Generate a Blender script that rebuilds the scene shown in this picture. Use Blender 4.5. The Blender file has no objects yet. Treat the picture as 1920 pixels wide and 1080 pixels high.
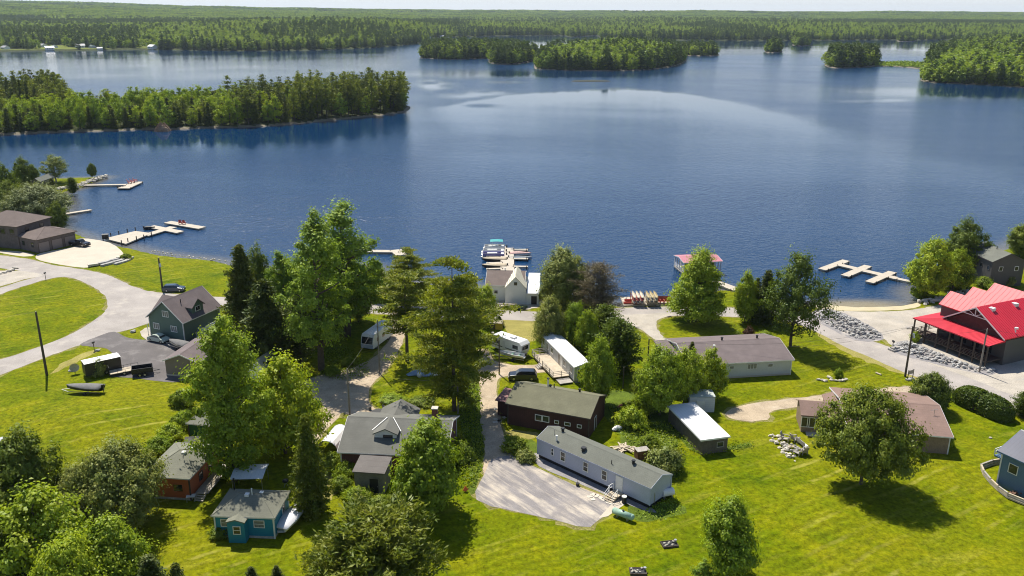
import bpy, math, random
import numpy as np
from mathutils import Vector, Matrix

S = bpy.context.scene
COL = S.collection
R = random.Random(7)
rad = math.radians

# ---------------------------------------------------------------- camera, sky, sun, exposure
FPX, CAMH, HORIZON = 1600.0, 60.0, 24.0
ROLL = rad(0.25)
PITCH = math.atan((540 - HORIZON) / FPX)
cp, sp, cr, sr = math.cos(PITCH), math.sin(PITCH), math.cos(ROLL), math.sin(ROLL)
cam_data = bpy.data.cameras.new("camera")
cam = bpy.data.objects.new("camera", cam_data)
COL.objects.link(cam)
S.camera = cam
cam_data.sensor_width = 36.0
cam_data.lens = 36.0 * FPX / 1920.0
cam_data.clip_start = 0.5
cam_data.clip_end = 60000
fwd, up0 = Vector((0, cp, -sp)), Vector((0, sp, cp))
right = Vector((cr, 0, 0)) + sr * up0
upv = -sr * Vector((1, 0, 0)) + cr * up0
rot = Matrix((right, upv, -fwd)).transposed().to_4x4()
cam.matrix_world = Matrix.Translation((0, 0, CAMH)) @ rot

SUN_AZ, SUN_EL = -27.0, 57.0
world = bpy.data.worlds.new("World")
S.world = world
world.use_nodes = True
wn = world.node_tree
sky = wn.nodes.new("ShaderNodeTexSky")
sky.sky_type = 'NISHITA'
sky.sun_disc = False
sky.sun_elevation = rad(SUN_EL)
sky.sun_rotation = rad(SUN_AZ)
sky.air_density = 1.0
sky.dust_density = 0.5
sky.ozone_density = 3.6
bg = wn.nodes["Background"]
# white summer haze low over the horizon, the same all the way round
wtc = wn.nodes.new("ShaderNodeTexCoord")
wsep = wn.nodes.new("ShaderNodeSeparateXYZ")
wn.links.new(wtc.outputs["Generated"], wsep.inputs[0])
wr = wn.nodes.new("ShaderNodeValToRGB")
wr.color_ramp.interpolation = 'EASE'
wr.color_ramp.elements[0].position, wr.color_ramp.elements[0].color = 0.0, (.9, .9, .9, 1)
wr.color_ramp.elements[1].position, wr.color_ramp.elements[1].color = 0.24, (0, 0, 0, 1)
wn.links.new(wsep.outputs[2], wr.inputs[0])
wmix = wn.nodes.new("ShaderNodeMix")
wmix.data_type = 'RGBA'
wn.links.new(wr.outputs[0], wmix.inputs[0])
wn.links.new(sky.outputs[0], wmix.inputs[6])
wmix.inputs[7].default_value = (7.3, 7.5, 7.7, 1)
wn.links.new(wmix.outputs[2], bg.inputs[0])
bg.inputs[1].default_value = 0.092
sun_data = bpy.data.lights.new("sun", 'SUN')
sun_data.energy = 5.0
sun_data.angle = rad(0.53)
sun_data.color = (1.0, 0.945, 0.84)
sun = bpy.data.objects.new("sun", sun_data)
COL.objects.link(sun)
sdir = Vector((-math.sin(rad(SUN_AZ)) * math.cos(rad(SUN_EL)), -math.cos(rad(SUN_AZ)) * math.cos(rad(SUN_EL)), -math.sin(rad(SUN_EL))))
sun.rotation_euler = sdir.to_track_quat('-Z', 'Y').to_euler()
sun.location = (0, 0, 300)
S.view_settings.view_transform = 'Standard'
S.view_settings.look = 'None'
S.view_settings.exposure = 0.42
S.view_settings.gamma = 1.0
S.view_settings.use_curve_mapping = False
S.cycles.filter_width = 1.05
S.cycles.max_bounces = 6
S.cycles.diffuse_bounces = 2
S.cycles.transmission_bounces = 3
S.cycles.transparent_max_bounces = 8

# ---------------------------------------------------------------- photo pixel -> place
WATER = -0.5


def ray(x, y):
    u, v = (x - 960) / FPX, (y - 540) / FPX
    u, v = cr * u + sr * v, -sr * u + cr * v
    return u, cp - v * sp, -sp - v * cp


MOUNDS = []


def gz(x, y):
    z = 0.0
    for mx, my, r, a in MOUNDS:
        d = ((x - mx) ** 2 + (y - my) ** 2) / (r * r)
        if d < 1:
            z += a * (1 - d) ** 2
    return z


def at(x, y, z=0.0):
    a, b, c = ray(x, y)
    t = (z - CAMH) / c
    return Vector((a * t, b * t, z))


def G(x, y):
    p = at(x, y)
    for k in range(3):
        p = at(x, y, gz(p.x, p.y))
    return p


for (x, y, r, a) in ((62, 604, 11, .7), (190, 800, 15, 1.1), (120, 770, 10, .4), (1590, 985, 13, .7), (1850, 960, 9, -.3)):
    p = at(x, y)
    MOUNDS.append((p.x, p.y, r, a))


def height_to(base, x, y):
    """height of the picture point (x, y) standing above the place base"""
    a, b, c = ray(x, y)
    return CAMH + c * (base.y / b) - base.z


def mpp(base):
    """metres per photo pixel at a place"""
    return (Vector((base.x, base.y, base.z - CAMH)).dot(fwd)) / FPX


def to_px(X, Y, Z):
    d = np.stack([X, Y, Z - CAMH], -1)
    w = d @ np.array(fwd)
    return 960 + FPX * (d @ np.array(right)) / w, 540 - FPX * (d @ np.array(upv)) / w


# ---------------------------------------------------------------- tags and mesh helpers
def tag(o, label=None, cat=None, group=None, kind=None):
    for k, v in (("label", label), ("category", cat), ("group", group), ("kind", kind)):
        if v:
            o[k] = v
    return o


def thing(name, label, cat, loc=(0, 0, 0), rz=0.0, group=None):
    o = bpy.data.objects.new(name, None)
    COL.objects.link(o)
    o.location = loc
    o.rotation_euler = (0, 0, rz)
    return tag(o, label, cat, group)


def link(name, mesh, parent=None, loc=None):
    o = bpy.data.objects.new(name, mesh)
    COL.objects.link(o)
    if parent is not None:
        o.parent = parent
    if loc is not None:
        o.location = loc
    return o


def copy_tree(o, parent=None):
    c = o.copy()
    COL.objects.link(c)
    if parent is not None:
        c.parent = parent
    for ch in list(o.children):
        copy_tree(ch, c)
    return c


def np_mesh(name, verts, faces, k, mats, mat_idx=None, smooth=False):
    """verts (n,3), faces (m,k) arrays -> mesh"""
    me = bpy.data.meshes.new(name)
    verts = np.asarray(verts, np.float32)
    faces = np.asarray(faces, np.int32)
    me.vertices.add(len(verts))
    me.vertices.foreach_set("co", verts.ravel())
    me.loops.add(faces.size)
    me.loops.foreach_set("vertex_index", faces.ravel())
    me.polygons.add(len(faces))
    me.polygons.foreach_set("loop_start", np.arange(0, faces.size, k, dtype=np.int32))
    me.polygons.foreach_set("loop_total", np.full(len(faces), k, np.int32))
    if mat_idx is not None:
        me.polygons.foreach_set("material_index", np.asarray(mat_idx, np.int32))
    if smooth:
        me.polygons.foreach_set("use_smooth", np.ones(len(faces), bool))
    for m in mats:
        me.materials.append(m)
    me.update(calc_edges=True)
    return me


class MB:
    def __init__(s):
        s.v, s.f, s.m = [], [], []

    def poly(s, pts, m=0):
        i = len(s.v)
        s.v += [tuple(p) for p in pts]
        s.f.append(tuple(range(i, i + len(pts))))
        s.m.append(m)
        return s

    def box(s, x0, x1, y0, y1, z0, z1, m=0):
        i = len(s.v)
        s.v += [(x0, y0, z0), (x1, y0, z0), (x1, y1, z0), (x0, y1, z0), (x0, y0, z1), (x1, y0, z1), (x1, y1, z1), (x0, y1, z1)]
        for q in ((3, 2, 1, 0), (4, 5, 6, 7), (0, 1, 5, 4), (1, 2, 6, 5), (2, 3, 7, 6), (3, 0, 4, 7)):
            s.f.append(tuple(i + k for k in q))
            s.m.append(m)
        return s

    def obox(s, c, size, rz=0.0, m=0, ry=0.0):
        i = len(s.v)
        hx, hy, hz = size[0] / 2, size[1] / 2, size[2] / 2
        mt = Matrix.Rotation(rz, 3, 'Z') @ Matrix.Rotation(ry, 3, 'Y')
        for z in (-hz, hz):
            for x, y in ((-hx, -hy), (hx, -hy), (hx, hy), (-hx, hy)):
                s.v.append(tuple(mt @ Vector((x, y, z)) + Vector(c)))
        for q in ((3, 2, 1, 0), (4, 5, 6, 7), (0, 1, 5, 4), (1, 2, 6, 5), (2, 3, 7, 6), (3, 0, 4, 7)):
            s.f.append(tuple(i + k for k in q))
            s.m.append(m)
        return s

    def prism(s, poly, z0, z1, m=0):
        n = len(poly)
        i = len(s.v)
        s.v += [(p[0], p[1], z0) for p in poly] + [(p[0], p[1], z1) for p in poly]
        s.f.append(tuple(i + k for k in range(n - 1, -1, -1)))
        s.f.append(tuple(i + n + k for k in range(n)))
        s.m += [m, m]
        for k in range(n):
            k2 = (k + 1) % n
            s.f.append((i + k, i + k2, i + n + k2, i + n + k))
            s.m.append(m)
        return s

    def extrude(s, prof, a, b, axis='x', m=0):
        """profile in the (other, z) plane pushed along axis from a to b"""
        n = len(prof)
        i = len(s.v)
        for t in (a, b):
            s.v += [((t, p[0], p[1]) if axis == 'x' else (p[0], t, p[1])) for p in prof]
        s.f.append(tuple(i + k for k in range(n - 1, -1, -1)))
        s.f.append(tuple(i + n + k for k in range(n)))
        s.m += [m, m]
        for k in range(n):
            k2 = (k + 1) % n
            s.f.append((i + k, i + k2, i + n + k2, i + n + k))
            s.m.append(m)
        return s

    def cyl(s, p0, p1, r0, r1=None, n=8, m=0):
        r1 = r0 if r1 is None else r1
        p0, p1 = Vector(p0), Vector(p1)
        d = (p1 - p0).normalized()
        a = d.orthogonal().normalized()
        b = d.cross(a)
        i = len(s.v)
        for p, r in ((p0, r0), (p1, r1)):
            for k in range(n):
                t = 2 * math.pi * k / n
                s.v.append(tuple(p + r * (math.cos(t) * a + math.sin(t) * b)))
        for k in range(n):
            k2 = (k + 1) % n
            s.f.append((i + k, i + k2, i + n + k2, i + n + k))
            s.m.append(m)
        s.f.append(tuple(i + k for k in range(n - 1, -1, -1)))
        s.f.append(tuple(i + n + k for k in range(n)))
        s.m += [m, m]
        return s

    def tube(s, pts, r, n=5, m=0):
        rr = r if isinstance(r, (list, tuple)) else [r] * len(pts)
        for k in range(len(pts) - 1):
            s.cyl(pts[k], pts[k + 1], rr[k], rr[k + 1], n, m)
        return s

    def ball(s, c, rx, ry, rz, jit=0.0, seed=0, nu=7, nv=5, m=0):
        rn = random.Random(seed)
        i = len(s.v)
        for a in range(1, nv):
            ph = math.pi * a / nv
            for b in range(nu):
                th = 2 * math.pi * b / nu
                k = 1 + jit * (rn.random() - .5)
                s.v.append((c[0] + rx * k * math.sin(ph) * math.cos(th), c[1] + ry * k * math.sin(ph) * math.sin(th), c[2] + rz * k * math.cos(ph)))
        t = len(s.v)
        s.v += [(c[0], c[1], c[2] + rz), (c[0], c[1], c[2] - rz)]
        for b in range(nu):
            b2 = (b + 1) % nu
            s.f.append((t, i + b, i + b2))
            s.f.append((t + 1, i + (nv - 2) * nu + b2, i + (nv - 2) * nu + b))
            s.m += [m, m]
            for a in range(nv - 2):
                s.f.append((i + a * nu + b, i + (a + 1) * nu + b, i + (a + 1) * nu + b2, i + a * nu + b2))
                s.m.append(m)
        return s

    def loft(s, rings, m=0, caps=True):
        """rings: lists of equal length of points, joined one to the next"""
        n = len(rings[0])
        i = len(s.v)
        for r in rings:
            s.v += [tuple(p) for p in r]
        for a in range(len(rings) - 1):
            for k in range(n):
                k2 = (k + 1) % n
                s.f.append((i + a * n + k, i + a * n + k2, i + (a + 1) * n + k2, i + (a + 1) * n + k))
                s.m.append(m)
        if caps:
            s.f.append(tuple(i + k for k in range(n - 1, -1, -1)))
            s.f.append(tuple(i + (len(rings) - 1) * n + k for k in range(n)))
            s.m += [m, m]
        return s

    def mesh(s, name, mats, smooth=False):
        me = bpy.data.meshes.new(name)
        me.from_pydata(s.v, [], s.f)
        for mt in (mats if isinstance(mats, (list, tuple)) else [mats]):
            me.materials.append(mt)
        me.polygons.foreach_set("material_index", s.m)
        if smooth:
            me.polygons.foreach_set("use_smooth", [True] * len(s.f))
        me.update()
        return me

    def build(s, name, mats, parent=None, loc=None, smooth=False):
        return link(name, s.mesh(name, mats, smooth), parent, loc)


# ---------------------------------------------------------------- materials
def new_mat(name):
    m = bpy.data.materials.new(name)
    m.use_nodes = True
    nt = m.node_tree
    for n in list(nt.nodes):
        nt.nodes.remove(n)
    out = nt.nodes.new("ShaderNodeOutputMaterial")
    return m, nt, out


def noise_node(nt, vec, scale, detail=4.0, rough=0.6):
    n = nt.nodes.new("ShaderNodeTexNoise")
    n.inputs["Scale"].default_value = scale
    n.inputs["Detail"].default_value = detail
    n.inputs["Roughness"].default_value = rough
    nt.links.new(vec, n.inputs["Vector"])
    return n


def ramp(nt, fac, stops):
    r = nt.nodes.new("ShaderNodeValToRGB")
    e = r.color_ramp.elements
    while len(e) < len(stops):
        e.new(0.5)
    for k, (p, c) in enumerate(stops):
        e[k].position = p
        e[k].color = (c[0], c[1], c[2], 1) if hasattr(c, "__len__") else (c, c, c, 1)
    nt.links.new(fac, r.inputs[0])
    return r


def mix(nt, fac, a, b, mode='MIX'):
    n = nt.nodes.new("ShaderNodeMix")
    n.data_type = 'RGBA'
    n.blend_type = mode
    for i, v in ((0, fac), (6, a), (7, b)):
        if hasattr(v, "is_linked"):
            nt.links.new(v, n.inputs[i])
        elif hasattr(v, "__len__"):
            n.inputs[i].default_value = (v[0], v[1], v[2], 1)
        else:
            n.inputs[i].default_value = v if i == 0 else (v, v, v, 1)
    return n.outputs[2]


def mapping(nt, vec, scale=(1, 1, 1), rz=0.0):
    """turn the pattern first, then stretch it"""
    for key, v in (("Rotation", (0, 0, rz)), ("Scale", scale)):
        mp = nt.nodes.new("ShaderNodeMapping")
        mp.inputs[key].default_value = v
        nt.links.new(vec, mp.inputs[0])
        vec = mp.outputs[0]
    return vec


def sc(c, k):
    return tuple(min(1.0, x * k) for x in c)


def plain(name, col, rough=0.7, var=0.18, scale=1.5, fine=12.0, fvar=0.12, bump=0.0, metal=0.0, spec=0.4, lines=None, stain=None, world_space=False):
    """painted, wooden or stone surface: large patches, fine grain, optional board or course lines (axis, per metre, depth), optional stain colour"""
    m, nt, out = new_mat(name)
    p = nt.nodes.new("ShaderNodeBsdfPrincipled")
    tc = nt.nodes.new("ShaderNodeTexCoord")
    vec = tc.outputs["Object"]
    if world_space:
        g = nt.nodes.new("ShaderNodeNewGeometry")
        vec = g.outputs["Position"]
    n1 = noise_node(nt, vec, scale, 5)
    n2 = noise_node(nt, vec, fine, 3)
    c = ramp(nt, n1.outputs[0], [(0.3, sc(col, 1 - var)), (0.7, sc(col, 1 + var))]).outputs[0]
    f = ramp(nt, n2.outputs[0], [(0.3, 1 - fvar), (0.7, 1 + fvar)]).outputs[0]
    c = mix(nt, 1.0, c, f, 'MULTIPLY')
    if stain:
        n3 = noise_node(nt, vec, scale * .7 + .13, 6, .7)
        c = mix(nt, ramp(nt, n3.outputs[0], [(0.52, 0.0), (0.68, stain[1])]).outputs[0], c, stain[0])
    h = n2.outputs[0]
    if lines:
        ax, per, depth = lines
        w = nt.nodes.new("ShaderNodeTexWave")
        w.wave_type = 'BANDS'
        w.bands_direction = ax
        w.wave_profile = 'SAW'
        w.inputs["Scale"].default_value = per * 0.314
        w.inputs["Distortion"].default_value = 0.25
        nt.links.new(vec, w.inputs["Vector"])
        c = mix(nt, 1.0, c, ramp(nt, w.outputs[1], [(0.0, 1 - depth), (0.16, 1.0)]).outputs[0], 'MULTIPLY')
    nt.links.new(c, p.inputs["Base Color"])
    p.inputs["Roughness"].default_value = rough
    p.inputs["Metallic"].default_value = metal
    p.inputs["Specular IOR Level"].default_value = spec
    if bump:
        b = nt.nodes.new("ShaderNodeBump")
        b.inputs["Strength"].default_value = bump
        b.inputs["Distance"].default_value = 0.05
        nt.links.new(h, b.inputs["Height"])
        nt.links.new(b.outputs[0], p.inputs["Normal"])
    nt.links.new(p.outputs[0], out.inputs[0])
    return m


def leafy(name, c1, c2, trans=0.38, hv=0.25, gloss=0.05):
    """foliage: two leaf colours by clump, change from plant to plant, light coming through the leaf"""
    m, nt, out = new_mat(name)
    tc = nt.nodes.new("ShaderNodeTexCoord")
    oi = nt.nodes.new("ShaderNodeObjectInfo")
    n1 = noise_node(nt, tc.outputs["Object"], 0.55, 3)
    n2 = noise_node(nt, tc.outputs["Object"], 4.0, 2)
    c = ramp(nt, n1.outputs[0], [(0.36, c1), (0.64, c2)]).outputs[0]
    c = mix(nt, 1.0, c, ramp(nt, n2.outputs[0], [(0.3, 0.7), (0.7, 1.3)]).outputs[0], 'MULTIPLY')
    c = mix(nt, 1.0, c, ramp(nt, oi.outputs["Random"], [(0.0, (1 - hv, 1 - hv * .7, 1 - hv * .7)), (1.0, (1 + hv, 1 + hv * .7, 1))]).outputs[0], 'MULTIPLY')
    d = nt.nodes.new("ShaderNodeBsdfDiffuse")
    t = nt.nodes.new("ShaderNodeBsdfTranslucent")
    g = nt.nodes.new("ShaderNodeBsdfGlossy")
    g.inputs["Roughness"].default_value = 0.5
    g.inputs["Color"].default_value = (0.9, 1, 0.85, 1)
    nt.links.new(c, d.inputs[0])
    nt.links.new(mix(nt, 1.0, c, (1.25, 1.3, 0.5), 'MULTIPLY'), t.inputs[0])
    m1 = nt.nodes.new("ShaderNodeMixShader")
    m1.inputs[0].default_value = trans
    nt.links.new(d.outputs[0], m1.inputs[1])
    nt.links.new(t.outputs[0], m1.inputs[2])
    m2 = nt.nodes.new("ShaderNodeMixShader")
    m2.inputs[0].default_value = gloss * .4
    nt.links.new(m1.outputs[0], m2.inputs[1])
    nt.links.new(g.outputs[0], m2.inputs[2])
    nt.links.new(m2.outputs[0], out.inputs[0])
    return m


def glass_dark(name, col=(0.02, 0.025, 0.03)):
    m, nt, out = new_mat(name)
    p = nt.nodes.new("ShaderNodeBsdfPrincipled")
    p.inputs["Base Color"].default_value = (*col, 1)
    p.inputs["Roughness"].default_value = 0.06
    p.inputs["Specular IOR Level"].default_value = 0.7
    nt.links.new(p.outputs[0], out.inputs[0])
    return m


MAT = {}
MAT['bark'] = plain("bark", (.10, .075, .055), .9, .3, 2, 14, .3, .6)
MAT['bark_pale'] = plain("pale_bark", (.33, .30, .26), .9, .35, 2.5, 10, .3, .5)
MAT['maple'] = leafy("maple_leaves", (0.195, 0.283, 0.016), (0.356, 0.419, 0.022), 0.31)
MAT['oak'] = leafy("oak_leaves", (0.099, 0.143, 0.016), (0.187, 0.227, 0.020), 0.27)
MAT['poplar'] = leafy("poplar_leaves", (0.161, 0.248, 0.025), (0.321, 0.405, 0.034), 0.28)
MAT['bright'] = leafy("bright_leaves", (0.217, 0.300, 0.012), (0.362, 0.407, 0.017), 0.34)
MAT['silver'] = leafy("silver_leaves", (0.164, 0.190, 0.076), (0.291, 0.310, 0.139), 0.24, .12)
MAT['greyleaf'] = leafy("grey_green_leaves", (0.165, 0.205, 0.044), (0.329, 0.335, 0.081), 0.24, .15)
MAT['pine'] = leafy("pine_needles", (.115, .155, .016), (.26, .27, .030), .34, .15)
MAT['spruce'] = leafy("spruce_needles", (.058, .085, .016), (.15, .16, .026), .25, .2)
MAT['cedar'] = leafy("cedar_sprays", (.070, .108, .013), (.15, .19, .022), .3, .2)
MAT['weeds'] = leafy("weed_leaves", (0.161, 0.230, 0.011), (0.278, 0.323, 0.023), .42, .1)
MAT['far_a'] = leafy('far_leaves', (.17, .24, .026), (.27, .33, .032), .46)
MAT['far_b'] = leafy('far_pale_leaves', (.11, .18, .030), (.20, .27, .034), .46)
MAT['far_c'] = leafy('far_dark_needles', (.055, .085, .028), (.11, .15, .035), .3)
MAT['redleaf'] = leafy("red_leaves", (.060, .026, .020), (.095, .045, .025), .3)
MAT['drybrush'] = leafy("dry_twigs", (.14, .105, .07), (.21, .17, .115), .15)
MAT['asphalt_old'] = plain("worn_asphalt", (.345, .31, .28), .9, .18, .16, 7, .2, .3, stain=((.47, .42, .355), .75), world_space=True)
MAT['asphalt_dark'] = plain("dark_asphalt", (.125, .112, .108), .9, .16, .25, 9, .14, .25, stain=((.27, .25, .235), .55), world_space=True)
MAT['dirt'] = plain("packed_dirt", (.41, .325, .225), .95, .22, .3, 5, .24, .3, stain=((.54, .45, .335), .7), world_space=True)
MAT['gravel'] = plain("pale_gravel", (.42, .375, .31), .95, .18, .25, 6, .24, .3, stain=((.35, .33, .31), .6), world_space=True)
def tracked(name, col, pale, ang):
    m = plain(name, col, .95, .15, .35, 10, .2, .35, world_space=True)
    nt = m.node_tree
    p = next(n for n in nt.nodes if n.type == 'BSDF_PRINCIPLED')
    src = p.inputs["Base Color"].links[0].from_socket
    g = nt.nodes.new("ShaderNodeNewGeometry")
    w = noise_node(nt, g.outputs["Position"], .25, 2)
    warp = mix(nt, .06, g.outputs["Position"], w.outputs[1], 'ADD')
    n1 = noise_node(nt, mapping(nt, warp, (.10, .75, 1), ang), 1.0, 5, .68)
    n2 = noise_node(nt, g.outputs["Position"], .22, 5, .7)
    f = mix(nt, 1.0, ramp(nt, n1.outputs[0], [(.44, 0.0), (.60, 1.0)]).outputs[0], ramp(nt, n2.outputs[0], [(.38, .15), (.58, 1.0)]).outputs[0], 'MULTIPLY')
    nt.links.new(mix(nt, f, src, pale), p.inputs["Base Color"])
    return m


MAT['tracked_yard'] = tracked("tracked_yard", (.24, .22, .215), (.54, .47, .38), rad(50))
MAT['crusher'] = plain("grey_crushed_stone", (.25, .235, .235), .95, .15, .35, 10, .2, .35, stain=((.55, .49, .41), .85), world_space=True)
MAT['concrete'] = plain("concrete", (.52, .455, .36), .9, .08, .3, 8, .08, .1, stain=((.50, .45, .37), .4), world_space=True)
MAT['sand'] = plain("beach_sand", (.52, .44, .28), .95, .12, .3, 10, .1, .15, world_space=True)
MAT['dock'] = plain("dock_boards", (.49, .43, .345), .85, .12, 1.2, 9, .15, .2, lines=('X', 4.0, .25))
MAT['wood_new'] = plain("pale_lumber", (.50, .42, .31), .85, .15, 1.2, 9, .2, .2)
MAT['wood_grey'] = plain("grey_lumber", (.36, .33, .29), .85, .2, 1.2, 9, .2, .2)
MAT['wood_dark'] = plain("dark_timber", (.075, .055, .042), .85, .25, 1.2, 9, .2, .2)
MAT['pole'] = plain("pole_timber", (.085, .068, .052), .9, .25, 1, 8, .2, .3)
MAT['pole_grey'] = plain("weathered_pole", (.22, .195, .165), .9, .25, 1, 8, .2, .3)
MAT['wire'] = plain("wire", (.05, .05, .05), .6, .05)
MAT['white'] = plain("white_paint", (.78, .77, .74), .5, .06, .8, 9, .05)
MAT['white_metal'] = plain("white_sheet_metal", (.80, .80, .80), .38, .05, .5, 6, .04, lines=('X', 2.2, .14))
MAT['trim'] = plain("white_trim", (.72, .71, .68), .6, .05)
MAT['black'] = plain("black_plastic", (.018, .018, .02), .5, .1)
MAT['tyre'] = plain("tyre_rubber", (.022, .022, .022), .85, .1)
MAT['steel'] = plain("galvanised_steel", (.5, .5, .5), .35, .1, metal=.8)
MAT['shoal'] = plain('dark_shoal', (.03, .035, .02), .9, .2)
MAT['glass'] = glass_dark("window_glass")
MAT['glass_curtain'] = plain("curtained_glass", (.22, .22, .20), .15, .3, 3, 8, .2)
MAT['stone'] = plain("field_stone", (.40, .385, .36), .9, .35, .9, 6, .25, .6)
MAT['stone_pale'] = plain("pale_limestone", (.58, .53, .44), .9, .15, .9, 6, .15, .5)
MAT['red'] = plain("red_plastic", (.42, .08, .05), .45, .1)
MAT['teal'] = plain("teal_canvas", (.04, .32, .32), .7, .1)
MAT['purple'] = plain("purple_vinyl", (.20, .19, .42), .6, .2)
MAT['tan'] = plain("tan_canvas", (.52, .43, .30), .8, .12, 2, 9, .1, .2)
MAT['grey_canvas'] = plain("grey_canvas", (.16, .155, .15), .8, .15, 2, 9, .1, .2)
MAT['aluminium'] = plain("aluminium", (.62, .63, .64), .35, .1, metal=.55)


def shingle(name, col):
    return plain(name, col, .92, .10, .5, 11, .16, .25, lines=('Z', 9.0, .16), stain=(sc(col, 1.35), .35))


def siding(name, col, per=5.0):
    return plain(name, col, .6, .06, .5, 8, .05, lines=('Z', per, .22))

# ---------------------------------------------------------------- ground, lake and far land
def grass_material():
    m, nt, out = new_mat("mown_grass")
    p = nt.nodes.new("ShaderNodeBsdfPrincipled")
    g = nt.nodes.new("ShaderNodeNewGeometry")
    vec = g.outputs["Position"]
    big = noise_node(nt, vec, 0.028, 5, .6)
    mid = noise_node(nt, vec, 0.16, 6, .68)
    wob = noise_node(nt, vec, 0.05, 3)
    warp = mix(nt, .55, vec, wob.outputs[1], 'ADD')
    streak = noise_node(nt, mapping(nt, warp, (.10, .65, 1), rad(-28)), 1.0, 6, .7)
    streak2 = noise_node(nt, mapping(nt, warp, (.60, .11, 1), rad(-48)), 1.0, 6, .7)
    fine = noise_node(nt, vec, 1.5, 6, .80)
    c = ramp(nt, mid.outputs[0], [(.28, (.050, .092, .001)), (.47, (.115, .150, .001)), (.72, (.215, .215, .002))]).outputs[0]
    c = mix(nt, ramp(nt, big.outputs[0], [(.44, 0.0), (.62, .7)]).outputs[0], c, (.205, .200, .005))
    c = mix(nt, ramp(nt, streak.outputs[0], [(.54, 0.0), (.78, .55)]).outputs[0], c, (.34, .315, .045))
    c = mix(nt, ramp(nt, streak2.outputs[0], [(.50, 0.0), (.74, .6)]).outputs[0], c, (.065, .115, .002))
    w = nt.nodes.new("ShaderNodeTexWave")
    w.inputs["Scale"].default_value = 0.20
    w.inputs["Distortion"].default_value = 5.0
    w.inputs["Detail"].default_value = 4
    w.inputs["Detail Scale"].default_value = 0.7
    nt.links.new(mapping(nt, vec, (1, 1, 1), rad(64)), w.inputs["Vector"])
    msk = noise_node(nt, vec, 0.045, 3)
    wv = ramp(nt, w.outputs[1], [(.20, .84), (.60, 1.0), (.95, 1.12)]).outputs[0]
    c = mix(nt, ramp(nt, msk.outputs[0], [(.45, 0.0), (.62, .9)]).outputs[0], c, mix(nt, 1.0, c, wv, 'MULTIPLY'))
    c = mix(nt, 1.0, c, ramp(nt, fine.outputs[0], [(.32, .42), (.51, 1.0), (.70, 1.55)]).outputs[0], 'MULTIPLY')
    cut = nt.nodes.new("ShaderNodeTexWave")
    cut.inputs["Scale"].default_value = 0.085
    cut.inputs["Distortion"].default_value = 1.4
    cut.inputs["Detail"].default_value = 3
    cut.inputs["Detail Scale"].default_value = 1.6
    nt.links.new(mapping(nt, vec, (1, 1, 1), rad(58)), cut.inputs["Vector"])
    dash = noise_node(nt, vec, .30, 4, .75)
    zone = noise_node(nt, vec, .030, 2)
    m1 = mix(nt, 1.0, ramp(nt, cut.outputs[1], [(.90, 0.0), (.99, 1.0)]).outputs[0], ramp(nt, dash.outputs[0], [(.42, 0.0), (.60, 1.0)]).outputs[0], 'MULTIPLY')
    m1 = mix(nt, 1.0, m1, ramp(nt, zone.outputs[0], [(.50, 0.0), (.64, .55)]).outputs[0], 'MULTIPLY')
    c = mix(nt, m1, c, (.42, .38, .08))
    nt.links.new(c, p.inputs["Base Color"])
    p.inputs["Roughness"].default_value = .9
    p.inputs["Specular IOR Level"].default_value = .05
    b = nt.nodes.new("ShaderNodeBump")
    b.inputs["Strength"].default_value = .6
    b.inputs["Distance"].default_value = .15
    nt.links.new(mix(nt, .5, fine.outputs[0], mid.outputs[0]), b.inputs["Height"])
    nt.links.new(b.outputs[0], p.inputs["Normal"])
    nt.links.new(p.outputs[0], out.inputs[0])
    return m


MAT['grass'] = grass_material()
MAT['rough_grass'] = plain("rough_grass", (.095, .135, .016), .95, .35, .35, 5, .35, .6, world_space=True, spec=.1)
MAT['dry_grass'] = plain("dry_grass", (.29, .255, .075), .95, .25, .35, 5, .3, .5, world_space=True, spec=.1)
MAT['verge'] = plain("verge", (.205, .190, .060), .95, .30, .5, 4, .4, .5, world_space=True, spec=.05, stain=((.10, .14, .01), .8))
MAT['forest_floor'] = plain("forest_floor", (.045, .055, .018), .95, .3, .08, 1.0, .3, world_space=True, spec=.1)
MAT['shore_rock'] = plain("shore_rock", (.17, .145, .10), .9, .3, .2, 2, .3, .4, world_space=True)


def ccw(px, ref=-0.0):
    return [(p.x, p.y) for p in (at(x, y, ref) for x, y in px)]


def sdf(X, Y, poly):
    """signed distance, inside positive"""
    inside = np.zeros(X.shape, bool)
    dmin = np.full(X.shape, 1e18)
    n = len(poly)
    for k in range(n):
        x0, y0 = poly[k]
        x1, y1 = poly[(k + 1) % n]
        dx, dy = x1 - x0, y1 - y0
        t = np.clip(((X - x0) * dx + (Y - y0) * dy) / (dx * dx + dy * dy + 1e-12), 0, 1)
        dmin = np.minimum(dmin, (X - x0 - t * dx) ** 2 + (Y - y0 - t * dy) ** 2)
        c = (y0 > Y) != (y1 > Y)
        with np.errstate(divide='ignore', invalid='ignore'):
            xi = x0 + (Y - y0) / (dy if dy else 1e-12) * dx
        inside ^= c & (X < xi)
    return np.where(inside, 1, -1) * np.sqrt(dmin)


def vnoise(X, Y, s, seed=0):
    """smooth value noise, about -1..1"""
    rs = np.random.RandomState(seed)
    T = rs.rand(256, 256) * 2 - 1
    x, y = X / s, Y / s
    xi, yi = np.floor(x).astype(int), np.floor(y).astype(int)
    fx, fy = x - xi, y - yi
    fx, fy = fx * fx * (3 - 2 * fx), fy * fy * (3 - 2 * fy)
    g = lambda a, b: T[a % 256, b % 256]
    return (g(xi, yi) * (1 - fx) + g(xi + 1, yi) * fx) * (1 - fy) + (g(xi, yi + 1) * (1 - fx) + g(xi + 1, yi + 1) * fx) * fy


def sstep(a, b, x):
    t = np.clip((x - a) / (b - a), 0, 1)
    return t * t * (3 - 2 * t)


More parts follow.
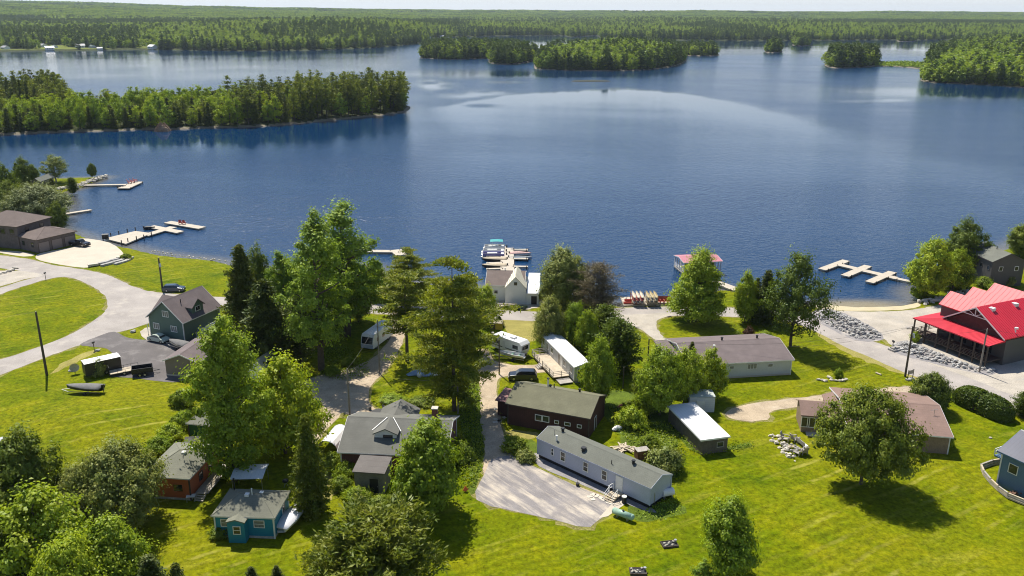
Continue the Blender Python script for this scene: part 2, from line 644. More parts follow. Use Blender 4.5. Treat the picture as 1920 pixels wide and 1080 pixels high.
SHORE = [(-300, 330), (0, 334), (75, 333), (120, 333), (160, 332), (182, 330), (197, 330), (180, 337), (162, 343), (145, 351), (120, 357), (116, 366), (126, 380), (122, 398), (113, 412), (108, 425), (125, 432), (142, 437), (165, 446), (190, 452), (200, 455), (240, 461), (262, 468), (300, 475), (345, 481), (385, 485), (425, 491), (470, 500), (540, 508), (600, 506), (650, 498), (690, 496), (715, 512), (760, 524), (820, 530), (880, 535), (905, 540), (960, 548), (1008, 552), (1022, 553), (1040, 546), (1075, 552), (1110, 562), (1165, 572), (1255, 572), (1290, 558), (1335, 546), (1358, 539), (1380, 543), (1400, 548), (1440, 560), (1480, 567), (1530, 571), (1600, 575), (1680, 573), (1715, 568), (1722, 558), (1710, 550), (1712, 541), (1740, 537), (1765, 538), (1790, 534), (1815, 528), (1822, 505), (1845, 490), (1880, 468), (1930, 445), (2000, 425), (2300, 400)]
shore_xy = ccw(SHORE)
LAND = shore_xy + [(420, 260), (420, -80), (-420, -80), (-420, 330)]

# near land: one sheet of grass that dips under the lake
gx, gy = np.arange(-330, 331, 2.0), np.arange(-60, 372, 2.0)
GX, GY = np.meshgrid(gx, gy)
d = sdf(GX, GY, LAND) + 0.7 * vnoise(GX, GY, 5, 3)
GZ = -3.0 + 3.0 * sstep(-5.0, 1.6, d)
for mx, my, r, a in MOUNDS:
    q = np.clip(1 - ((GX - mx) ** 2 + (GY - my) ** 2) / (r * r), 0, 1)
    GZ += a * q * q
nx, ny = len(gx), len(gy)
ii = np.arange(nx * ny).reshape(ny, nx)
quads = np.stack([ii[:-1, :-1], ii[:-1, 1:], ii[1:, 1:], ii[1:, :-1]], -1).reshape(-1, 4)
keep = (GZ.ravel()[quads].max(1) > -2.9)
tag(link("ground", np_mesh("ground", np.stack([GX.ravel(), GY.ravel(), GZ.ravel()], 1), quads[keep], 4, [MAT['grass']], smooth=True)), kind="structure")


def land_height(dist, top, ramp_m):
    return -2.5 + 3.0 * sstep(-6, 3, dist) + top * sstep(0, ramp_m, dist)


def smooth_poly(pts, k=4):
    n = len(pts)
    out = []
    for i in range(n):
        p0, p1, p2, p3 = (Vector(pts[(i + j) % n]) for j in (-1, 0, 1, 2))
        for s_ in range(k):
            t = s_ / k
            q = .5 * ((2 * p1) + (p2 - p0) * t + (2 * p0 - 5 * p1 + 4 * p2 - p3) * t * t + (3 * p1 - p0 - 3 * p2 + p3) * t ** 3)
            out.append((q.x, q.y))
    return out


LANDS = {}


def landmass(key, name, px, top, ramp_m, step, seed):
    poly = smooth_poly(ccw(px, WATER), 3)
    xs, ys = [p[0] for p in poly], [p[1] for p in poly]
    X, Y = np.meshgrid(np.arange(min(xs) - 12, max(xs) + 12 + step, step), np.arange(min(ys) - 12, max(ys) + 12 + step, step))
    dd = sdf(X, Y, poly)
    Z = land_height(dd, top, ramp_m) * 1.0 + np.where(dd > 4, vnoise(X, Y, 40, seed) * top * .25 * sstep(4, 60, dd), 0)
    n1, n0 = X.shape
    ids = np.arange(X.size).reshape(n1, n0)
    q = np.stack([ids[:-1, :-1], ids[:-1, 1:], ids[1:, 1:], ids[1:, :-1]], -1).reshape(-1, 4)
    q = q[Z.ravel()[q].max(1) > -2.4]
    mi = (dd.ravel()[q].mean(1) < 2.0).astype(int)
    tag(link(name, np_mesh(name, np.stack([X.ravel(), Y.ravel(), Z.ravel()], 1), q, 4, [MAT['forest_floor'] if key != 'shoal' else MAT['shoal'], MAT['shore_rock'] if key != 'shoal' else MAT['shoal']], mi, True)), kind="structure")
    LANDS[key] = (poly, top, ramp_m, seed)


def land_z(key, X, Y):
    poly, top, ramp_m, seed = LANDS[key]
    dd = sdf(X, Y, poly)
    return land_height(dd, top, ramp_m) + np.where(dd > 4, vnoise(X, Y, 40, seed) * top * .25 * sstep(4, 60, dd), 0), dd


landmass('peninsula', "peninsula", [(-250, 266), (-80, 259), (0, 254), (100, 249), (200, 246), (290, 243), (330, 243), (400, 240), (480, 238), (560, 232), (640, 224), (700, 218), (748, 212), (766, 206), (766, 199), (740, 194), (690, 195), (600, 199), (500, 202), (400, 204), (250, 208), (170, 213), (135, 212), (126, 200), (108, 190), (40, 186), (-60, 184), (-250, 184)], 1.5, 40, 3.0, 5)
landmass('isl_a', "island", [(788, 107), (800, 110), (860, 112), (912, 110), (920, 119), (960, 121), (1004, 114), (1008, 108), (960, 104), (900, 99), (820, 99)], 3, 40, 6, 6)
landmass('isl_b', "island", [(1003, 125), (1012, 130), (1100, 133), (1200, 132), (1262, 125), (1286, 114), (1270, 103), (1200, 98), (1100, 99), (1030, 106), (1006, 116)], 9, 110, 7, 7)
landmass('isl_c', "island", [(1283, 104), (1342, 105), (1344, 100), (1320, 97), (1285, 98)], 2, 30, 6, 8)
landmass('isl_d', "island", [(1434, 97.5), (1450, 99), (1465, 98), (1465, 95), (1440, 94)], 2, 30, 5, 9)
landmass('isl_e', "island", [(1486, 85), (1502, 86.5), (1518, 85), (1516, 83), (1490, 83)], 2, 30, 6, 10)
landmass('isl_f', "island", [(1547, 123), (1565, 128), (1600, 127), (1643, 124), (1646, 119), (1600, 115), (1555, 117)], 2, 30, 5, 11)
landmass('isl_g', "island", [(1684, 77.5), (1714, 77.5), (1714, 75.5), (1686, 75.5)], 2, 30, 7, 12)
landmass('spit', "marsh", [(1636, 124), (1680, 125), (1740, 130), (1745, 120), (1700, 118), (1640, 119)], .2, 40, 5, 13)
landmass('headland', "headland", [(1727, 148), (1735, 154), (1780, 157), (1850, 160), (1930, 165), (2250, 178), (2350, 95), (2100, 84), (1850, 84), (1790, 92), (1755, 105), (1738, 118), (1735, 135)], 17, 240, 9, 14)
landmass('shoal', "shoal", [(1070, 152.6), (1100, 153.4), (1146, 152.6), (1120, 151.6), (1090, 151.6)], -.35, 10, 2, 15)

# far shore and the hills behind it, in rings round the place the drone hovers over
FAR = [(-260, 101), (-60, 98), (0, 97), (100, 95), (130, 95.5), (250, 93), (400, 95), (480, 96), (600, 94), (700, 90), (760, 85), (788, 82), (797, 76), (812, 72), (880, 69), (940, 67.5), (1000, 67), (1060, 67), (1070, 70), (1120, 66.5), (1128, 71), (1200, 74), (1300, 76), (1400, 76.5), (1500, 76), (1650, 75), (1760, 75), (1900, 76), (2200, 78)]
fa = [at(x, y, WATER) for x, y in FAR]
FAR_U, FAR_R = np.array([p.x / p.y for p in fa]), np.array([p.y for p in fa])


def far_shore_y(u):
    return np.interp(u, FAR_U, FAR_R)


def far_z(X, Y):
    u = X / Y
    dd = Y - far_shore_y(u)
    z = -2.0 + 3.5 * sstep(-10, 12, dd) + 10 * sstep(10, 350, dd)
    z += 13 * sstep(60, 420, dd) * np.exp(-((u + .20) / .13) ** 2) * (1 - sstep(700, 1500, dd))
    z += 38 * sstep(900, 4200, dd) + 14 * sstep(2500, 4500, dd) * sstep(-.05, -.5, u)
    z += 34 * sstep(1400, 3000, dd) * sstep(-.22, -.62, u)
    z += (6 * vnoise(X, Y, 700, 21) + 4 * vnoise(X, Y, 260, 22)) * sstep(150, 900, dd)
    return z


us = np.linspace(-.78, .78, 260)
ks = np.concatenate([[-25, 0, 12, 30], np.geomspace(60, 11000, 70)])
U, K = np.meshgrid(us, ks)
Yf = far_shore_y(U) + K
Xf = U * Yf
Zf = far_z(Xf, Yf)
ids = np.arange(U.size).reshape(U.shape)
q = np.stack([ids[:-1, :-1], ids[:-1, 1:], ids[1:, 1:], ids[1:, :-1]], -1).reshape(-1, 4)
clear = ((U > -.62) & (U < -.40) & (K > 3) & (K < 150) & (vnoise(Xf, Yf, 60, 31) > -.2)).ravel()
MAT['far_meadow'] = plain("far_meadow", (.14, .165, .03), .95, .25, .02, .3, .2, world_space=True, spec=.1)
tag(link("hills", np_mesh("hills", np.stack([Xf.ravel(), Yf.ravel(), Zf.ravel()], 1), q, 4, [MAT['forest_floor'], MAT['far_meadow']], clear[q].mean(1) > .6, True)), kind="structure")


# the lake: calm lanes and wind-ruffled water, shallows by the beach
def water_material():
    m, nt, out = new_mat("lake_water")
    p = nt.nodes.new("ShaderNodeBsdfPrincipled")
    g = nt.nodes.new("ShaderNodeNewGeometry")
    vec = g.outputs["Position"]
    ca = nt.nodes.new("ShaderNodeAttribute")
    ca.attribute_name = "calm"
    sh = nt.nodes.new("ShaderNodeAttribute")
    sh.attribute_name = "shallow"
    rip = noise_node(nt, mapping(nt, vec, (1, 1.5, 1), rad(20)), .75, 3, .55)
    rip2 = noise_node(nt, mapping(nt, vec, (1, 1.3, 1), rad(-10)), .16, 3, .5)
    gust = noise_node(nt, mapping(nt, vec, (.006, .016, 1), rad(12)), 1.0, 4, .6)
    hgt = mix(nt, .35, rip.outputs[0], rip2.outputs[0])
    calm = ca.outputs["Fac"]
    ruf = nt.nodes.new("ShaderNodeMath")
    ruf.operation = 'POWER'
    inv = nt.nodes.new("ShaderNodeMath")
    inv.operation = 'SUBTRACT'
    inv.inputs[0].default_value = 1.0
    nt.links.new(calm, inv.inputs[1])
    nt.links.new(inv.outputs[0], ruf.inputs[0])
    ruf.inputs[1].default_value = 2.0
    gm = nt.nodes.new("ShaderNodeMath")
    gm.operation = 'MULTIPLY'
    nt.links.new(ruf.outputs[0], gm.inputs[0])
    nt.links.new(ramp(nt, gust.outputs[0], [(.35, .62), (.65, 1.0)]).outputs[0], gm.inputs[1])
    b = nt.nodes.new("ShaderNodeBump")
    b.inputs["Distance"].default_value = 0.55
    nt.links.new(hgt, b.inputs["Height"])
    nt.links.new(gm.outputs[0], b.inputs["Strength"])
    nt.links.new(b.outputs[0], p.inputs["Normal"])
    rr = nt.nodes.new("ShaderNodeMath")
    rr.operation = 'MULTIPLY_ADD'
    nt.links.new(gm.outputs[0], rr.inputs[0])
    rr.inputs[1].default_value = .17
    rr.inputs[2].default_value = .02
    nt.links.new(rr.outputs[0], p.inputs["Roughness"])
    c = mix(nt, sh.outputs["Fac"], (.002, .030, .090), (.27, .22, .12))
    nt.links.new(c, p.inputs["Base Color"])
    p.inputs["IOR"].default_value = 1.33
    nt.links.new(p.outputs[0], out.inputs[0])
    return m


uu = np.linspace(-.80, .80, 321)
yy = np.concatenate([np.linspace(150, 330, 110), np.geomspace(333, 13000, 260)])
U, Y = np.meshgrid(uu, yy)
X = U * Y
PX, PY = to_px(X, Y, np.full_like(X, WATER))
edge = np.interp(PX, [700, 770, 840, 880, 960, 1060, 1180, 1260, 1330, 1400, 1480, 1600, 1700, 1900], [205, 200, 196, 188, 178, 171, 168, 172, 184, 197, 216, 252, 280, 330])
dy = PY - edge + 3.5 * vnoise(PX, PY * 4, 70, 51) + 1.5 * vnoise(PX, PY * 4, 22, 52)
soft = 4 + 34 * sstep(1250, 1750, PX)
dp = np.clip(dy, 0, None)
calm = sstep(0, 1, (dy + soft) / (2 * soft)) * (.50 * np.exp(-dp / 28) + .50 * np.exp(-(dp / 135) ** 1.3)) * sstep(745, 900, PX) * (1 - .45 * sstep(1380, 1720, PX))
blob = lambda x, y, rx, ry: np.exp(-((PX - x) / rx) ** 2 - ((PY - y) / ry) ** 2)
wn_ = np.clip(.75 + .6 * vnoise(PX, PY * 5, 26, 56), 0, 1)
calm = np.maximum(calm, .9 * blob(810, 160, 42, 13) * wn_)
calm = np.maximum(calm, .9 * blob(905, 177, 80, 9) * wn_)
calm = np.maximum(calm, .7 * blob(945, 154, 40, 3.5) + .6 * blob(1620, 172, 60, 3) + .75 * blob(1680, 188, 40, 3.5) + .5 * blob(1600, 190, 50, 4))
calm = np.maximum(calm, .75 * sstep(.01, .03, X / Y + .6) * blob(380, 215, 420, 30) * .9)
calm = np.maximum(calm, .80 * blob(330, 250, 480, 34))
calm = np.maximum(calm, .75 * blob(1000, 140, 330, 9))
calm = np.maximum(calm, .7 * blob(1800, 175, 260, 16))
calm = np.maximum(calm, .8 * (1 - sstep(86, 116, PY + 3 * vnoise(PX, PY * 4, 60, 54))) * sstep(780, 900, PX))
calm = np.maximum(calm, .60 * (1 - sstep(110, 190, PY + 6 * vnoise(PX, PY * 4, 90, 55))) * (1 - sstep(700, 800, PX)))
calm = np.clip(calm + .12 * vnoise(X, Y, 60, 53) * (Y > 260), 0, 1)
calm -= .8 * blob(900, 198, 28, 4) * (calm > 0)
shal = np.clip(1.15 * np.exp(-((PX - 1600) / 110) ** 2) * sstep(556, 573, PY), 0, .95)
dl = sdf(X, Y, LAND)
shal = np.maximum(shal, .42 * sstep(-7, -.5, dl))
wids = np.arange(U.size).reshape(U.shape)
wq = np.stack([wids[:-1, :-1], wids[:-1, 1:], wids[1:, 1:], wids[1:, :-1]], -1).reshape(-1, 4)
wme = np_mesh("lake_water", np.stack([X.ravel(), Y.ravel(), np.full(X.size, WATER)], 1), wq, 4, [water_material()], smooth=True)
for an, arr in (("calm", np.clip(calm, 0, 1)), ("shallow", shal)):
    wme.attributes.new(an, 'FLOAT', 'POINT').data.foreach_set("value", arr.ravel().astype(np.float32))
tag(link("lake_water", wme), kind="structure")


# roads, drives and yards: sheets a few millimetres above the ground
def sheet(name, px, z, mat, jit=.25, k=5, verge=True):
    if verge and jit >= .15 and not name.endswith(("ground", "verge", "beach")):
        sheet("dry_verge", px, .0035 + .0002 * (len(px) % 7), MAT['verge'], 1.1, k, False)
    pts = smooth_poly(ccw(px), k) if k else ccw(px)
    rn = random.Random(len(px) * 7 + int(px[0][0]))
    fine = []
    if jit > 1:
        area = sum(pts[i - 1][0] * pts[i][1] - pts[i][0] * pts[i - 1][1] for i in range(len(pts)))
        sg = 1 if area > 0 else -1
        grown = []
        for i in range(len(pts)):
            a, b, c_ = (Vector(pts[(i + j) % len(pts)]) for j in (-1, 0, 1))
            tn = (c_ - a).normalized()
            q = b + Vector((tn.y, -tn.x)) * sg * .45
            grown.append((q.x, q.y))
        pts = grown
    for i in range(len(pts)):
        a, b = Vector(pts[i]), Vector(pts[(i + 1) % len(pts)])
        n = max(1, int((b - a).length / 1.0))
        for s_ in range(n):
            p = a.lerp(b, s_ / n)
            fine.append((p.x + jit * (rn.random() - .5), p.y + jit * (rn.random() - .5)))
    from mathutils.geometry import tessellate_polygon
    tri = tessellate_polygon([[Vector((x, y, 0)) for x, y in fine]])
    v = [(x, y, z) for x, y in fine]
    faces = []
    for t in tri:
        a, b, c = (Vector(v[j]) for j in t)
        faces.append(tuple(t) if (b - a).cross(c - a).z > 0 else tuple(reversed(t)))
    me = bpy.data.meshes.new(name)
    me.from_pydata(v, [], faces)
    me.materials.append(mat)
    return tag(link(name, me), kind="structure")


sheet("road", [(-120, 474), (0, 479), (60, 487), (100, 497), (160, 506), (200, 515), (232, 529), (262, 541), (300, 549), (360, 554), (420, 557), (520, 562), (620, 566), (700, 570), (800, 576), (900, 579), (1000, 584), (1090, 584), (1165, 577), (1255, 575), (1330, 577), (1400, 577), (1470, 580), (1530, 592), (1570, 612), (1620, 634), (1680, 655), (1740, 676), (1800, 700), (1860, 724), (1980, 770), (2120, 830), (2040, 838), (1910, 776), (1850, 755), (1760, 721), (1700, 700), (1640, 674), (1580, 648), (1530, 622), (1490, 606), (1430, 597), (1350, 593), (1270, 592), (1230, 596), (1180, 606), (1090, 604), (1000, 602), (900, 598), (800, 594), (700, 588), (600, 582), (500, 579), (420, 574), (350, 578), (300, 586), (285, 602), (250, 616), (205, 628), (150, 647), (90, 668), (40, 688), (-20, 712), (-160, 775), (-220, 740), (-100, 695), (0, 674), (60, 655), (120, 632), (170, 605), (195, 585), (202, 566), (192, 550), (165, 533), (130, 520), (95, 522), (40, 538), (-10, 556), (-80, 585), (-140, 580), (-60, 556), (0, 540), (40, 527), (80, 516), (60, 512), (0, 503), (-120, 496)], .012, MAT['asphalt_old'], .3, 3)
sheet("driveway", [(-90, 512), (20, 508), (62, 511), (80, 517), (45, 524), (0, 537), (-90, 556)], .016, MAT['gravel'], .3)
sheet("driveway", [(78, 474), (140, 462), (150, 447), (205, 455), (232, 476), (225, 488), (180, 497), (157, 502), (100, 494), (68, 485)], .018, MAT['concrete'], .05, 3)
sheet("path", [(0, 470), (40, 472), (66, 478), (44, 481), (0, 474)], .02, MAT['concrete'], .05, 2)
sheet("driveway", [(214, 622), (238, 633), (272, 637), (300, 634), (352, 632), (420, 640), (440, 670), (350, 712), (310, 716), (250, 709), (205, 705), (214, 690), (214, 668), (200, 654), (172, 650), (150, 646), (180, 632)], .02, MAT['asphalt_dark'], .12, 3)
sheet("path", [(262, 622), (288, 612), (330, 628), (300, 634), (275, 637)], .024, MAT['gravel'], .1, 2)
sheet("driveway", [(740, 586), (770, 592), (762, 618), (752, 650), (737, 680), (712, 705), (694, 726), (692, 750), (704, 766), (726, 777), (700, 790), (664, 786), (652, 776), (640, 776), (618, 802), (585, 834), (572, 826), (592, 790), (606, 760), (580, 742), (562, 722), (600, 705), (660, 690), (706, 666), (730, 636), (736, 610)], .016, MAT['dirt'], .5, 3)
sheet("driveway", [(897, 656), (918, 660), (926, 676), (960, 684), (1010, 684), (1026, 690), (1010, 700), (955, 704), (934, 712), (932, 735), (937, 765), (940, 800), (952, 832), (980, 858), (1004, 880), (1040, 896), (1085, 914), (1140, 934), (1115, 965), (1020, 945), (930, 920), (905, 880), (910, 850), (902, 800), (900, 740), (898, 700)], .016, MAT['dirt'], .4, 3)
sheet("yard", [(922, 862), (958, 854), (985, 868), (1018, 882), (1060, 902), (1120, 928), (1150, 938), (1146, 950), (1106, 988), (1050, 977), (960, 958), (893, 938), (900, 905), (912, 880)], .022, MAT['tracked_yard'], .15, 2)
sheet("yard", [(1000, 853), (1016, 853), (1100, 894), (1222, 952), (1216, 960), (1150, 934), (1060, 896), (1010, 874)], .026, MAT['crusher'], .1, 2)
sheet("path", [(1152, 940), (1160, 936), (1174, 944), (1140, 968), (1122, 972)], .03, MAT['concrete'], .03, 0)
sheet("driveway", [(1165, 592), (1262, 588), (1232, 600), (1236, 622), (1258, 645), (1280, 668), (1262, 664), (1236, 644), (1210, 624), (1180, 606)], .017, MAT['gravel'], .35, 3)
sheet("yard", [(1532, 580), (1600, 584), (1690, 583), (1740, 576), (1800, 566), (1812, 556), (1835, 548), (1880, 548), (1960, 560), (1980, 700), (1990, 745), (1920, 735), (1880, 720), (1850, 705), (1700, 660), (1660, 638), (1652, 628), (1600, 600), (1540, 588)], .015, MAT['gravel'], .35, 3)
sheet("yard", [(1735, 660), (1850, 700), (1920, 726), (2020, 770), (2090, 800), (2080, 822), (1990, 778), (1900, 742), (1800, 702), (1740, 680)], .019, MAT['gravel'], .35, 3)
sheet("driveway", [(1745, 712), (1722, 722), (1660, 727), (1580, 736), (1500, 745), (1440, 753), (1385, 762), (1360, 778), (1398, 790), (1436, 786), (1450, 770), (1500, 762), (1580, 750), (1660, 742), (1730, 744), (1765, 738), (1786, 730)], .018, MAT['dirt'], .45, 3)
for px in ([(1528, 582), (1560, 580), (1612, 600), (1656, 628), (1646, 640), (1604, 638), (1556, 616), (1524, 596)], [(1672, 650), (1700, 638), (1760, 662), (1830, 688), (1870, 692), (1860, 703), (1820, 698), (1740, 679), (1686, 664)]):
    sheet("gravel_bed", px, .024, MAT['crusher'], .3, 2)
sheet("beach", [(1535, 570), (1600, 576), (1690, 574), (1720, 568), (1726, 574), (1690, 581), (1600, 583), (1535, 579)], .02, MAT['sand'], .2, 2)
sheet("beach", [(690, 497), (715, 510), (735, 520), (730, 545), (712, 552), (700, 540), (690, 520)], .02, MAT['sand'], .3, 2)
for px in ([(905, 548), (1012, 560), (1016, 572), (990, 580), (940, 578), (906, 566)],):
    sheet("yard", px, .02, MAT['gravel'], .3, 2)
for px in ([(90, 702), (140, 668), (190, 652), (168, 668), (120, 690)], [(1530, 618), (1600, 652), (1680, 688), (1762, 722), (1752, 728), (1690, 702), (1600, 668), (1540, 634)], [(1700, 650), (1740, 668), (1850, 712), (1835, 714), (1740, 682)], [(610, 890), (632, 880), (640, 900), (628, 930), (612, 940), (606, 915)], [(940, 600), (1010, 604), (1000, 640), (960, 632)], [(950, 806), (1004, 812), (1004, 824), (955, 820)], [(1090, 600), (1170, 584), (1250, 582), (1165, 588)]):
    sheet("dry_verge", px, .008, MAT['dry_grass'], .8, 3)
for px in ([(1258, 800), (1290, 840), (1320, 850), (1405, 838), (1400, 830), (1330, 842), (1300, 836), (1270, 790)], [(1190, 945), (1275, 945), (1278, 965), (1210, 976), (1180, 965)], [(865, 720), (898, 720), (905, 860), (890, 920), (878, 900)], [(940, 818), (1000, 826), (1012, 850), (985, 866), (950, 835)], [(1120, 735), (1250, 745), (1262, 800), (1270, 900), (1235, 870), (1180, 840), (1150, 800)]):
    sheet("rough_ground", px, .006, MAT['rough_grass'], .8, 3)

# the air between: pale, even haze round the whole scene
hz = bpy.data.materials.new("haze")
hz.use_nodes = True
hn = hz.node_tree
hn.nodes.remove(hn.nodes["Principled BSDF"])
pv = hn.nodes.new("ShaderNodeVolumePrincipled")
pv.inputs["Color"].default_value = (.72, .86, 1.0, 1)
pv.inputs["Density"].default_value = 3.8e-5
pv.inputs["Anisotropy"].default_value = 0.3
hn.links.new(pv.outputs[0], hn.nodes["Material Output"].inputs["Volume"])
tag(MB().box(-13000, 13000, -200, 14800, -4.2, 190).build("haze", hz), "pale summer haze lying over the lake and hills", "haze", None, "stuff")

# ---------------------------------------------------------------- buildings
class House:
    """corners: picture points of the four eave corners (front left, front right, back right, back left) at height eave"""

    def __init__(s, name, label, cat, corners, eave, over=.35, z0=0.0, group=None, ridge=None):
        ps = [at(x, y, eave + z0) for x, y in corners]
        if ridge:
            # the last two picture points lie on the ridge, not on the far eave
            rr = [at(x, y, eave + z0 + ridge) for x, y in corners[2:]]
            fx = ps[1] - ps[0]
            pp = Vector((-fx.y, fx.x, 0)).normalized()
            w_ = ((rr[0] - ps[1]).dot(pp) + (rr[1] - ps[0]).dot(pp))
            ps[2], ps[3] = ps[1] + pp * w_, ps[0] + pp * w_
        c = sum(ps, Vector()) / 4
        fx = ((ps[1] - ps[0]) + (ps[2] - ps[3])) / 2
        s.ang = math.atan2(fx.y, fx.x)
        s.L = fx.length
        perp = Vector((-math.sin(s.ang), math.cos(s.ang), 0))
        s.W = abs((((ps[3] - ps[0]) + (ps[2] - ps[1])) / 2).dot(perp))
        s.ze, s.o = eave, over
        s.root = thing(name, label, cat, (c.x, c.y, z0), s.ang, group)
        s.rise, s.axis, s.kind = 0, 'x', 'flat'

    def local(s, p):
        """place -> house coordinates"""
        return s.root.matrix_basis.inverted() @ Vector(p)

    def roof_z(s, x, y):
        if s.kind == 'gable':
            t = abs(y) / (s.W / 2) if s.axis == 'x' else abs(x) / (s.L / 2)
            return s.ze + s.rise * (1 - t)
        if s.kind == 'hip':
            a = min((s.W / 2 - abs(y)) / (s.W / 2), (s.L / 2 - abs(x)) / s.hx) if s.hx > 0 else 0
            return s.ze + s.rise * max(0, min(1, a))
        if s.kind == 'shed':
            return s.ze + s.rise * (y + s.W / 2) / s.W
        return s.ze

    def gable(s, rise, mat, axis='x', th=.16, fascia=None):
        s.kind, s.rise, s.axis = 'gable', rise, axis
        a, b = (s.W / 2, s.L / 2) if axis == 'x' else (s.L / 2, s.W / 2)
        z = s.ze
        prof = [(-a, z), (0, z + rise), (a, z), (a, z - th), (0, z + rise - th), (-a, z - th)]
        s.roof = MB().extrude(prof, -b, b, axis).build('roof', mat, s.root)
        if fascia:
            f = MB()
            for e in (-b - .04, b):
                f.extrude([(-a, z + .01), (0, z + rise + .01), (a, z + .01), (a, z - .2), (0, z + rise - .2), (-a, z - .2)], e, e + .04, axis)
            for e in (-a - .03, a - .01):
                f.extrude([(e, z - .2), (e + .04, z - .2), (e + .04, z - .02), (e, z - .02)], -b, b, axis)
            f.build('fascia', fascia, s.roof)
        cap = MB().extrude([(-.16, z + rise - .16 * rise / a + .012), (0, z + rise + .03), (.16, z + rise - .16 * rise / a + .012), (0, z + rise - .02)], -b + .01, b - .01, axis)
        cap.build('ridge_cap', mat, s.roof)
        return s

    def hip(s, rise, hx, mat, th=.15, fascia=None):
        s.kind, s.rise, s.hx = 'hip', rise, hx
        L, W, z = s.L / 2, s.W / 2, s.ze
        m = MB()
        A, B, Cc, D = (-L, -W, z), (L, -W, z), (L, W, z), (-L, W, z)
        r0, r1 = (-L + hx, 0, z + rise), (L - hx, 0, z + rise)
        m.poly([A, B, r1, r0]).poly([B, Cc, r1]).poly([Cc, D, r0, r1]).poly([D, A, r0])
        s.roof = m.build('roof', mat, s.root)
        e = MB().box(-L, L, -W, W, z - th, z - .002)
        e.build('eave', fascia or MAT['trim'], s.roof)
        rg = MB()
        for p, q in ((A, r0), (D, r0), (B, r1), (Cc, r1), (r0, r1)):
            rg.cyl(p, q, .055, .055, 4)
        rg.build('ridge_cap', mat, s.roof)
        return s

    def flat(s, mat, rise=0.0, th=.14, fascia=None):
        s.kind, s.rise = 'shed', rise
        L, W, z = s.L / 2, s.W / 2, s.ze
        s.roof = MB().extrude([(-W, z - th), (W, z + rise - th), (W, z + rise), (-W, z)], -L, L, 'x').build('roof', mat, s.root)
        if fascia:
            f = MB()
            for e in (-L - .035, L + .003):
                f.extrude([(-W, z - .22), (W, z + rise - .22), (W, z + rise + .02), (-W, z + .02)], e, e + .032, 'x')
            f.box(-L, L, -W - .035, -W - .003, z - .22, z + .02)
            f.build('fascia', fascia, s.roof)
        return s

    def walls(s, mat, z0=0.0, foot=None):
        o, z = s.o, s.ze
        L, W = s.L / 2 - o, s.W / 2 - o
        m = MB()
        g = .18
        if s.kind == 'gable':
            a = W if s.axis == 'x' else L
            ez = s.roof_z(0, a) - g if s.axis == 'x' else s.roof_z(a, 0) - g
            prof = [(-a, z0), (-a, ez), (0, z + s.rise - g), (a, ez), (a, z0)]
            m.extrude(prof, -(L if s.axis == 'x' else W), (L if s.axis == 'x' else W), s.axis)
        elif s.kind == 'shed':
            m.extrude([(-W, z0), (-W, s.roof_z(0, -W) - g), (W, s.roof_z(0, W) - g), (W, z0)], -L, L, 'x')
        else:
            m.box(-L, L, -W, W, z0, z - .1)
        s.wall = m.build('wall', mat, s.root)
        s.cb = (L, W, z0, z)
        if foot:
            MB().box(-L - .03, L + .03, -W - .03, W + .03, -.3, .3).build('foundation', foot, s.root)
        return s

    def corners(s, mat):
        L, W, z0, z = s.cb
        me = MB().box(-.08, .08, -.08, .08, z0, z - .25).mesh('corner_board', mat)
        for x in (-L, L):
            for y in (-W, W):
                link('corner_board', me, s.wall, (x, y, 0))
        return s

    def _side(s, side, a, z, d):
        L, W = s.L / 2 - s.o, s.W / 2 - s.o
        return {'f': ((a, -W - d, z), 0.0), 'b': ((a, W + d, z), math.pi), 'l': ((-L - d, a, z), -math.pi / 2), 'r': ((L + d, a, z), math.pi / 2)}[side]

    def window(s, side, a, z, w=1.0, h=1.1, frame=None, pane=None, cols=1, rows=1, d=0.0, name='window'):
        """a: place along the wall, z: middle height"""
        (x, y, zz), rz = s._side(side, a, z, d)
        f = MB()
        t = .09
        f.box(-w / 2 - t, w / 2 + t, -.07, .02, -h / 2 - t, -h / 2).box(-w / 2 - t, w / 2 + t, -.07, .02, h / 2, h / 2 + t)
        f.box(-w / 2 - t, -w / 2, -.068, .02, -h / 2, h / 2).box(w / 2, w / 2 + t, -.068, .02, -h / 2, h / 2)
        for k in range(1, cols):
            q = -w / 2 + w * k / cols
            f.box(q - .035, q + .035, -.06, .02, -h / 2, h / 2)
        for k in range(1, rows):
            q = -h / 2 + h * k / rows
            f.box(-w / 2, w / 2, -.055, .02, q - .03, q + .03)
        o = f.build(name, frame or MAT['trim'], s.root, (x, y, zz))
        o.rotation_euler = (0, 0, rz)
        MB().box(-w / 2, w / 2, -.03, .02, -h / 2, h / 2).build('pane', pane or MAT['glass'], o)
        return o

    def door(s, side, a, w=.95, h=2.05, z0=.15, mat=None, frame=None, d=0.0, name='door'):
        (x, y, zz), rz = s._side(side, a, z0 + h / 2, d)
        o = MB().box(-w / 2, w / 2, -.05, .02, -h / 2, h / 2).build(name, mat or MAT['white'], s.root, (x, y, zz))
        o.rotation_euler = (0, 0, rz)
        MB().box(-w / 2 - .09, -w / 2, -.07, .02, -h / 2, h / 2).box(w / 2, w / 2 + .09, -.07, .02, -h / 2, h / 2).box(-w / 2 - .09, w / 2 + .09, -.07, .02, h / 2, h / 2 + .09).build('door_frame', frame or MAT['trim'], o)
        MB().ball((w / 2 - .12, -.09, -.05), .045, .045, .045).build('handle', MAT['steel'], o)
        return o

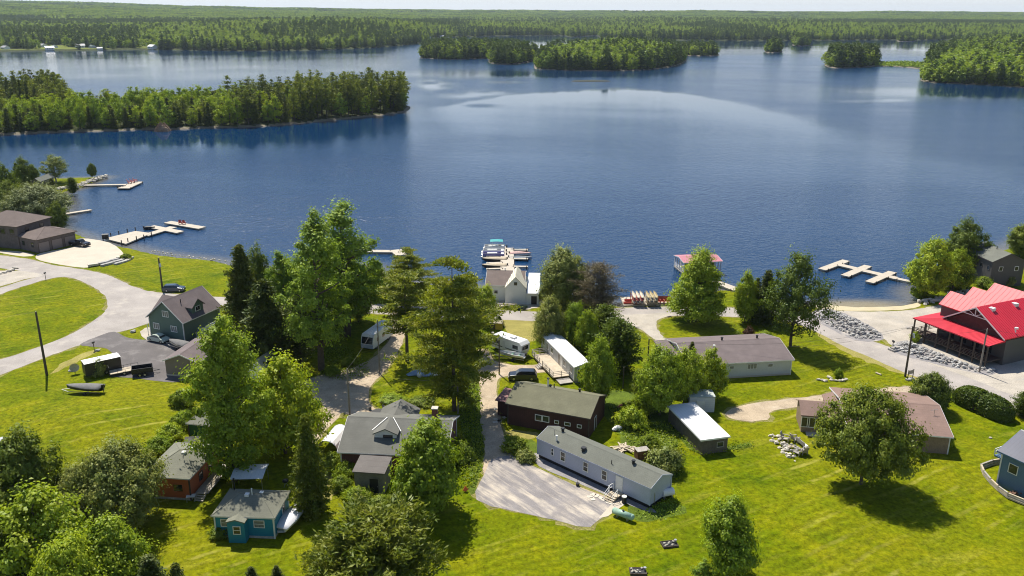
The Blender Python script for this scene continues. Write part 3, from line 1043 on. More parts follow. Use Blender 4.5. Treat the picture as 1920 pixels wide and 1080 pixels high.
    def vent(s, x, y, h=.45, r=.16, mat=None, cap=True, name='roof_vent'):
        z = s.roof_z(x, y)
        m = MB().cyl((x, y, z - .1), (x, y, z + h), r, r * .9, 8)
        if cap:
            m.cyl((x, y, z + h - .02), (x, y, z + h + .1), r * 1.45, r * 1.2, 8)
        return m.build(name, mat or MAT['black'], s.roof)

    def box_vent(s, x, y, w=.5, h=.22, mat=None, name='skylight'):
        z = s.roof_z(x, y)
        return MB().obox((x, y, z + h / 2 - .06), (w, w, h + .1)).build(name, mat or MAT['white'], s.roof)

    def chimney(s, x, y, h, w, mat, capm):
        z = s.roof_z(x, y)
        o = MB().box(x - w / 2, x + w / 2, y - w / 2, y + w / 2, z - .6, z + h).build('chimney', mat, s.root)
        MB().box(x - w / 2 - .08, x + w / 2 + .08, y - w / 2 - .08, y + w / 2 + .08, z + h - .01, z + h + .14).build('chimney_cap', capm, o)
        return o


def gable_wing(parent, cx, cy, hw, y0, y1, ze, rise, roof, wall, z0=0.0, axis='y', o=.3, name='wing', th=.14):
    """a smaller gabled volume on a house: its ridge runs along axis from y0 to y1, half width hw (house coordinates)"""
    prof = [(-hw, ze), (0, ze + rise), (hw, ze), (hw, ze - th), (0, ze + rise - th), (-hw, ze - th)]
    r = MB().extrude([(p[0] + (cx if axis == 'y' else cy), p[1]) for p in prof], y0, y1, axis).build(name + '_roof', roof, parent)
    k = hw - o
    ez = ze + rise * (1 - k / hw) - .17
    w = [(-k, z0), (-k, ez), (0, ze + rise - .17), (k, ez), (k, z0)]
    wl = MB().extrude([(p[0] + (cx if axis == 'y' else cy), p[1]) for p in w], y0 + o, y1 - .02, axis).build(name + '_wall', wall, parent)
    return r, wl


def steps(parent, x, y, rz, w, n, z1, mat, rail=None, run=.28):
    m = MB()
    for k in range(n):
        z = z1 * (n - k) / n
        m.box(-w / 2, w / 2, -(k + 1) * run, -k * run, z - .06, z)
    for e in (-w / 2, w / 2 - .05):
        m.extrude([(-n * run, 0), (-n * run, .12), (0, z1 - .07), (0, z1 - .3)], e, e + .05, 'x')
    o = m.build('steps', mat, parent, (x, y, 0))
    o.rotation_euler = (0, 0, rz)
    if rail:
        r = MB()
        for e in (-w / 2, w / 2):
            r.cyl((e, -n * run, 0), (e, -n * run, 1.0), .04, .04, 5).cyl((e, 0, z1), (e, 0, z1 + 1.0), .04, .04, 5)
            r.cyl((e, -n * run, .98), (e, 0, z1 + .98), .04, .04, 5).cyl((e, -n * run, .5), (e, 0, z1 + .5), .03, .03, 5)
        r.build('handrail', rail, o)
    return o


def railing(parent, pts, h=1.0, mat=None, step=1.6, z=0.0, rails=(1.0, .55), r=.045, name='railing'):
    """posts and rails along a line of points in the parent's coordinates; each post a part"""
    mat = mat or MAT['wood_grey']
    rm = MB()
    posts = []
    for k in range(len(pts) - 1):
        a, b = Vector((*pts[k], z)), Vector((*pts[k + 1], z))
        n = max(1, int(round((b - a).length / step)))
        for j in range(n + (k == len(pts) - 2)):
            posts.append(a.lerp(b, j / n))
        for q in rails:
            rm.cyl(a + Vector((0, 0, h * q)), b + Vector((0, 0, h * q)), r, r, 4)
    o = rm.build(name, mat, parent)
    pm = MB().box(-.05, .05, -.05, .05, 0, h + .05).mesh('post', mat)
    for p in posts:
        link('post', pm, o, p)
    return o


R_GREEN = shingle("grey_green_shingles", (.185, .185, .140))
R_GREY = shingle("grey_shingles", (.150, .148, .130))
R_GREYD = shingle("blue_grey_shingles", (.150, .155, .128))
R_BROWN = shingle("brown_shingles", (.155, .120, .105))
R_PURP = shingle("purple_brown_shingles", (.165, .132, .128))
R_ROSE = shingle("rosy_brown_shingles", (.235, .155, .125))
R_OLIVE = shingle("olive_shingles", (.165, .160, .100))
W_BLUEGREY = siding("blue_grey_siding", (.42, .45, .56))
W_BARN = plain("dark_red_brown_boards", (.072, .030, .022), .85, .15, .8, 8, .15, .2, lines=('X', 3.2, .3))
W_ORANGE = siding("orange_siding", (.40, .105, .040))
W_BLUE = siding("bright_blue_siding", (.015, .22, .34), 4)
W_GREEN = siding("sage_green_siding", (.105, .165, .135), 5)
W_GREEND = siding("dark_green_boards", (.012, .085, .022), 4)
W_TAUPE = siding("taupe_siding", (.20, .17, .14), 4)
W_WHITE = siding("white_siding", (.80, .80, .77), 5)
W_BRICK = plain("red_brown_brick", (.16, .065, .05), .9, .2, 1, 9, .25, .4, lines=('Z', 12, .2))
W_TAN = plain("tan_brick", (.26, .19, .13), .9, .1, 1, 9, .2, .3, lines=('Z', 12, .15))
W_DKGREY = siding("charcoal_siding", (.085, .080, .078), 5)
W_BLOCK = plain("grey_block", (.20, .19, .17), .95, .2, .9, 8, .15, .3, lines=('Z', 5, .15))
W_STEEL = siding("steel_blue_siding", (.095, .17, .27), 5)
R_RED = plain("red_steel_roof", (.60, .028, .05), .5, .07, .3, 5, .04, spec=.4)
R_RED2 = plain("red_seam", (.56, .030, .052), .5, .05, spec=.4)
R_NAVY = plain("dark_blue_metal_roof", (.07, .075, .11), .35, .1, .5, 6, .05, lines=('X', 2.0, .25))

# the blue grey mobile home in the foreground
h = House("mobile_home", "long blue grey mobile home with white door steps beside the gravel parking yard", "mobile home", [(1011, 823), (1225, 918), (1257, 887), (1044, 797)], 3.1, .12)
h.gable(.95, R_GREYD, fascia=W_BLUEGREY).walls(W_BLUEGREY, .55).corners(W_BLUEGREY)
MB().box(-h.L / 2 + .25, h.L / 2 - .25, -h.W / 2 + .25, h.W / 2 - .25, -.1, .56).build('skirting', MAT['black'], h.root)
for px_, w_, hh in ((1037, .32, .95), (1056, .72, 1.25), (1097, .72, 1.25), (1131, .72, 1.25)):
    p = h.local(at(px_, 847 + (px_ - 1037) * .49, 1.9))
    h.window('f', p.x, 1.95, w_, hh, MAT['white'], MAT['glass'], 1, 2)
p = h.local(at(1168, 905, 1.5))
h.door('f', p.x, .95, 2.05, .62, MAT['white'])
MB().box(p.x - .75, p.x + .75, -h.W / 2 - 1.1, -h.W / 2 + .06, .45, .6).build('landing', MAT['wood_new'], h.root)
steps(h.root, p.x, -h.W / 2 - 1.1, 0, 1.3, 4, .6, MAT['wood_new'], MAT['white'])
railing(h.root, [(p.x - .75, -h.W / 2 - 1.1), (p.x - .75, -h.W / 2)], 1.0, MAT['white'], 1.1, .6)
for x, y, hh, r in ((-7.0, .2, .5, .22), (-2.1, -1.3, .35, .30), (5.2, -.2, .45, .2)):
    h.vent(x * h.L / 19, y, hh, r)
h.vent(-6.6 * h.L / 19, -1.6, .7, .13, MAT['white'], name='vent_pipe')
h.vent(2.7 * h.L / 19, -1.5, .55, .06, MAT['black'], False, 'vent_pipe')
h.vent(-7.6 * h.L / 19, -.9, .9, .05, MAT['steel'], False, 'vent_pipe')
MB().tube([(h.L / 2 - .05, -1.4, .6), (h.L / 2 - .05, -1.4, 2.0)], .04).build('downpipe', MAT['steel'], h.root)

# the brown barn-like house behind it
h = House("barn_house", "dark red brown house with olive shingle roof behind the mobile home", "house", [(954, 758), (1113, 786), (1133, 740), (980, 713)], 3.6, .35)
h.gable(1.75, R_OLIVE, fascia=MAT['wood_dark']).walls(W_BARN).corners(MAT['wood_dark'])
for px_, py_, w_, hh, c in ((1013, 780, .95, .85, 1), (1026, 783, .95, .85, 1), (1047, 786, .55, .4, 1), (1070, 786, .8, .42, 1), (1090, 793, .55, .42, 1)):
    p = h.local(at(px_, py_, 2.0))
    h.window('f', p.x, 2.05 if w_ > .9 else 1.9, w_, hh, MAT['white'], MAT['glass'], c, 1)
h.chimney(-h.L / 2 + 4.9, 1.15, 1.3, .22, MAT['white'], MAT['black'])
h.vent(-h.L / 2 + 6.2, .25, .7, .1, MAT['black'], False, 'vent_pipe')
h.vent(h.L / 2 - 3.4, .9, .45, .18)
h.vent(-h.L / 2 + 5.4, .8, .3, .18)
pr = MB().extrude([(-2.3, 2.75), (1.9, 3.1), (1.9, 3.0), (-2.3, 2.63)], -h.L / 2 - 2.6, -h.L / 2 + .45, 'x').build('porch_roof', shingle("maroon_shingles", (.25, .14, .135)), h.root)
MB().box(-h.L / 2 - 2.3, -h.L / 2 + .36, -1.9, 1.6, 0, 2.6).build('porch_wall', W_BARN, h.root)
h.door('r', -.6, .9, 2.0, .1, MAT['wood_dark'])

# the house in the middle with dormer and porch
h = House("dormer_house", "grey roofed house with a white dormer half hidden by the round maple", "house", [(632, 847.5), (838, 856), (818, 787), (650, 780)], 3.3, .4, ridge=2.3)
h.gable(2.3, R_GREY, fascia=MAT['trim']).walls(W_BRICK).corners(MAT['trim'])
p = h.local(at(717, 838, 4.0))
yd = -h.W * .30
dr, dw = gable_wing(h.root, p.x, 0, 1.75, yd, -.1, 4.95, .8, R_GREY, MAT['white'], 3.6, 'y', .22, 'dormer')
MB().box(p.x - .35, p.x + 1.0, yd + .17, yd + .24, 3.9, 4.75).build('dormer_window', MAT['glass'], dw)
for e in (-1, 1):
    MB().cyl((p.x + e * .42, -.1, 5.72), (p.x + e * 2.0, yd + 1.0, 4.98), .07, .07, 4).build('flashing', MAT['white'], dr)
p = h.local(at(748, 775, 3.0))
gable_wing(h.root, p.x, 0, 2.9, .3, h.W / 2 + 2.6, 2.9, 1.5, R_GREY, W_BRICK, 0, 'y', .3, 'porch')
h.chimney(h.L / 2 - 2.6, .3, 1.7, .75, W_BRICK, MAT['stone_pale'])
for x in (-3.8, -2.4, -.6):
    h.window('f', x, 1.9, .8, 1.1, MAT['trim'])
a = House("lean_to", "grey flat roofed concrete lean-to with a dark doorway below the brick house", "shed", [(661, 884), (730, 889), (727, 860), (675, 857)], 3.1, .2)
a.flat(shingle("brown_grey_felt", (.15, .135, .125)), .35, .15).walls(W_BLOCK)
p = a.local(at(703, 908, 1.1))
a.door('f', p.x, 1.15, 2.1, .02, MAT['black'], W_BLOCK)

# boat shelter with white tarp against that house
p0 = at(628, 838)
t = thing("boat_shelter", "white tarp boat shelter leaning on the west end of the grey roofed house", "boat shelter", p0, rad(78))
arch = []
for x in (-2.6, -.9, .9, 2.6):
    arch.append([Vector((x, 1.7 * math.cos(q), 2.3 * math.sin(q) ** .8)) for q in np.linspace(.25, math.pi - .02, 9)])
tp = MB()
for k in range(3):
    for j in range(8):
        tp.poly([arch[k][j], arch[k + 1][j], arch[k + 1][j + 1], arch[k][j + 1]])
for k in range(3):
    for j in range(8):
        tp.poly([v * .985 for v in (arch[k][j + 1], arch[k + 1][j + 1], arch[k + 1][j], arch[k][j])])
tp.build('tarp', MAT['white'], t)
for k in (0, 3):
    MB().tube([v * 1.01 for v in arch[k]], .04, 5).build('arch', MAT['steel'], t)

# orange house
h = House("orange_house", "small orange house with grey green hip roof beside the bushes", "house", [(280, 889), (366, 904), (404, 829), (314, 832)], 3.3, .3)
h.hip(1.5, h.L * .48, R_GREEN).walls(W_ORANGE, 0, MAT['stone']).corners(MAT['wood_dark'])
p = h.local(at(338, 911, 1.7))
h.window('f', p.x, 1.75, 1.2, 1.0, W_ORANGE, MAT['glass'])
h.window('r', -1.2, 1.8, .9, 1.0, MAT['wood_dark'])
h.window('r', 1.5, 1.8, .9, 1.0, MAT['wood_dark'])
h.box_vent(.6, -.4, .5)
h.box_vent(.9, 1.3, .5)
dk = MB().box(h.L / 2 - .1, h.L / 2 + 1.6, -h.W / 2 + 1.2, h.W / 2 - .3, .55, .7).build('deck', MAT['wood_grey'], h.root)
railing(h.root, [(h.L / 2 + 1.55, -h.W / 2 + 1.2), (h.L / 2 + 1.55, h.W / 2 - .4)], .95, MAT['wood_new'], 1.3, .7, (1.0, .75, .5, .25))
steps(h.root, h.L / 2 + .75, -h.W / 2 + 1.2, 0, 1.2, 4, .7, MAT['wood_new'])
b = House("lean_to", "small grey roofed shed tucked behind the orange house", "shed", [(339, 836), (384, 832), (388, 818), (356, 820)], 2.6, .2)
b.gable(.7, R_GREY).walls(W_ORANGE)

# blue house
h = House("blue_house", "small bright blue house with grey hip roof and front porch", "house", [(394, 967), (516, 972.5), (544, 919.5), (432, 916.5)], 3.0, .3)
h.hip(1.35, h.W * .42, R_GREEN).walls(W_BLUE, 0, MAT['stone']).corners(MAT['white'])
for px_ in (426, 489):
    p = h.local(at(px_, 978, 1.9))
    h.window('f', p.x, 1.95, 1.15, .85, MAT['trim'], MAT['glass_curtain'], 1, 2)
p = h.local(at(451, 985, 1.5))
gable_wing(h.root, p.x, 0, 1.15, -h.W / 2 - .95, -h.W / 2 + 2.2, 2.86, .35, R_GREEN, W_BLUE, 0, 'y', .12, 'porch')
h.window('f', p.x + .1, 1.75, .75, .95, MAT['trim'], MAT['glass'], 1, 2, 1.15)
h.window('r', .8, 1.9, .8, 1.0, MAT['trim'])
h.vent(.25, -.2, .8, .07, MAT['white'], True, 'vent_pipe')
h.box_vent(-.35, -.25, .5)
h.box_vent(1.25, .3, .45)
h.vent(-h.L / 2 + .9, h.W / 2 - .7, 1.5, .09, MAT['black'], True, 'vent_pipe')

# dark green cottage behind the orange house
h = House("green_cottage", "little dark green cottage with grey hip roof under the tall maple", "cottage", [(353, 795), (412, 800), (420, 762), (386, 757)], 2.9, .3)
h.hip(1.3, h.L * .45, R_GREEN).walls(W_GREEND).corners(MAT['wood_dark'])
h.window('f', 1.2, 1.8, .9, .9, MAT['trim'])

# sage green two storey house
h = House("green_house", "two storey sage green house with purple brown roof and gabled dormer", "house", [(280, 595), (349, 607.5), (410, 573), (342, 562)], 3.9, .4)
h.gable(3.75, R_PURP, 'y', fascia=MAT['trim']).walls(W_GREEN).corners(MAT['trim'])
for px_, py_, z_, w_ in ((312, 588, 5.0, 1.35), (298, 609, 2.2, 1.35), (333, 614, 2.2, 1.35)):
    p = h.local(at(px_, py_, z_))
    h.window('f', p.x, z_, w_, 1.05, MAT['white'], MAT['glass_curtain'], 3, 1)
yc = -.4
r_, w_ = gable_wing(h.root, 0, yc, 1.75, .8, h.L / 2 - .75, 5.75, 1.5, R_PURP, W_GREEN, 3.9, 'x', .25, 'dormer')
MB().box(h.L / 2 - .77, h.L / 2 - .73, yc - 1.4, yc + 1.4, 4.35, 4.45).build('dormer_sill', MAT['white'], w_)
MB().extrude([(yc - 1.75, 5.75), (yc, 7.25), (yc + 1.75, 5.75), (yc + 1.75, 5.6), (yc, 7.1), (yc - 1.75, 5.6)], h.L / 2 - .748, h.L / 2 - .45, 'x').build('dormer_eave', R_PURP, r_)
dwn = MB().box(h.L / 2 - .77, h.L / 2 - .70, yc - .65, yc + .65, 4.75, 5.75).build('dormer_window', MAT['white'], h.root)
MB().box(h.L / 2 - .72, h.L / 2 - .68, yc - .53, yc - .04, 4.86, 5.64).box(h.L / 2 - .72, h.L / 2 - .68, yc + .04, yc + .53, 4.86, 5.64).build('pane', MAT['glass'], dwn)
gable_wing(h.root, 0, h.W / 2 - 4.2, 3.2, -h.L / 2 - 1.8, -.2, 3.9, 2.3, R_PURP, W_GREEN, 0, 'x', .3, 'wing')
h.vent(1.3, -2.0, .7, .09, MAT['black'], False, 'vent_pipe')
st = MB().box(h.L / 2 - .35, h.L / 2 + 1.5, -1.0, 3.2, 1.0, 1.15).build('deck', MAT['white'], h.root)
railing(h.root, [(h.L / 2 + 1.45, -1.0), (h.L / 2 + 1.45, 3.2)], 1.0, MAT['white'], 1.2, 1.15, (1.0, .6, .3))
steps(h.root, h.L / 2 + .8, -1.0, 0, 1.3, 5, 1.15, MAT['white'], MAT['white'])
railing(h.root, [(-h.L / 2 - .5, -h.W / 2 + .6), (-h.L / 2 - .5, -1.2)], 2.2, MAT['white'], 1.1, 0, (1.0, .45))

# grey garage beside it
h = House("garage", "taupe gabled garage at the dark asphalt yard behind the tall maple", "garage", [(306, 677), (372, 680), (428, 641), (362, 634)], 2.9, .3)
h.gable(1.35, R_PURP, 'y', fascia=MAT['trim']).walls(W_TAUPE, 0, MAT['concrete'])
MB().box(-h.L / 2 + .2, -h.L / 2 + .28, -1.8, 1.0, .1, 2.3).build('garage_door', MAT['white'], h.root)
h = House("cabin", "pale beige gable roofed cabin showing between the trees", "cabin", [(468, 690), (507, 692), (519, 671), (482, 664)], 2.8, .25)
h.gable(1.3, shingle("pale_beige_roofing", (.40, .385, .30)), 'y').walls(W_WHITE)

# white boathouse by the lake
h = House("boathouse", "white waterfront boathouse with brown roof and tall gabled front by the boat dock", "boathouse", [(909.5, 534.5), (984, 536), (982, 507), (909.5, 507)], 3.6, .3, ridge=1.7)
h.gable(1.7, R_BROWN, fascia=MAT['white']).walls(W_WHITE, -1.0).corners(MAT['white'])
p = h.local(at(966, 545, 3.5))
gable_wing(h.root, p.x, 0, 2.35, -h.W / 2 - 1.9, .6, 3.6, 2.55, shingle("cream_metal_roof", (.50, .47, .37)), W_WHITE, 0, 'y', .12, 'gable_front')
for k in range(5):
    MB().cyl((p.x - .35 - k * .42, -h.W / 2 - 1.75, 6.1 - k * .46 - .32), (p.x - .35 - k * .42, .3, 6.1 - k * .46 - .32), .06, .06, 4).build('batten', MAT['white'], h.root)
h.window('f', p.x, 4.6, .5, .5, MAT['wood_dark'], d=2.1)
q = h.local(at(932, 540, 1.8))
h.window('f', q.x, 2.0, .7, .7, MAT['trim'])
h.vent(-h.L / 2 + 4.0, .3, .5, .12, MAT['white'])
MB().extrude([(-h.W / 2 - 2.1, 2.6), (h.W / 2 - 1.2, 3.5), (h.W / 2 - 1.2, 3.36), (-h.W / 2 - 2.1, 2.46)], p.x + 2.45, p.x + 5.1, 'x').build('annex_roof', MAT['white_metal'], h.root)
MB().box(p.x + 2.3, p.x + 4.95, -h.W / 2 - 1.85, h.W / 2 - 1.4, 0, 2.4).build('annex_wall', W_WHITE, h.root)
MB().box(p.x + 3.4, p.x + 4.6, -h.W / 2 - 1.93, -h.W / 2 - 1.85, .05, 1.9).build('annex_door', MAT['black'], h.root)

# white mobile home with deck
h = House("mobile_home", "white mobile home with white metal roof and a railed deck", "mobile home", [(1015, 627), (1076, 689), (1112, 684), (1046, 623.5)], 3.0, .12)
h.gable(.45, MAT['white_metal'], fascia=MAT['white']).walls(siding("pale_grey_siding", (.52, .53, .54), 4), .5).corners(MAT['trim'])
MB().box(-h.L / 2 + .2, h.L / 2 - .2, -h.W / 2 + .2, h.W / 2 - .2, -.1, .51).build('skirting', MAT['wood_grey'], h.root)
for x in (-.42, -.30, -.16, .22, .40):
    h.window('f', x * h.L, 1.9, .95, 1.0, MAT['white'], MAT['glass'], 2, 1)
h.window('r', -.5, 1.9, 1.0, 1.2, MAT['white'])
h.door('f', .06 * h.L, .95, 2.05, .55, MAT['wood_grey'])
h.door('f', .13 * h.L, .95, 2.05, .55, MAT['white'])
y0 = -h.W / 2 + .1
dk = MB().box(-.30 * h.L, .36 * h.L, y0 - 3.0, y0, .42, .56).build('deck', MAT['wood_new'], h.root)
railing(h.root, [(-.30 * h.L, y0), (-.30 * h.L, y0 - 3.0), (-.05 * h.L, y0 - 3.0)], 1.0, MAT['wood_grey'], 1.5, .56, (1.0, .7, .4))
railing(h.root, [(.04 * h.L, y0 - 3.0), (.36 * h.L, y0 - 3.0), (.36 * h.L, y0)], 1.0, MAT['wood_grey'], 1.5, .56, (1.0, .7, .4))
steps(h.root, -.005 * h.L, y0 - 3.0, 0, 1.4, 3, .56, MAT['wood_grey'])
MB().box(.36 * h.L + .3, .36 * h.L + 2.3, y0 - 2.6, y0 - .2, .2, .32).build('ramp', MAT['wood_grey'], h.root)

# long low house right of the middle
h = House("bungalow", "long white bungalow with purple brown roof and a lawn in front", "bungalow", [(1290, 685), (1490, 674), (1470, 633), (1318, 641)], 3.0, .35, ridge=1.55)
h.gable(1.55, R_PURP, fascia=MAT['white']).walls(siding("pale_grey_white_siding", (.56, .57, .55), 5), 0, MAT['concrete']).corners(MAT['white'])
for px_, w_, hh, c in ((1364, .7, .45, 1), (1404, 1.6, .85, 3), (1440, .8, .5, 1)):
    p = h.local(at(px_, 682, 1.9))
    h.window('f', p.x, 2.0, w_, hh, MAT['trim'], MAT['glass_curtain'], c, 1)
for x, y in ((-.05, .6), (.30, .9)):
    h.vent(x * h.L, y, .5, .18)
h.vent(-.17 * h.L, -1.7, .3, .18, MAT['white'])
MB().extrude([(-h.W / 2 + 1.0, 2.7), (h.W / 2 - 1.5, 3.3), (h.W / 2 - 1.5, 3.14), (-h.W / 2 + 1.0, 2.54)], -h.L / 2 - 2.6, -h.L / 2 + .3, 'x').build('porch_roof', R_PURP, h.root)
MB().box(-h.L / 2 - 2.3, -h.L / 2 + .36, -h.W / 2 + 1.4, h.W / 2 - 1.8, 0, 2.5).build('porch_wall', W_GREEN, h.root)

# two sheds
h = House("garden_shed", "square white metal shed behind the flat roofed shelter", "shed", [(1290, 742), (1340.5, 741), (1336, 734), (1288, 734.5)], 2.7, .08)
h.W = max(h.W, 2.6)
h.flat(plain("mossy_white_roof", (.52, .55, .50), .6, .15, 1.5, 8, .1, stain=((.25, .30, .12), .5)), .12, .1).walls(siding("white_sheet", (.62, .64, .66), 3))
h.door('f', -.2, 1.2, 1.9, .1, MAT['white'])
h = House("flat_roof_shelter", "open low shed under a large white metal roof beside the hedge", "shed", [(1305, 826), (1359.5, 820), (1311, 754), (1260, 761)], 2.5, .22)
h.flat(MAT['white_metal'], .15, .12, MAT['white']).walls(plain("weathered_boards", (.13, .11, .085), .9, .2, 1, 8, .2, .2, lines=('X', 3, .3)))
h.window('f', .9, 1.3, .9, .7, MAT['wood_grey'])

# rosy roofed bungalow behind the oak
h = House("bungalow", "tan brick bungalow with rosy brown roof behind the big oak", "bungalow", [(1590, 804.5), (1788.5, 820), (1757, 760), (1580, 746)], 2.9, .35, ridge=1.5)
h.gable(1.5, R_ROSE, fascia=MAT['trim']).walls(W_TAN).corners(MAT['trim'])
p, q, e_ = h.local(at(1498, 749, 4.1)), h.local(at(1572, 756, 4.1)), h.local(at(1530, 780.5, 2.9))
cy_ = (p.y + q.y) / 2
hw_ = cy_ - e_.y
gable_wing(h.root, 0, cy_, hw_, p.x, -h.L / 2 + .6, 2.9, 1.2, R_ROSE, W_TAN, 0, 'x', .3, 'sunroom')
yf = cy_ - hw_ + .3
for k, px_ in enumerate((1510, 1521, 1535, 1548)):
    x = h.local(at(px_, 791, 1.7)).x
    f = MB().box(x - .62, x + .62, yf - .06, yf - .003, .85, .95).box(x - .62, x + .62, yf - .06, yf - .003, 2.45, 2.55).box(x - .62, x - .52, yf - .06, yf - .003, .95, 2.45).box(x + .52, x + .62, yf - .06, yf - .003, .95, 2.45).build('window', MAT['trim'], h.root)
    MB().box(x - .52, x + .52, yf - .03, yf - .002, .95, 2.45).build('pane', MAT['glass'], f)
MB().box(p.x + 1.0, p.x + 4.5, yf - 1.3, yf + .05, 0, .12).build('doorstep', MAT['concrete'], h.root)
w = h.local(at(1580, 741, 3.8))
gable_wing(h.root, w.x, 0, 2.6, w.y - 2.2, w.y + 2.2, 2.7, 1.0, R_ROSE, W_TAN, 0, 'y', .3, 'wing')
h.vent(-.12 * h.L, -.4, .35, .15)
MB().cyl((.40 * h.L, -2.5, 3.0), (.40 * h.L, -2.5, 4.8), .04, .04, 5).cyl((.40 * h.L - .5, -2.5, 4.6), (.40 * h.L + .5, -2.3, 4.7), .03, .03, 4).build('antenna', MAT['steel'], h.roof)

# red roofed lodge
h = House("lodge", "dark timber lodge with bright red metal roof and wraparound veranda", "lodge", [(1722, 600), (1866, 653), (2010, 608), (1862, 560)], 4.3, .3)
LX, LW = h.L, h.W
zs = 4.3
pl, pr_ = h.local(at(1767, 594, 5.3)), h.local(at(1884, 636, 5.3))
gc, gw = (pl.x + pr_.x) / 2, (pr_.x - pl.x) / 2
gy_ = (pl.y + pr_.y) / 2
cw = h.root.matrix_basis @ Vector((gc, gy_, 0))
peak = min(11.0, max(7.5, height_to(Vector((cw.x, cw.y, 0)), 1829, 576)))
yb, ze = 24.0, 5.2
h.kind, h.ze, h.rise, h.axis = 'gable', ze, peak - ze, 'y'
h.roof = MB().extrude([(gc - gw, ze), (gc, peak), (gc + gw, ze), (gc + gw, ze - .2), (gc, peak - .2), (gc - gw, ze - .2)], gy_, yb, 'y').build('roof', R_RED, h.root)
f = MB()
f.extrude([(gc - gw - .03, ze + .02), (gc, peak + .03), (gc + gw + .03, ze + .02), (gc + gw + .03, ze - .25), (gc, peak - .24), (gc - gw - .03, ze - .25)], gy_ - .06, gy_, 'y')
f.build('fascia', MAT['trim'], h.roof)
sm = MB()
sl = math.hypot(gw, peak - ze)
for k in range(int((yb - gy_) / .55)):
    y = gy_ + .3 + k * .55
    for e in (-1, 1):
        sm.extrude([(gc + e * gw, ze), (gc + e * .1, peak - .02 - .1 * (peak - ze) / gw), (gc + e * .1, peak + .05 - .1 * (peak - ze) / gw), (gc + e * gw, ze + .06)], y, y + .05, 'y')
tag(sm.build('roof_seam', R_RED2, h.roof), kind='stuff')
skb = MB()
y0, y1 = -LW / 2, gy_ + .4
xl, xr = -LX / 2, LX / 2
z1 = ze - .25
skb.poly([(xl, y0, zs), (xr, y0, zs), (gc + gw, y1, z1), (gc - gw - .2, y1, z1)])
skb.poly([(xl, yb, zs), (xl, y0, zs), (gc - gw - .2, y1, z1), (gc - gw - .2, yb, z1)])
skb.poly([(xr, y0, zs), (xr, y1 + .8, zs), (gc + gw, y1, z1)])
skb.box(xl, xr, y0 + .004, y0 + .14, zs - .2, zs - .004)
skb.box(xl + .004, xl + .14, y0 + .15, yb, zs - .2, zs - .004)
skb.build('veranda_roof', R_RED, h.root)
sm = MB()
for k in range(int((xr - xl) / .5)):
    x = xl + .25 + k * .5
    t = (x - xl) / (xr - xl)
    x2 = gc - gw + t * 2 * gw
    sm.cyl((x, y0, zs + .01), (x2, y1, z1 + .01), .03, .03, 4)
tag(sm.build('veranda_seam', R_RED2, h.root), kind='stuff')
MB().extrude([(gc - gw + .3, ze - .3), (gc, peak - .35), (gc + gw - .3, ze - .3)], gy_ + .7, gy_ + .9, 'y').build('gable_wall', plain("dark_brown_gable", (.07, .03, .028), .8, .2), h.root)
tr = MB()
tz = peak - (peak - ze) * .42
tw = gw * .40
tr.cyl((gc - tw, gy_ + .1, tz), (gc + tw, gy_ + .1, tz), .09, .09, 4).cyl((gc, gy_ + .1, tz), (gc, gy_ + .1, peak - .3), .08, .08, 4)
for e in (-.55, .55):
    tr.cyl((gc, gy_ + .1, tz), (gc + e * tw, gy_ + .1, tz + (peak - tz) * .45), .07, .07, 4)
tr.build('gable_truss', MAT['trim'], h.root)
MB().box(xl + 2.6, gc + gw - .3, y1 + .6, yb - .5, 0, zs + .4).build('wall', W_DKGREY, h.root)
MB().box(xl + .2, xr - .2, y0 + .25, y1 + .6, 1.0, 1.2).build('veranda_floor', MAT['wood_dark'], h.root)
pm = MB().box(-.11, .11, -.11, .11, 0, zs - .15).mesh('veranda_post', MAT['wood_dark'])
for k in range(7):
    link('veranda_post', pm, h.root, (xl + .35 + k * (xr - xl - .7) / 6, y0 + .35, 0))
for k in range(4):
    link('veranda_post', pm, h.root, (xl + .35, y0 + 3.5 + k * 4.2, 0))
railing(h.root, [(xl + .3, y0 + 9), (xl + .3, y0 + .3), (xr - .3, y0 + .3)], 1.0, MAT['wood_dark'], 2.4, 1.2, (1.0, .72, .44, .18), .06)
for k in range(4):
    MB().box(xl + 5 + k * 2.6, xl + 6.3 + k * 2.6, y1 + .52, y1 + .62, 1.5, 3.2).build('window', MAT['glass'], h.root)
for k, yc in enumerate((gy_ + 4.3, gy_ + 10.6, gy_ + 16.8)):
    w = 2.75
    zc, rr = peak - 2.3, 2.25
    MB().extrude([(yc - w, zc), (yc, zc + rr), (yc + w, zc), (yc + w, zc - .16), (yc, zc + rr - .16), (yc - w, zc - .16)], gc - gw - 2.4, gc - .1, 'x').build('cross_gable', R_RED, h.root)
    MB().extrude([(yc - w + .35, 0), (yc - w + .35, zc), (yc, zc + rr - .4), (yc + w - .35, zc), (yc + w - .35, 0)], gc - gw - 2.0, gc - gw * .4, 'x').build('cross_gable_wall', W_DKGREY, h.root)
    s2 = MB()
    for j in range(9):
        x = gc - gw - 2.2 + j * (gw + 2.0) / 9
        for e in (-1, 1):
            s2.cyl((x, yc + e * w, zc + .01), (x, yc, zc + rr + .01), .03, .03, 4)
    tag(s2.build('roof_seam', R_RED2, h.root), kind='stuff')
for yy_ in (gy_ + 3.2, gy_ + 9.5):
    MB().obox((gc + .9, yy_, peak - .55), (.9, .9, .6)).build('roof_vent', MAT['white'], h.roof)
MB().cyl((gc + gw - .6, gy_ + 3.6, ze + .6), (gc + gw - .9, gy_ + 3.6, ze + 1.5), .12, .12, 6).obox((gc + gw - .6, gy_ + 3.6, ze + 1.4), (.5, .5, .3)).build('vent_pipe', MAT['white'], h.roof)

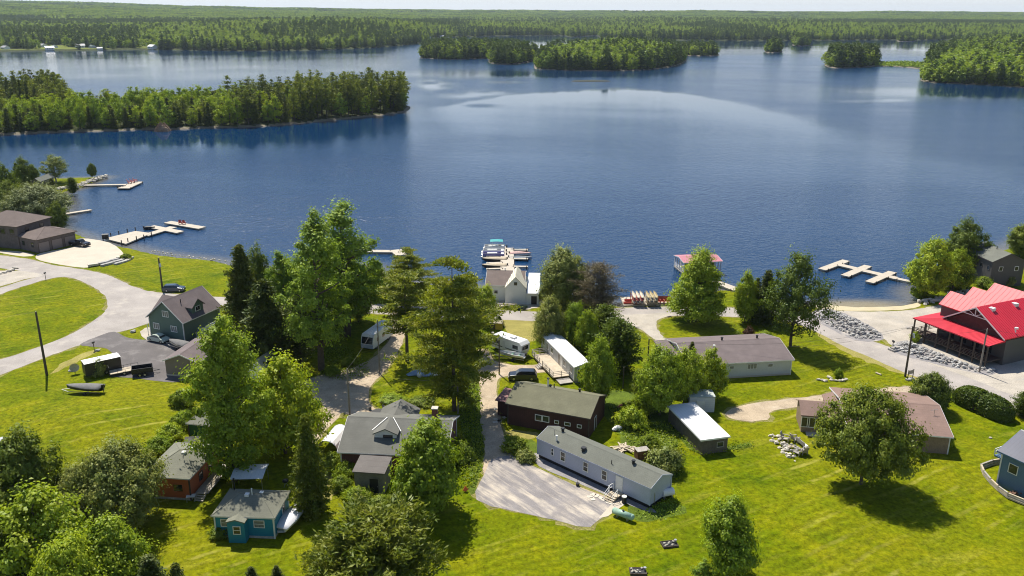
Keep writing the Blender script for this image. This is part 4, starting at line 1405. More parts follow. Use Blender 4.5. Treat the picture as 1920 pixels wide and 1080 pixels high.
# dark grey house on the right shore
h = House("grey_house", "dark grey two storey house with grey roof among the shore trees", "house", [(1829, 476), (1879, 500), (1908, 481.5), (1854, 460)], 6.0, .3)
h.gable(1.9, R_GREYD, 'x', fascia=W_DKGREY).walls(W_DKGREY)
for k in (-.2, .25):
    h.window('r', k * h.W, 4.2, .8, .9, MAT['trim'])
for k in (-.3, .1, .36):
    h.window('f', k * h.L, 4.2, .8, .8, W_DKGREY)
h.chimney(-h.L / 2 + .8, .2, 1.3, .35, MAT['white'], MAT['steel'])
h.vent(.05 * h.L, -.4, .5, .1)

# large house at the left edge with three garage doors
h = House("large_house", "large taupe house with brown hip roofs by the pale concrete driveway", "house", [(-52, 420), (31, 424), (98, 408), (14, 398)], 6.2, .5)
W_TP = plain("taupe_stone", (.12, .10, .095), .9, .2, 1, 7, .2, .3)
h.hip(2.6, h.W * .5, R_BROWN, fascia=MAT['wood_dark']).walls(W_TP)
for k in (-.1, .15, .35):
    h.window('f', k * h.L, 4.6, 1.3, 1.3, MAT['wood_dark'])
for k in (-.2, .2):
    h.window('r', k * h.W, 4.6, 1.2, 1.2, MAT['wood_dark'])
g = House("large_garage", "wide taupe garage with three doors and brown hip roof on the left", "garage", [(32, 443), (68, 451), (144, 432.5), (100, 424)], 3.6, .5)
g.hip(1.9, g.L * .5, R_BROWN, fascia=MAT['wood_dark'])
g.walls(W_TP)
for k in (-.31, 0, .31):
    g.door('r', k * g.W, g.W * .24, 2.5, .05, siding("taupe_door", (.20, .165, .155), 2.5), MAT['wood_dark'], name='garage_door')
for k in (-.2, .22):
    g.window('f', k * g.L, 1.9, 1.0, 1.1, MAT['wood_dark'])
e = House("cabin", "small dark cabin on the grassy point near the left dock", "cabin", [(69, 341), (88, 341), (90, 331), (72, 331)], 3.2, .3)
e.gable(1.2, R_GREYD, 'y').walls(W_DKGREY)

# blue house and white house cut by the frame
h = House("blue_house", "steel blue house with dark metal roof cut off by the right edge", "house", [(1884, 846), (1990, 905), (2040, 850), (1935, 815)], 5.0, .5)
h.gable(2.0, R_NAVY, 'x', fascia=W_STEEL).walls(W_STEEL).corners(MAT['trim'])
h.window('l', .5, 3.2, 1.0, 1.3, MAT['trim'])
h.window('f', -1.5, 3.2, 1.1, 1.2, MAT['trim'])
dkp = [(-h.L / 2 - .2, -1.2), (-h.L / 2 - 2.2, -1.2), (-h.L / 2 - 2.2, h.W / 2), (-h.L / 2 - .2, h.W / 2)]
MB().box(-h.L / 2 - 2.2, -h.L / 2 + .3, -1.2, h.W / 2, 2.2, 2.4).build('balcony', W_STEEL, h.root)
railing(h.root, dkp, .95, MAT['trim'], 1.1, 2.4)
h = House("white_house", "white roofed building cut off by the left edge behind dark trees", "house", [(-60, 845), (6, 838), (10, 820), (-50, 824)], 3.0, .2)
h.gable(.8, MAT['white_metal']).walls(W_WHITE)
# long boathouse pavilion on the lake
h = House("floating_pavilion", "white open sided lake pavilion with pale red roof standing in the water", "pavilion", [(1277, 493), (1348, 490), (1342, 475), (1268, 478)], 3.3, .2, WATER)
h.gable(.55, plain("faded_red_roof", (.50, .19, .22), .5, .08, .5, 6, .06, lines=('X', 2, .15)), 'x', fascia=MAT['white'])
pm = MB().box(-.11, .11, -.11, .11, -1.5, 3.15).mesh('post', MAT['white'])
for k in range(7):
    for y in (-h.W / 2 + .3, h.W / 2 - .3):
        link('post', pm, h.root, (-h.L / 2 + .3 + k * (h.L - .6) / 6, y, 0))
for k in range(1, 4):
    for x in (-h.L / 2 + .3, h.L / 2 - .3):
        link('post', pm, h.root, (x, -h.W / 2 + .3 + k * (h.W - .6) / 4, 0))
MB().box(-h.L / 2 + .1, h.L / 2 - .1, -h.W / 2 + .1, h.W / 2 - .1, .35, .6).build('deck', MAT['wood_grey'], h.root)
railing(h.root, [(-h.L / 2 + .25, h.W / 2 - .3), (-h.L / 2 + .25, -h.W / 2 + .25), (h.L / 2 - .25, -h.W / 2 + .25)], 1.0, MAT['white'], 2.0, .6, (1.0, .7, .4))
MB().box(-h.L / 2 + 2.5, h.L / 2 - 1.2, -h.W / 2 + 1.4, h.W / 2 - 1.2, .6, 2.9).build('wall', MAT['wood_dark'], h.root)

# cottages along the far shore
far_wall, far_roof, far_dark = W_WHITE, plain("far_roof", (.30, .30, .31), .6, .2), plain("far_green_roof", (.09, .14, .12), .7, .2)
spots = [(10, 90, 1.1, 0), (17, 84, 1.2, 1), (33, 86, 1.3, 0), (52, 84, 1.3, 0), (64, 81, .8, 0), (80, 86, 1.1, 0), (93, 92, 1.1, 1), (102, 87, .8, 2), (125, 80, 1.2, 1), (150, 87, 1.2, 0), (173, 87, .9, 2), (187, 92, .7, 0), (248, 83, 1.1, 0), (264, 78, 1.2, 1), (271, 83, .9, 0), (286, 89, 1.2, 0), (317, 86, 1.1, 0), (377, 87, .8, 0), (432, 86, .7, 0), (453, 86, .7, 0), (801, 69, 1.3, 0), (815, 66, 1.2, 0), (828, 70, 1.0, 0), (944, 59, 1.5, 0), (966, 62, 1.2, 0), (1240, 63, 1.1, 0), (1258, 62, 1.1, 0), (1290, 70, 1.1, 0), (1297, 67, .9, 0), (1435, 62, 1.4, 0), (1420, 67, 1.2, 0), (1652, 63, 2.3, 0)]
side_notes = {1652: "bright white cottage alone on the far shore at the right", 264: "blue grey roofed house on the meadow across the lake", 1435: "white cottage on the wooded far shore right of the middle"}
proto = None
for k, (x, y, s_, rf) in enumerate(spots):
    u_ = ray(x, y)
    U_ = u_[0] / u_[1]
    # walk out along the view until the hills are met
    Yd = float(far_shore_y(U_)) + 6
    while Yd < 6000 and CAMH + u_[2] / u_[1] * Yd > float(far_z(np.array([U_ * Yd]), np.array([Yd]))[0]) + 2.0:
        Yd += 4
    Xd = U_ * Yd
    zd = float(far_z(np.array([Xd]), np.array([Yd]))[0])
    lab = side_notes.get(x, "small pale cottage among the trees on the far shore")
    t = thing("cottage", lab, "cottage", (Xd, Yd, max(zd, .2) - .3), (k * 2.4) % 1.2 - .6, None if x in side_notes else "cottages along the far shore")
    t.scale = (s_, s_, s_)
    MB().extrude([(-4.6, 2.9), (0, 5.4), (4.6, 2.9), (4.6, 2.7), (0, 5.2), (-4.6, 2.7)], -6.2, 6.2, 'x').build('roof', (far_roof, MAT['white'], far_dark)[rf if rf else (k % 4 == 3)], t)
    MB().extrude([(-4, -2), (-4, 3), (0, 5.2), (4, 3), (4, -2)], -5.7, 5.7, 'x').build('wall', far_wall, t)
    for wx in (-3, 0, 3):
        MB().box(wx - .7, wx + .7, -4.06, -4.0, 1, 2.3).build('window', MAT['glass'], t)

# ---------------------------------------------------------------- docks
def dock_strip(m, a, b, w, z=.55, th=.28):
    a, b = Vector((a.x, a.y, 0)), Vector((b.x, b.y, 0))
    d = (b - a).normalized()
    n = Vector((-d.y, d.x, 0)) * w / 2
    m.prism([tuple((a - n).xy), tuple((b - n).xy), tuple((b + n).xy), tuple((a + n).xy)], z - th, z)


def rel(px, o, z=WATER + .55):
    p = at(px[0], px[1], z)
    return Vector((p.x - o.x, p.y - o.y, 0))


def dock(label, strips, group=None, z=.55, piles=True, poly=None):
    """strips: (picture point, picture point, width); each run of boards is a part of the dock"""
    o = at(*strips[0][0], WATER + z) if strips else at(*poly[0], WATER + z)
    o.z = WATER
    t = thing("dock", label, "dock", o, 0, group)
    k = 0
    if poly:
        MB().prism([tuple(rel(p, o, WATER + z).xy) for p in poly], z - .3, z).build('platform', MAT['dock'], t)
    pm = MB().cyl((0, 0, -2.5), (0, 0, z + .25), .1, .1, 6).mesh('pile', MAT['wood_dark'])
    for (a, b, w) in strips:
        A, B = rel(a, o, WATER + z), rel(b, o, WATER + z)
        m = MB()
        zz = z + .005 * k
        dock_strip(m, A, B, w, zz)
        m.build('deck', MAT['dock'], t)
        k += 1
        if piles:
            d = (B - A).normalized()
            n = Vector((-d.y, d.x, 0)) * (w / 2 + .12)
            for q in (.08, .92):
                for e in (-1, 1):
                    link('pile', pm, t, A.lerp(B, q) + n * e)
    return t


dock("long wooden dock reaching from the rocky point with a square end", [((156, 347), (246, 345.5), 1.9), ((231, 353), (258, 340.5), 4.2)])
dock("short plain dock beside the silvery willow", [((112, 402), (171, 393), 1.8)])
t = dock("broad wooden pier with posts along its edge on the left shore", [], poly=[(196, 447), (254, 433), (284, 437), (236, 457)])
o_ = t.location
pm = MB().box(-.1, .1, -.1, .1, -1.5, 1.5).mesh('post', MAT['wood_dark'])
for x, y in ((193, 447), (208, 443), (223, 439), (239, 435), (254, 432), (228, 456.5), (240, 453), (256, 449), (270, 446), (284, 440)):
    link('post', pm, t, rel((x, y), o_))
dock("pale floating dock shaped like crossing arms beyond the posted pier", [((272, 441), (325, 425), 2.6), ((282, 424), (338, 435), 2.6), ((314, 416), (379, 427), 2.8)], z=.5, piles=False)
dock("plain grey dock showing between the tall trees", [((672, 470), (755, 471), 2.2), ((742, 468), (752, 478), 3.0)])
dock("marina dock with boats moored on both sides behind the boathouse", [((951.5, 510), (951, 464.5), 3.4)] + [((960, y), (990, y + .5), 1.0) for y in (468, 484.5, 499)] + [((944, y), (912, y + 1), 1.0) for y in (479, 492, 503)])
dock("long narrow dock with three crossing arms near the beach", [((1566, 494), (1680, 521), 2.2), ((1678, 521), (1766, 540), 1.6), ((1541, 505), (1587, 488), 2.1), ((1584, 517), (1628, 498), 2.1), ((1630, 529), (1674, 509.5), 2.1)])
t = dock("wide beachside deck with canoe racks and red chairs", [], poly=[(1163, 557), (1258, 555), (1262, 569), (1170, 572.5)], z=.8)
dock("sandy coloured ramp dock leading to the floating pavilion", [((1340, 527), (1382, 543), 2.4)], z=.7)

# ---------------------------------------------------------------- boats


def hull_mb(L, W, H, n=9, m=0):
    rings = []
    for k in range(n):
        t = k / (n - 1)
        w = W / 2 * min(1, (1 - t) ** .55 * 1.25) if t > .45 else W / 2 * (.9 + .1 * t / .45)
        w = max(w, .03)
        x = -L / 2 + L * t
        zk = 0 if t < .7 else H * .45 * ((t - .7) / .3) ** 2
        zt = H * (1 + .18 * t * t)
        rings.append([(x, -w, zt), (x, -w * .86, H * .4 + zk * .6), (x, 0, zk), (x, w * .86, H * .4 + zk * .6), (x, w, zt), (x, w * .8, zt), (x, w * .7, zk + H * .35), (x, -w * .7, zk + H * .35), (x, -w * .8, zt)])
    return MB().loft(rings, m)


def small_boat(label, px, rz, L, W, hullm, inner, z=WATER - .12, cover=None, group=None, cat="boat", seats=True, motor=True):
    p = at(px[0], px[1], max(z, 0) if z > 0 else WATER)
    t = thing("boat", label, cat, (p.x, p.y, z), rz, group)
    hull_mb(L, W, .75).build('hull', hullm, t, smooth=False)
    if cover:
        rings = []
        for k in range(9):
            u = k / 8
            w = W / 2 * (min(1, (1 - u) ** .55 * 1.25) if u > .45 else .95) * 1.03 + .02
            x = -L / 2 * 1.01 + L * 1.01 * u
            hh = .75 * (1 + .18 * u * u) + .03
            b = .34 * math.sin(math.pi * min(1, u * 1.1 + .12)) + .04
            rings.append([(x, -w, hh - .12), (x, -w * .95, hh), (x, -w * .4, hh + b * .8), (x, 0, hh + b), (x, w * .4, hh + b * .8), (x, w * .95, hh), (x, w, hh - .12)])
        MB().loft(rings).build('cover', cover, t, smooth=True)
    elif seats:
        for k in (-.28, .0, .25):
            MB().box(L * k - .16, L * k + .16, -W * .40, W * .40, .42, .5).build('bench', inner, t)
    if motor:
        MB().box(-L / 2 - .32, -L / 2 - .02, -.17, .17, .55, 1.15).cyl((-L / 2 - .2, 0, .6), (-L / 2 - .25, 0, -.25), .07, .06, 6).build('outboard_motor', MAT['black'], t)
    return t


def pontoon_boat(label, px, rz, canopy, seatm, L=6.5, W=2.5):
    p = at(px[0], px[1], WATER)
    t = thing("pontoon_boat", label, "pontoon boat", (p.x, p.y, WATER), rz, "pontoon boats at the marina dock")
    for e in (-1, 1):
        MB().cyl((-L / 2, e * W * .36, .05), (L / 2 - .5, e * W * .36, .05), .3, .3, 8).cyl((L / 2 - .5, e * W * .36, .05), (L / 2, e * W * .36, .2), .3, .06, 8).build('pontoon', MAT['aluminium'], t)
    MB().box(-L / 2, L / 2 - .3, -W / 2, W / 2, .35, .45).build('deck', MAT['wood_grey'], t)
    f = MB()
    for a, b in (((-L / 2 + .3, -W / 2 + .05), (L / 2 - .5, -W / 2 + .05)), ((-L / 2 + .3, W / 2 - .05), (L / 2 - .5, W / 2 - .05))):
        f.box(a[0], b[0], a[1] - .03, a[1] + .03, .5, 1.05)
    f.box(L / 2 - .56, L / 2 - .5, -W / 2 + .1, W / 2 - .1, .5, 1.05)
    f.build('fence_panel', seatm, t)
    for x0, x1, y0, y1 in ((-L / 2 + .5, -L / 2 + 1.2, -W / 2 + .2, W / 2 - .2), (-1, 1.6, -W / 2 + .15, -W / 2 + .75), (.6, 2.2, W / 2 - .75, W / 2 - .15)):
        MB().box(x0, x1, y0, y1, .46, .85).build('seat', MAT['white'], t)
    MB().box(-.9, -.3, W / 2 - .9, W / 2 - .25, .46, 1.25).build('console', MAT['white'], t)
    if canopy:
        c = MB()
        rings = []
        for k in range(6):
            u = k / 5
            x = -2.3 + 3.4 * u
            hh = 2.45 + .12 * math.sin(math.pi * u)
            rings.append([(x, -W / 2, hh - .14), (x, -W * .3, hh), (x, W * .3, hh), (x, W / 2, hh - .14), (x, W * .3, hh - .04), (x, -W * .3, hh - .04)])
        c.loft(rings)
        c.build('canopy', canopy, t)
        q = MB()
        for x in (-2.2, 1.0):
            for e in (-1, 1):
                q.cyl((x * .4 - .3, e * (W / 2 - .08), .5), (x, e * (W / 2 - .05), 2.32), .03, .03, 5)
        q.build('canopy_frame', MAT['steel'], t)
    MB().box(-L / 2 - .4, -L / 2 - .05, -.2, .2, .3, 1.1).build('outboard_motor', MAT['black'], t)
    return t


pontoon_boat("pontoon boat under a teal canopy at the dock's far end", (927, 467), math.pi, MAT['teal'], MAT['white'], 6.2)
pontoon_boat("open pontoon boat with white and purple seats next to the teal canopy boat", (925, 474.5), math.pi, None, MAT['white'], 6.4)
pontoon_boat("purple sided pontoon boat without a canopy left of the dock", (925, 481), math.pi, None, MAT['purple'], 6.4)
small_boat("tan covered runabout moored left of the dock, farther one", (927, 489), math.pi, 6.2, 2.1, MAT['wood_dark'], MAT['tan'], cover=MAT['tan'])
small_boat("tan covered runabout moored left of the dock, nearest the boathouse", (927, 501), math.pi, 6.2, 2.2, MAT['wood_dark'], MAT['tan'], cover=MAT['tan'])
small_boat("pale pink covered boat moored right of the dock", (976, 478.5), 0, 5.6, 1.9, MAT['white'], MAT['tan'], cover=plain("faded_pink_canvas", (.55, .36, .33), .8))
small_boat("open silver boat with green seats moored right of the dock", (976, 486), 0, 5.8, 2.0, MAT['aluminium'], plain("green_seat", (.16, .25, .17)))
small_boat("light blue canoe-like boat near the silver one", (975, 470.5), 0, 5.0, 1.1, plain("pale_blue_hull", (.38, .46, .55)), MAT['white'], motor=False)
small_boat("dark jet ski parked at the floating cross dock", (281, 430), rad(10), 3.0, 1.2, MAT['black'], MAT['black'], cover=MAT['black'], cat="jet ski")
small_boat("small black motorboat tied to the square dock end", (229, 352.5), rad(60), 3.2, 1.3, MAT['black'], MAT['white'])

# boats on land


def trailer_frame(t, L, W, z=.5, axle=-.1):
    m = MB()
    for e in (-1, 1):
        m.box(-L / 2, L / 2 - .4, e * W * .3 - .05, e * W * .3 + .05, z - .1, z)
    m.cyl((L / 2 - .5, -W * .3, z - .05), (L / 2 + 1.0, 0, z - .05), .05, .05, 4).cyl((L / 2 - .5, W * .3, z - .05), (L / 2 + 1.0, 0, z - .05), .05, .05, 4)
    m.cyl((L * axle, -W * .5, .3), (L * axle, W * .5, .3), .05, .05, 5)
    m.cyl((L / 2 + .8, 0, 0), (L / 2 + .8, 0, z), .04, .04, 5)
    m.build('trailer', MAT['steel'], t)
    wm = MB().cyl((0, -.1, 0), (0, .1, 0), .31, .31, 12).mesh('wheel', MAT['tyre'])
    for e in (-1, 1):
        link('wheel', wm, t, (L * axle, e * W * .52, .31))


def ground_boat(label, px, rz, L, W, hullm, cover, inner=None):
    p = G(*px)
    t = small_boat(label, px, rz, L, W, hullm, inner or MAT['tan'], z=p.z + .5, cover=cover)
    t.location = (p.x, p.y, p.z + .02)
    for c in t.children:
        c.location.z += .5
    trailer_frame(t, L, W)
    return t


ground_boat("black covered speedboat on its trailer alone on the left lawn", (160, 737), rad(175), 6.0, 2.3, MAT['black'], MAT['grey_canvas'])
ground_boat("covered boat with dark tarp parked between the beetle car and the garage", (336, 653), rad(150), 5.2, 2.2, plain("cream_hull", (.5, .45, .36)), MAT['grey_canvas'])
ground_boat("open aluminium fishing boat on a trailer beside the white camper", (960, 674), rad(158), 5.0, 1.8, MAT['aluminium'], None, plain("green_bench", (.12, .26, .18)))
p = G(550, 975)
t = small_boat("boat wrapped in a shiny white tarp right of the blue house", (550, 975), rad(72), 6.6, 2.6, MAT['white'], MAT['white'], z=.3, cover=plain("white_tarp", (.74, .74, .76), .35, .08), motor=False)
t.location = (p.x, p.y, .25)
small_boat("upturned pale rowboat lying by the boathouse front", (952, 577), rad(4), 4.4, 1.5, MAT['stone_pale'], MAT['tan'], z=.02, motor=False)
small_boat("little dark green rowboat lying by the boathouse annex", (975, 580), rad(2), 3.2, 1.3, plain("dark_green_hull", (.05, .09, .07)), MAT['tan'], z=.02, motor=False)


# ---------------------------------------------------------------- vehicles
def wheels(t, xs, w, r, y0=None):
    wm = MB().cyl((0, -.11, 0), (0, .11, 0), r, r, 14).mesh('wheel', MAT['tyre'])
    hm = MB().cyl((0, -.125, 0), (0, .125, 0), r * .55, r * .55, 10).mesh('rim', MAT['steel'])
    for x in xs:
        for e in (-1, 1):
            o = link('wheel', wm, t, (x, e * w, r))
            link('rim', hm, o)


def car(label, px, rz, kind, paint, L=4.4, W=1.8, H=1.5, name="car", cat="car"):
    p = G(*px)
    t = thing(name, label, cat, (p.x, p.y, p.z + .02), rz)
    if kind == 'beetle':
        prof = [(-.5, .30), (-.495, .48), (-.46, .58), (-.36, .70), (-.22, .90), (-.06, 1.0), (.08, .98), (.20, .84), (.27, .66), (.38, .60), (.47, .48), (.5, .32), (.48, .18), (-.48, .18)]
        gl = [(-.335, .70), (-.20, .875), (-.05, .955), (.07, .94), (.175, .815), (.245, .67)]
    elif kind == 'suv':
        prof = [(-.5, .25), (-.5, .55), (-.47, .66), (-.43, .92), (-.38, .99), (.05, 1.0), (.12, .95), (.23, .66), (.45, .58), (.49, .46), (.5, .25), (.47, .16), (-.48, .16)]
        gl = [(-.44, .68), (-.405, .90), (-.36, .94), (.04, .95), (.10, .91), (.20, .68)]
    else:
        prof = [(-.5, .30), (-.5, .60), (-.12, .60), (-.10, .92), (-.06, .99), (.09, 1.0), (.13, .96), (.21, .64), (.46, .58), (.49, .50), (.5, .30), (.47, .2), (-.48, .2)]
        gl = [(-.085, .66), (-.065, .91), (.08, .95), (.11, .92), (.185, .66)]
    b = MB()
    rings = []
    for e, ins in ((-1, .86), (-.94, 1), (.94, 1), (1, .86)):
        ring = []
        for x, z in prof:
            tum = 1 - .22 * max(0, z - .6) / .4
            k = .985 if ins < 1 else 1.0
            ring.append((x * L * k, e * W / 2 * tum, z * H * (k if z > .3 else 1)))
        rings.append(ring)
    b.loft(rings)
    b.build('body', paint, t, smooth=False)
    for e in (-1, 1):
        q = MB().poly([(x * L, e * (W / 2 * (1 - .22 * max(0, z - .6) / .4) + .012), z * H) for x, z in (gl if e < 0 else gl[::-1])])
        q.build('side_window', MAT['glass'], t)
    xa, za = gl[-1]
    xb, zb = gl[-2]
    q = MB().poly([(xa * L + .16, -W * .40, za * H + .06), (xa * L + .16, W * .40, za * H + .06), (xb * L + .13, W * .36, zb * H + .07), (xb * L + .13, -W * .36, zb * H + .07)])
    q.build('windscreen', MAT['glass'], t)
    for e in (-1, 1):
        MB().box(L * .478, L * .497, e * W * .36 - .13, e * W * .36 + .13, H * .40, H * .49).build('headlight', MAT['white'], t)
        MB().box(-L * .502, -L * .488, e * W * .38 - .09, e * W * .38 + .09, H * .42, H * .54).build('tail_light', MAT['red'], t)
    MB().box(L * .47, L * .51, -W * .45, W * .45, H * .17, H * .28).box(-L * .51, -L * .47, -W * .45, W * .45, H * .17, H * .28).build('bumper', MAT['black'], t)
    wheels(t, (-L * .31, L * .31), W * .44, H * .22)
    if kind == 'pickup':
        MB().box(-L * .475, -L * .13, -W * .4, W * .4, H * .595, H * .605).build('bed_cover', MAT['grey_canvas'], t)
    return t


car("pale green rounded compact car parked by the green house", (298, 640), rad(-24), 'beetle', plain("pale_green_paint", (.46, .52, .44), .25, .03, spec=.6), 4.3, 1.75, 1.5)
car("black pickup truck on the concrete by the large garage", (150, 461), rad(-18), 'pickup', plain("black_paint", (.015, .015, .018), .2, .05, spec=.7), 5.6, 2.0, 1.85, "pickup_truck", "pickup truck")
car("dark blue sport utility car parked behind the brown barn house", (980, 711), rad(180), 'suv', plain("dark_blue_paint", (.02, .025, .035), .2, .05, spec=.7), 4.9, 1.9, 1.75)
car("dark car mostly hidden behind the green house", (327, 546), rad(4), 'suv', plain("navy_paint", (.03, .05, .08), .2, .05, spec=.7), 4.6, 1.85, 1.6)

# camper beside the drive
p = G(957, 660)
a, b = G(932, 655), G(975, 670)
t = thing("camper_trailer", "white camper trailer with dark stripe near the information sign", "camper", (p.x, p.y, 0), math.atan2(b.y - a.y, b.x - a.x))
MB().extrude([(-3.7, .5), (-3.75, 2.4), (-3.3, 2.95), (3.2, 2.95), (3.7, 2.5), (3.6, 1.2), (3.3, .5)], -1.2, 1.2, 'y').build('body', MAT['white'], t)
MB().box(-3.3, 3.1, -1.18, 1.18, 2.951, 3.0).build('roof', MAT['white_metal'], t)
MB().box(-3.72, 3.55, -1.215, -1.202, 1.05, 1.25).build('stripe', MAT['grey_canvas'], t)
MB().box(1.6, 2.9, -1.23, -1.203, 1.55, 2.25).build('window', MAT['glass'], t)
MB().box(-2.9, -1.9, -1.23, -1.203, 1.5, 2.2).build('window', MAT['glass'], t)
MB().box(3.6, 3.68, -.8, .8, 1.5, 2.3).build('window', MAT['glass'], t)
MB().box(-.9, -.2, -1.24, -1.203, .65, 2.4).build('door', MAT['trim'], t)
for x in (-1.4, 1.2):
    MB().box(x - .25, x + .25, -.25, .25, 3.0, 3.12).build('roof_hatch', MAT['trim'], t)
MB().box(.3, 1.3, -.45, .45, 3.0, 3.28).build('air_conditioner', MAT['trim'], t)
wheels(t, (-.6, .3), 1.05, .34)
MB().cyl((3.4, -.7, .5), (4.8, 0, .5), .06, .06, 4).cyl((3.4, .7, .5), (4.8, 0, .5), .06, .06, 4).build('tow_bar', MAT['black'], t)

# motorhome in the shade of the trees
a, b = G(690, 657), G(726, 630)
p = (a + b) / 2
t = thing("motorhome", "white motorhome with blue front parked in tree shade by the dirt drive", "motorhome", (p.x, p.y, 0), math.atan2(b.y - a.y, b.x - a.x))
MB().extrude([(-4.2, .5), (-4.25, 1.3), (-3.9, 2.7), (-3.6, 3.1), (4.2, 3.1), (4.3, 2.9), (4.3, .5)], -1.25, 1.25, 'y').build('body', MAT['white'], t)
MB().poly([(-4.27, 1.1, 1.4), (-4.27, -1.1, 1.4), (-3.93, -1.1, 2.65), (-3.93, 1.1, 2.65)]).build('windscreen', MAT['glass'], t)
MB().box(-4.3, -4.2, -1.24, 1.24, .55, 1.25).build('front_panel', W_BLUEGREY, t)
for x in (-2.6, -.4, 2.2):
    MB().box(x, x + 1.0, -1.27, -1.252, 1.5, 2.2).build('window', MAT['glass'], t)
MB().box(-1.9, -1.2, -1.28, -1.252, .6, 2.4).build('door', MAT['trim'], t)
MB().box(.4, 1.5, -.5, .5, 3.1, 3.4).build('air_conditioner', MAT['trim'], t)
wheels(t, (-2.7, 2.3), 1.1, .42)

# white enclosed trailer, flat trailer and dump trailer on the asphalt yard
p = G(193, 699)
t = thing("cargo_trailer", "enclosed white roofed cargo trailer beside a small tree at the asphalt yard", "trailer", (p.x, p.y, 0), rad(38))
MB().box(-2.9, 2.9, -1.15, 1.15, .5, 2.7).build('body', plain("dark_trailer_side", (.04, .036, .034), .4, .1), t)
MB().extrude([(-1.2, 2.702), (0, 2.82), (1.2, 2.702)], -2.95, 2.95, 'x').build('roof', MAT['white'], t)
MB().box(2.9, 2.95, -1.0, 1.0, .6, 2.6).build('door', MAT['black'], t)
wheels(t, (-.5, .4), 1.0, .34)
p = G(234, 699)
t = thing("flat_trailer", "open utility trailer with pale board deck and railed sides", "trailer", (p.x, p.y, 0), rad(32))
MB().box(-2.4, 2.4, -1.0, 1.0, .5, .6).build('deck', MAT['wood_new'], t)
f = MB()
for x in (-2.4, -1.2, 0, 1.2, 2.35):
    for e in (-1, .95):
        f.box(x, x + .05, e, e + .05, .6, 1.1)
for e in (-1, .95):
    f.box(-2.4, 2.4, e, e + .05, 1.05, 1.1)
f.box(2.36, 2.41, -1, 1, 1.06, 1.11)
f.build('side_rail', MAT['black'], t)
rp = MB()
for y in (-.9, -.45, 0, .45, .9):
    rp.box(-2.5, -2.45, y - .03, y + .03, .6, 1.8)
rp.box(-2.5, -2.45, -.95, .95, 1.76, 1.82).box(-2.5, -2.45, -.95, .95, .6, .66)
rp.build('ramp_gate', MAT['black'], t)
wheels(t, (-.2,), 1.05, .32)
p = G(268, 702)
t = thing("dump_trailer", "black open dump trailer on the dark asphalt yard", "trailer", (p.x, p.y, 0), rad(22))
m = MB()
m.box(-1.7, 1.7, -1.0, 1.0, .6, .7)
for a_ in ((-1.7, 1.7, -1.0, -.92), (-1.7, 1.7, .92, 1.0), (-1.7, -1.62, -.92, .92), (1.62, 1.7, -.92, .92)):
    m.box(*a_, .7, 1.5)
m.build('box', MAT['black'], t)
MB().cyl((1.7, -.5, .6), (2.8, 0, .5), .05, .05, 4).cyl((1.7, .5, .6), (2.8, 0, .5), .05, .05, 4).build('tow_bar', MAT['black'], t)
wheels(t, (-.45, .35), 1.08, .33)

# ---------------------------------------------------------------- poles and wires


def pole(label, base, top, r=.15, mat=None, arms=0, lamp=False, H=None):
    b = G(*base)
    hh = H or height_to(b, *top)
    t = thing("utility_pole", label, "utility pole", b, 0, "utility poles along the roads")
    MB().cyl((0, 0, -.4), (0, 0, hh), r * 1.15, r * .8, 9).build('post', mat or MAT['pole'], t)
    for k in range(arms):
        MB().box(-1.0, 1.0, -.06, .06, hh - .5 - k * .8, hh - .38 - k * .8).build('crossarm', mat or MAT['pole'], t)
        for x in (-.8, .8):
            MB().cyl((x, 0, hh - .38 - k * .8), (x, 0, hh - .2 - k * .8), .05, .04, 6).build('insulator', MAT['white'], t)
    if not arms:
        MB().cyl((0, 0, hh - .1), (0, 0, hh + .14), .05, .035, 6).build('insulator', MAT['white'], t)
    if lamp:
        MB().cyl((.15, -.1, hh - 1.2), (.3, -.3, hh - 2.0), .22, .22, 8).build('transformer', MAT['steel'], t)
    return Vector((b.x, b.y, hh))


P1 = pole("tall dark pole on the verge of the left road", (88, 703), (67, 585), .2)
P2 = pole("dark pole behind the sage green house", (305, 545), (292, 484), .2, lamp=True)
P3 = pole("slim grey pole in the fork of the dirt drives", (656, 778), (655, 692), .13, MAT['pole_grey'])
P4 = pole("slender pole beside the dirt drive among the pines", (712, 700), (718, 600), .11, MAT['pole_grey'])
P5 = pole("thin dark pole in front of the white camper", (936, 702), (938, 634), .12)
P6 = pole("dark pole with crossarm at the road junction on the right", (1697, 706), (1703, 612), .17, arms=1, lamp=True)
P7 = pole("grey pole in front of the red roofed lodge", (1836, 698), (1848, 617), .15, MAT['pole_grey'])
P8 = pole("short pole on the strip of grass left of the maples", (1214, 690), (1213, 636), .13)
P9 = pole("thin leaning post on the grass behind the brown barn house", (1168, 728), (1170, 689), .09)
P10 = pole("slim grey pole in deep pine shade by the drive", (859, 776), (859, 712), .12, MAT['pole_grey'])


def wire(a, b, sag, lab, r=.017):
    a, b = Vector(a), Vector(b)
    pts = [a.lerp(b, k / 10) - Vector((0, 0, sag * (1 - (2 * k / 10 - 1) ** 2))) for k in range(11)]
    lo = min(pts, key=lambda q: q.z)
    o = MB().tube([p - a for p in pts], r, 4).build("overhead_wire", MAT['wire'], None, a)
    tag(o, lab, "wire", "overhead wires")


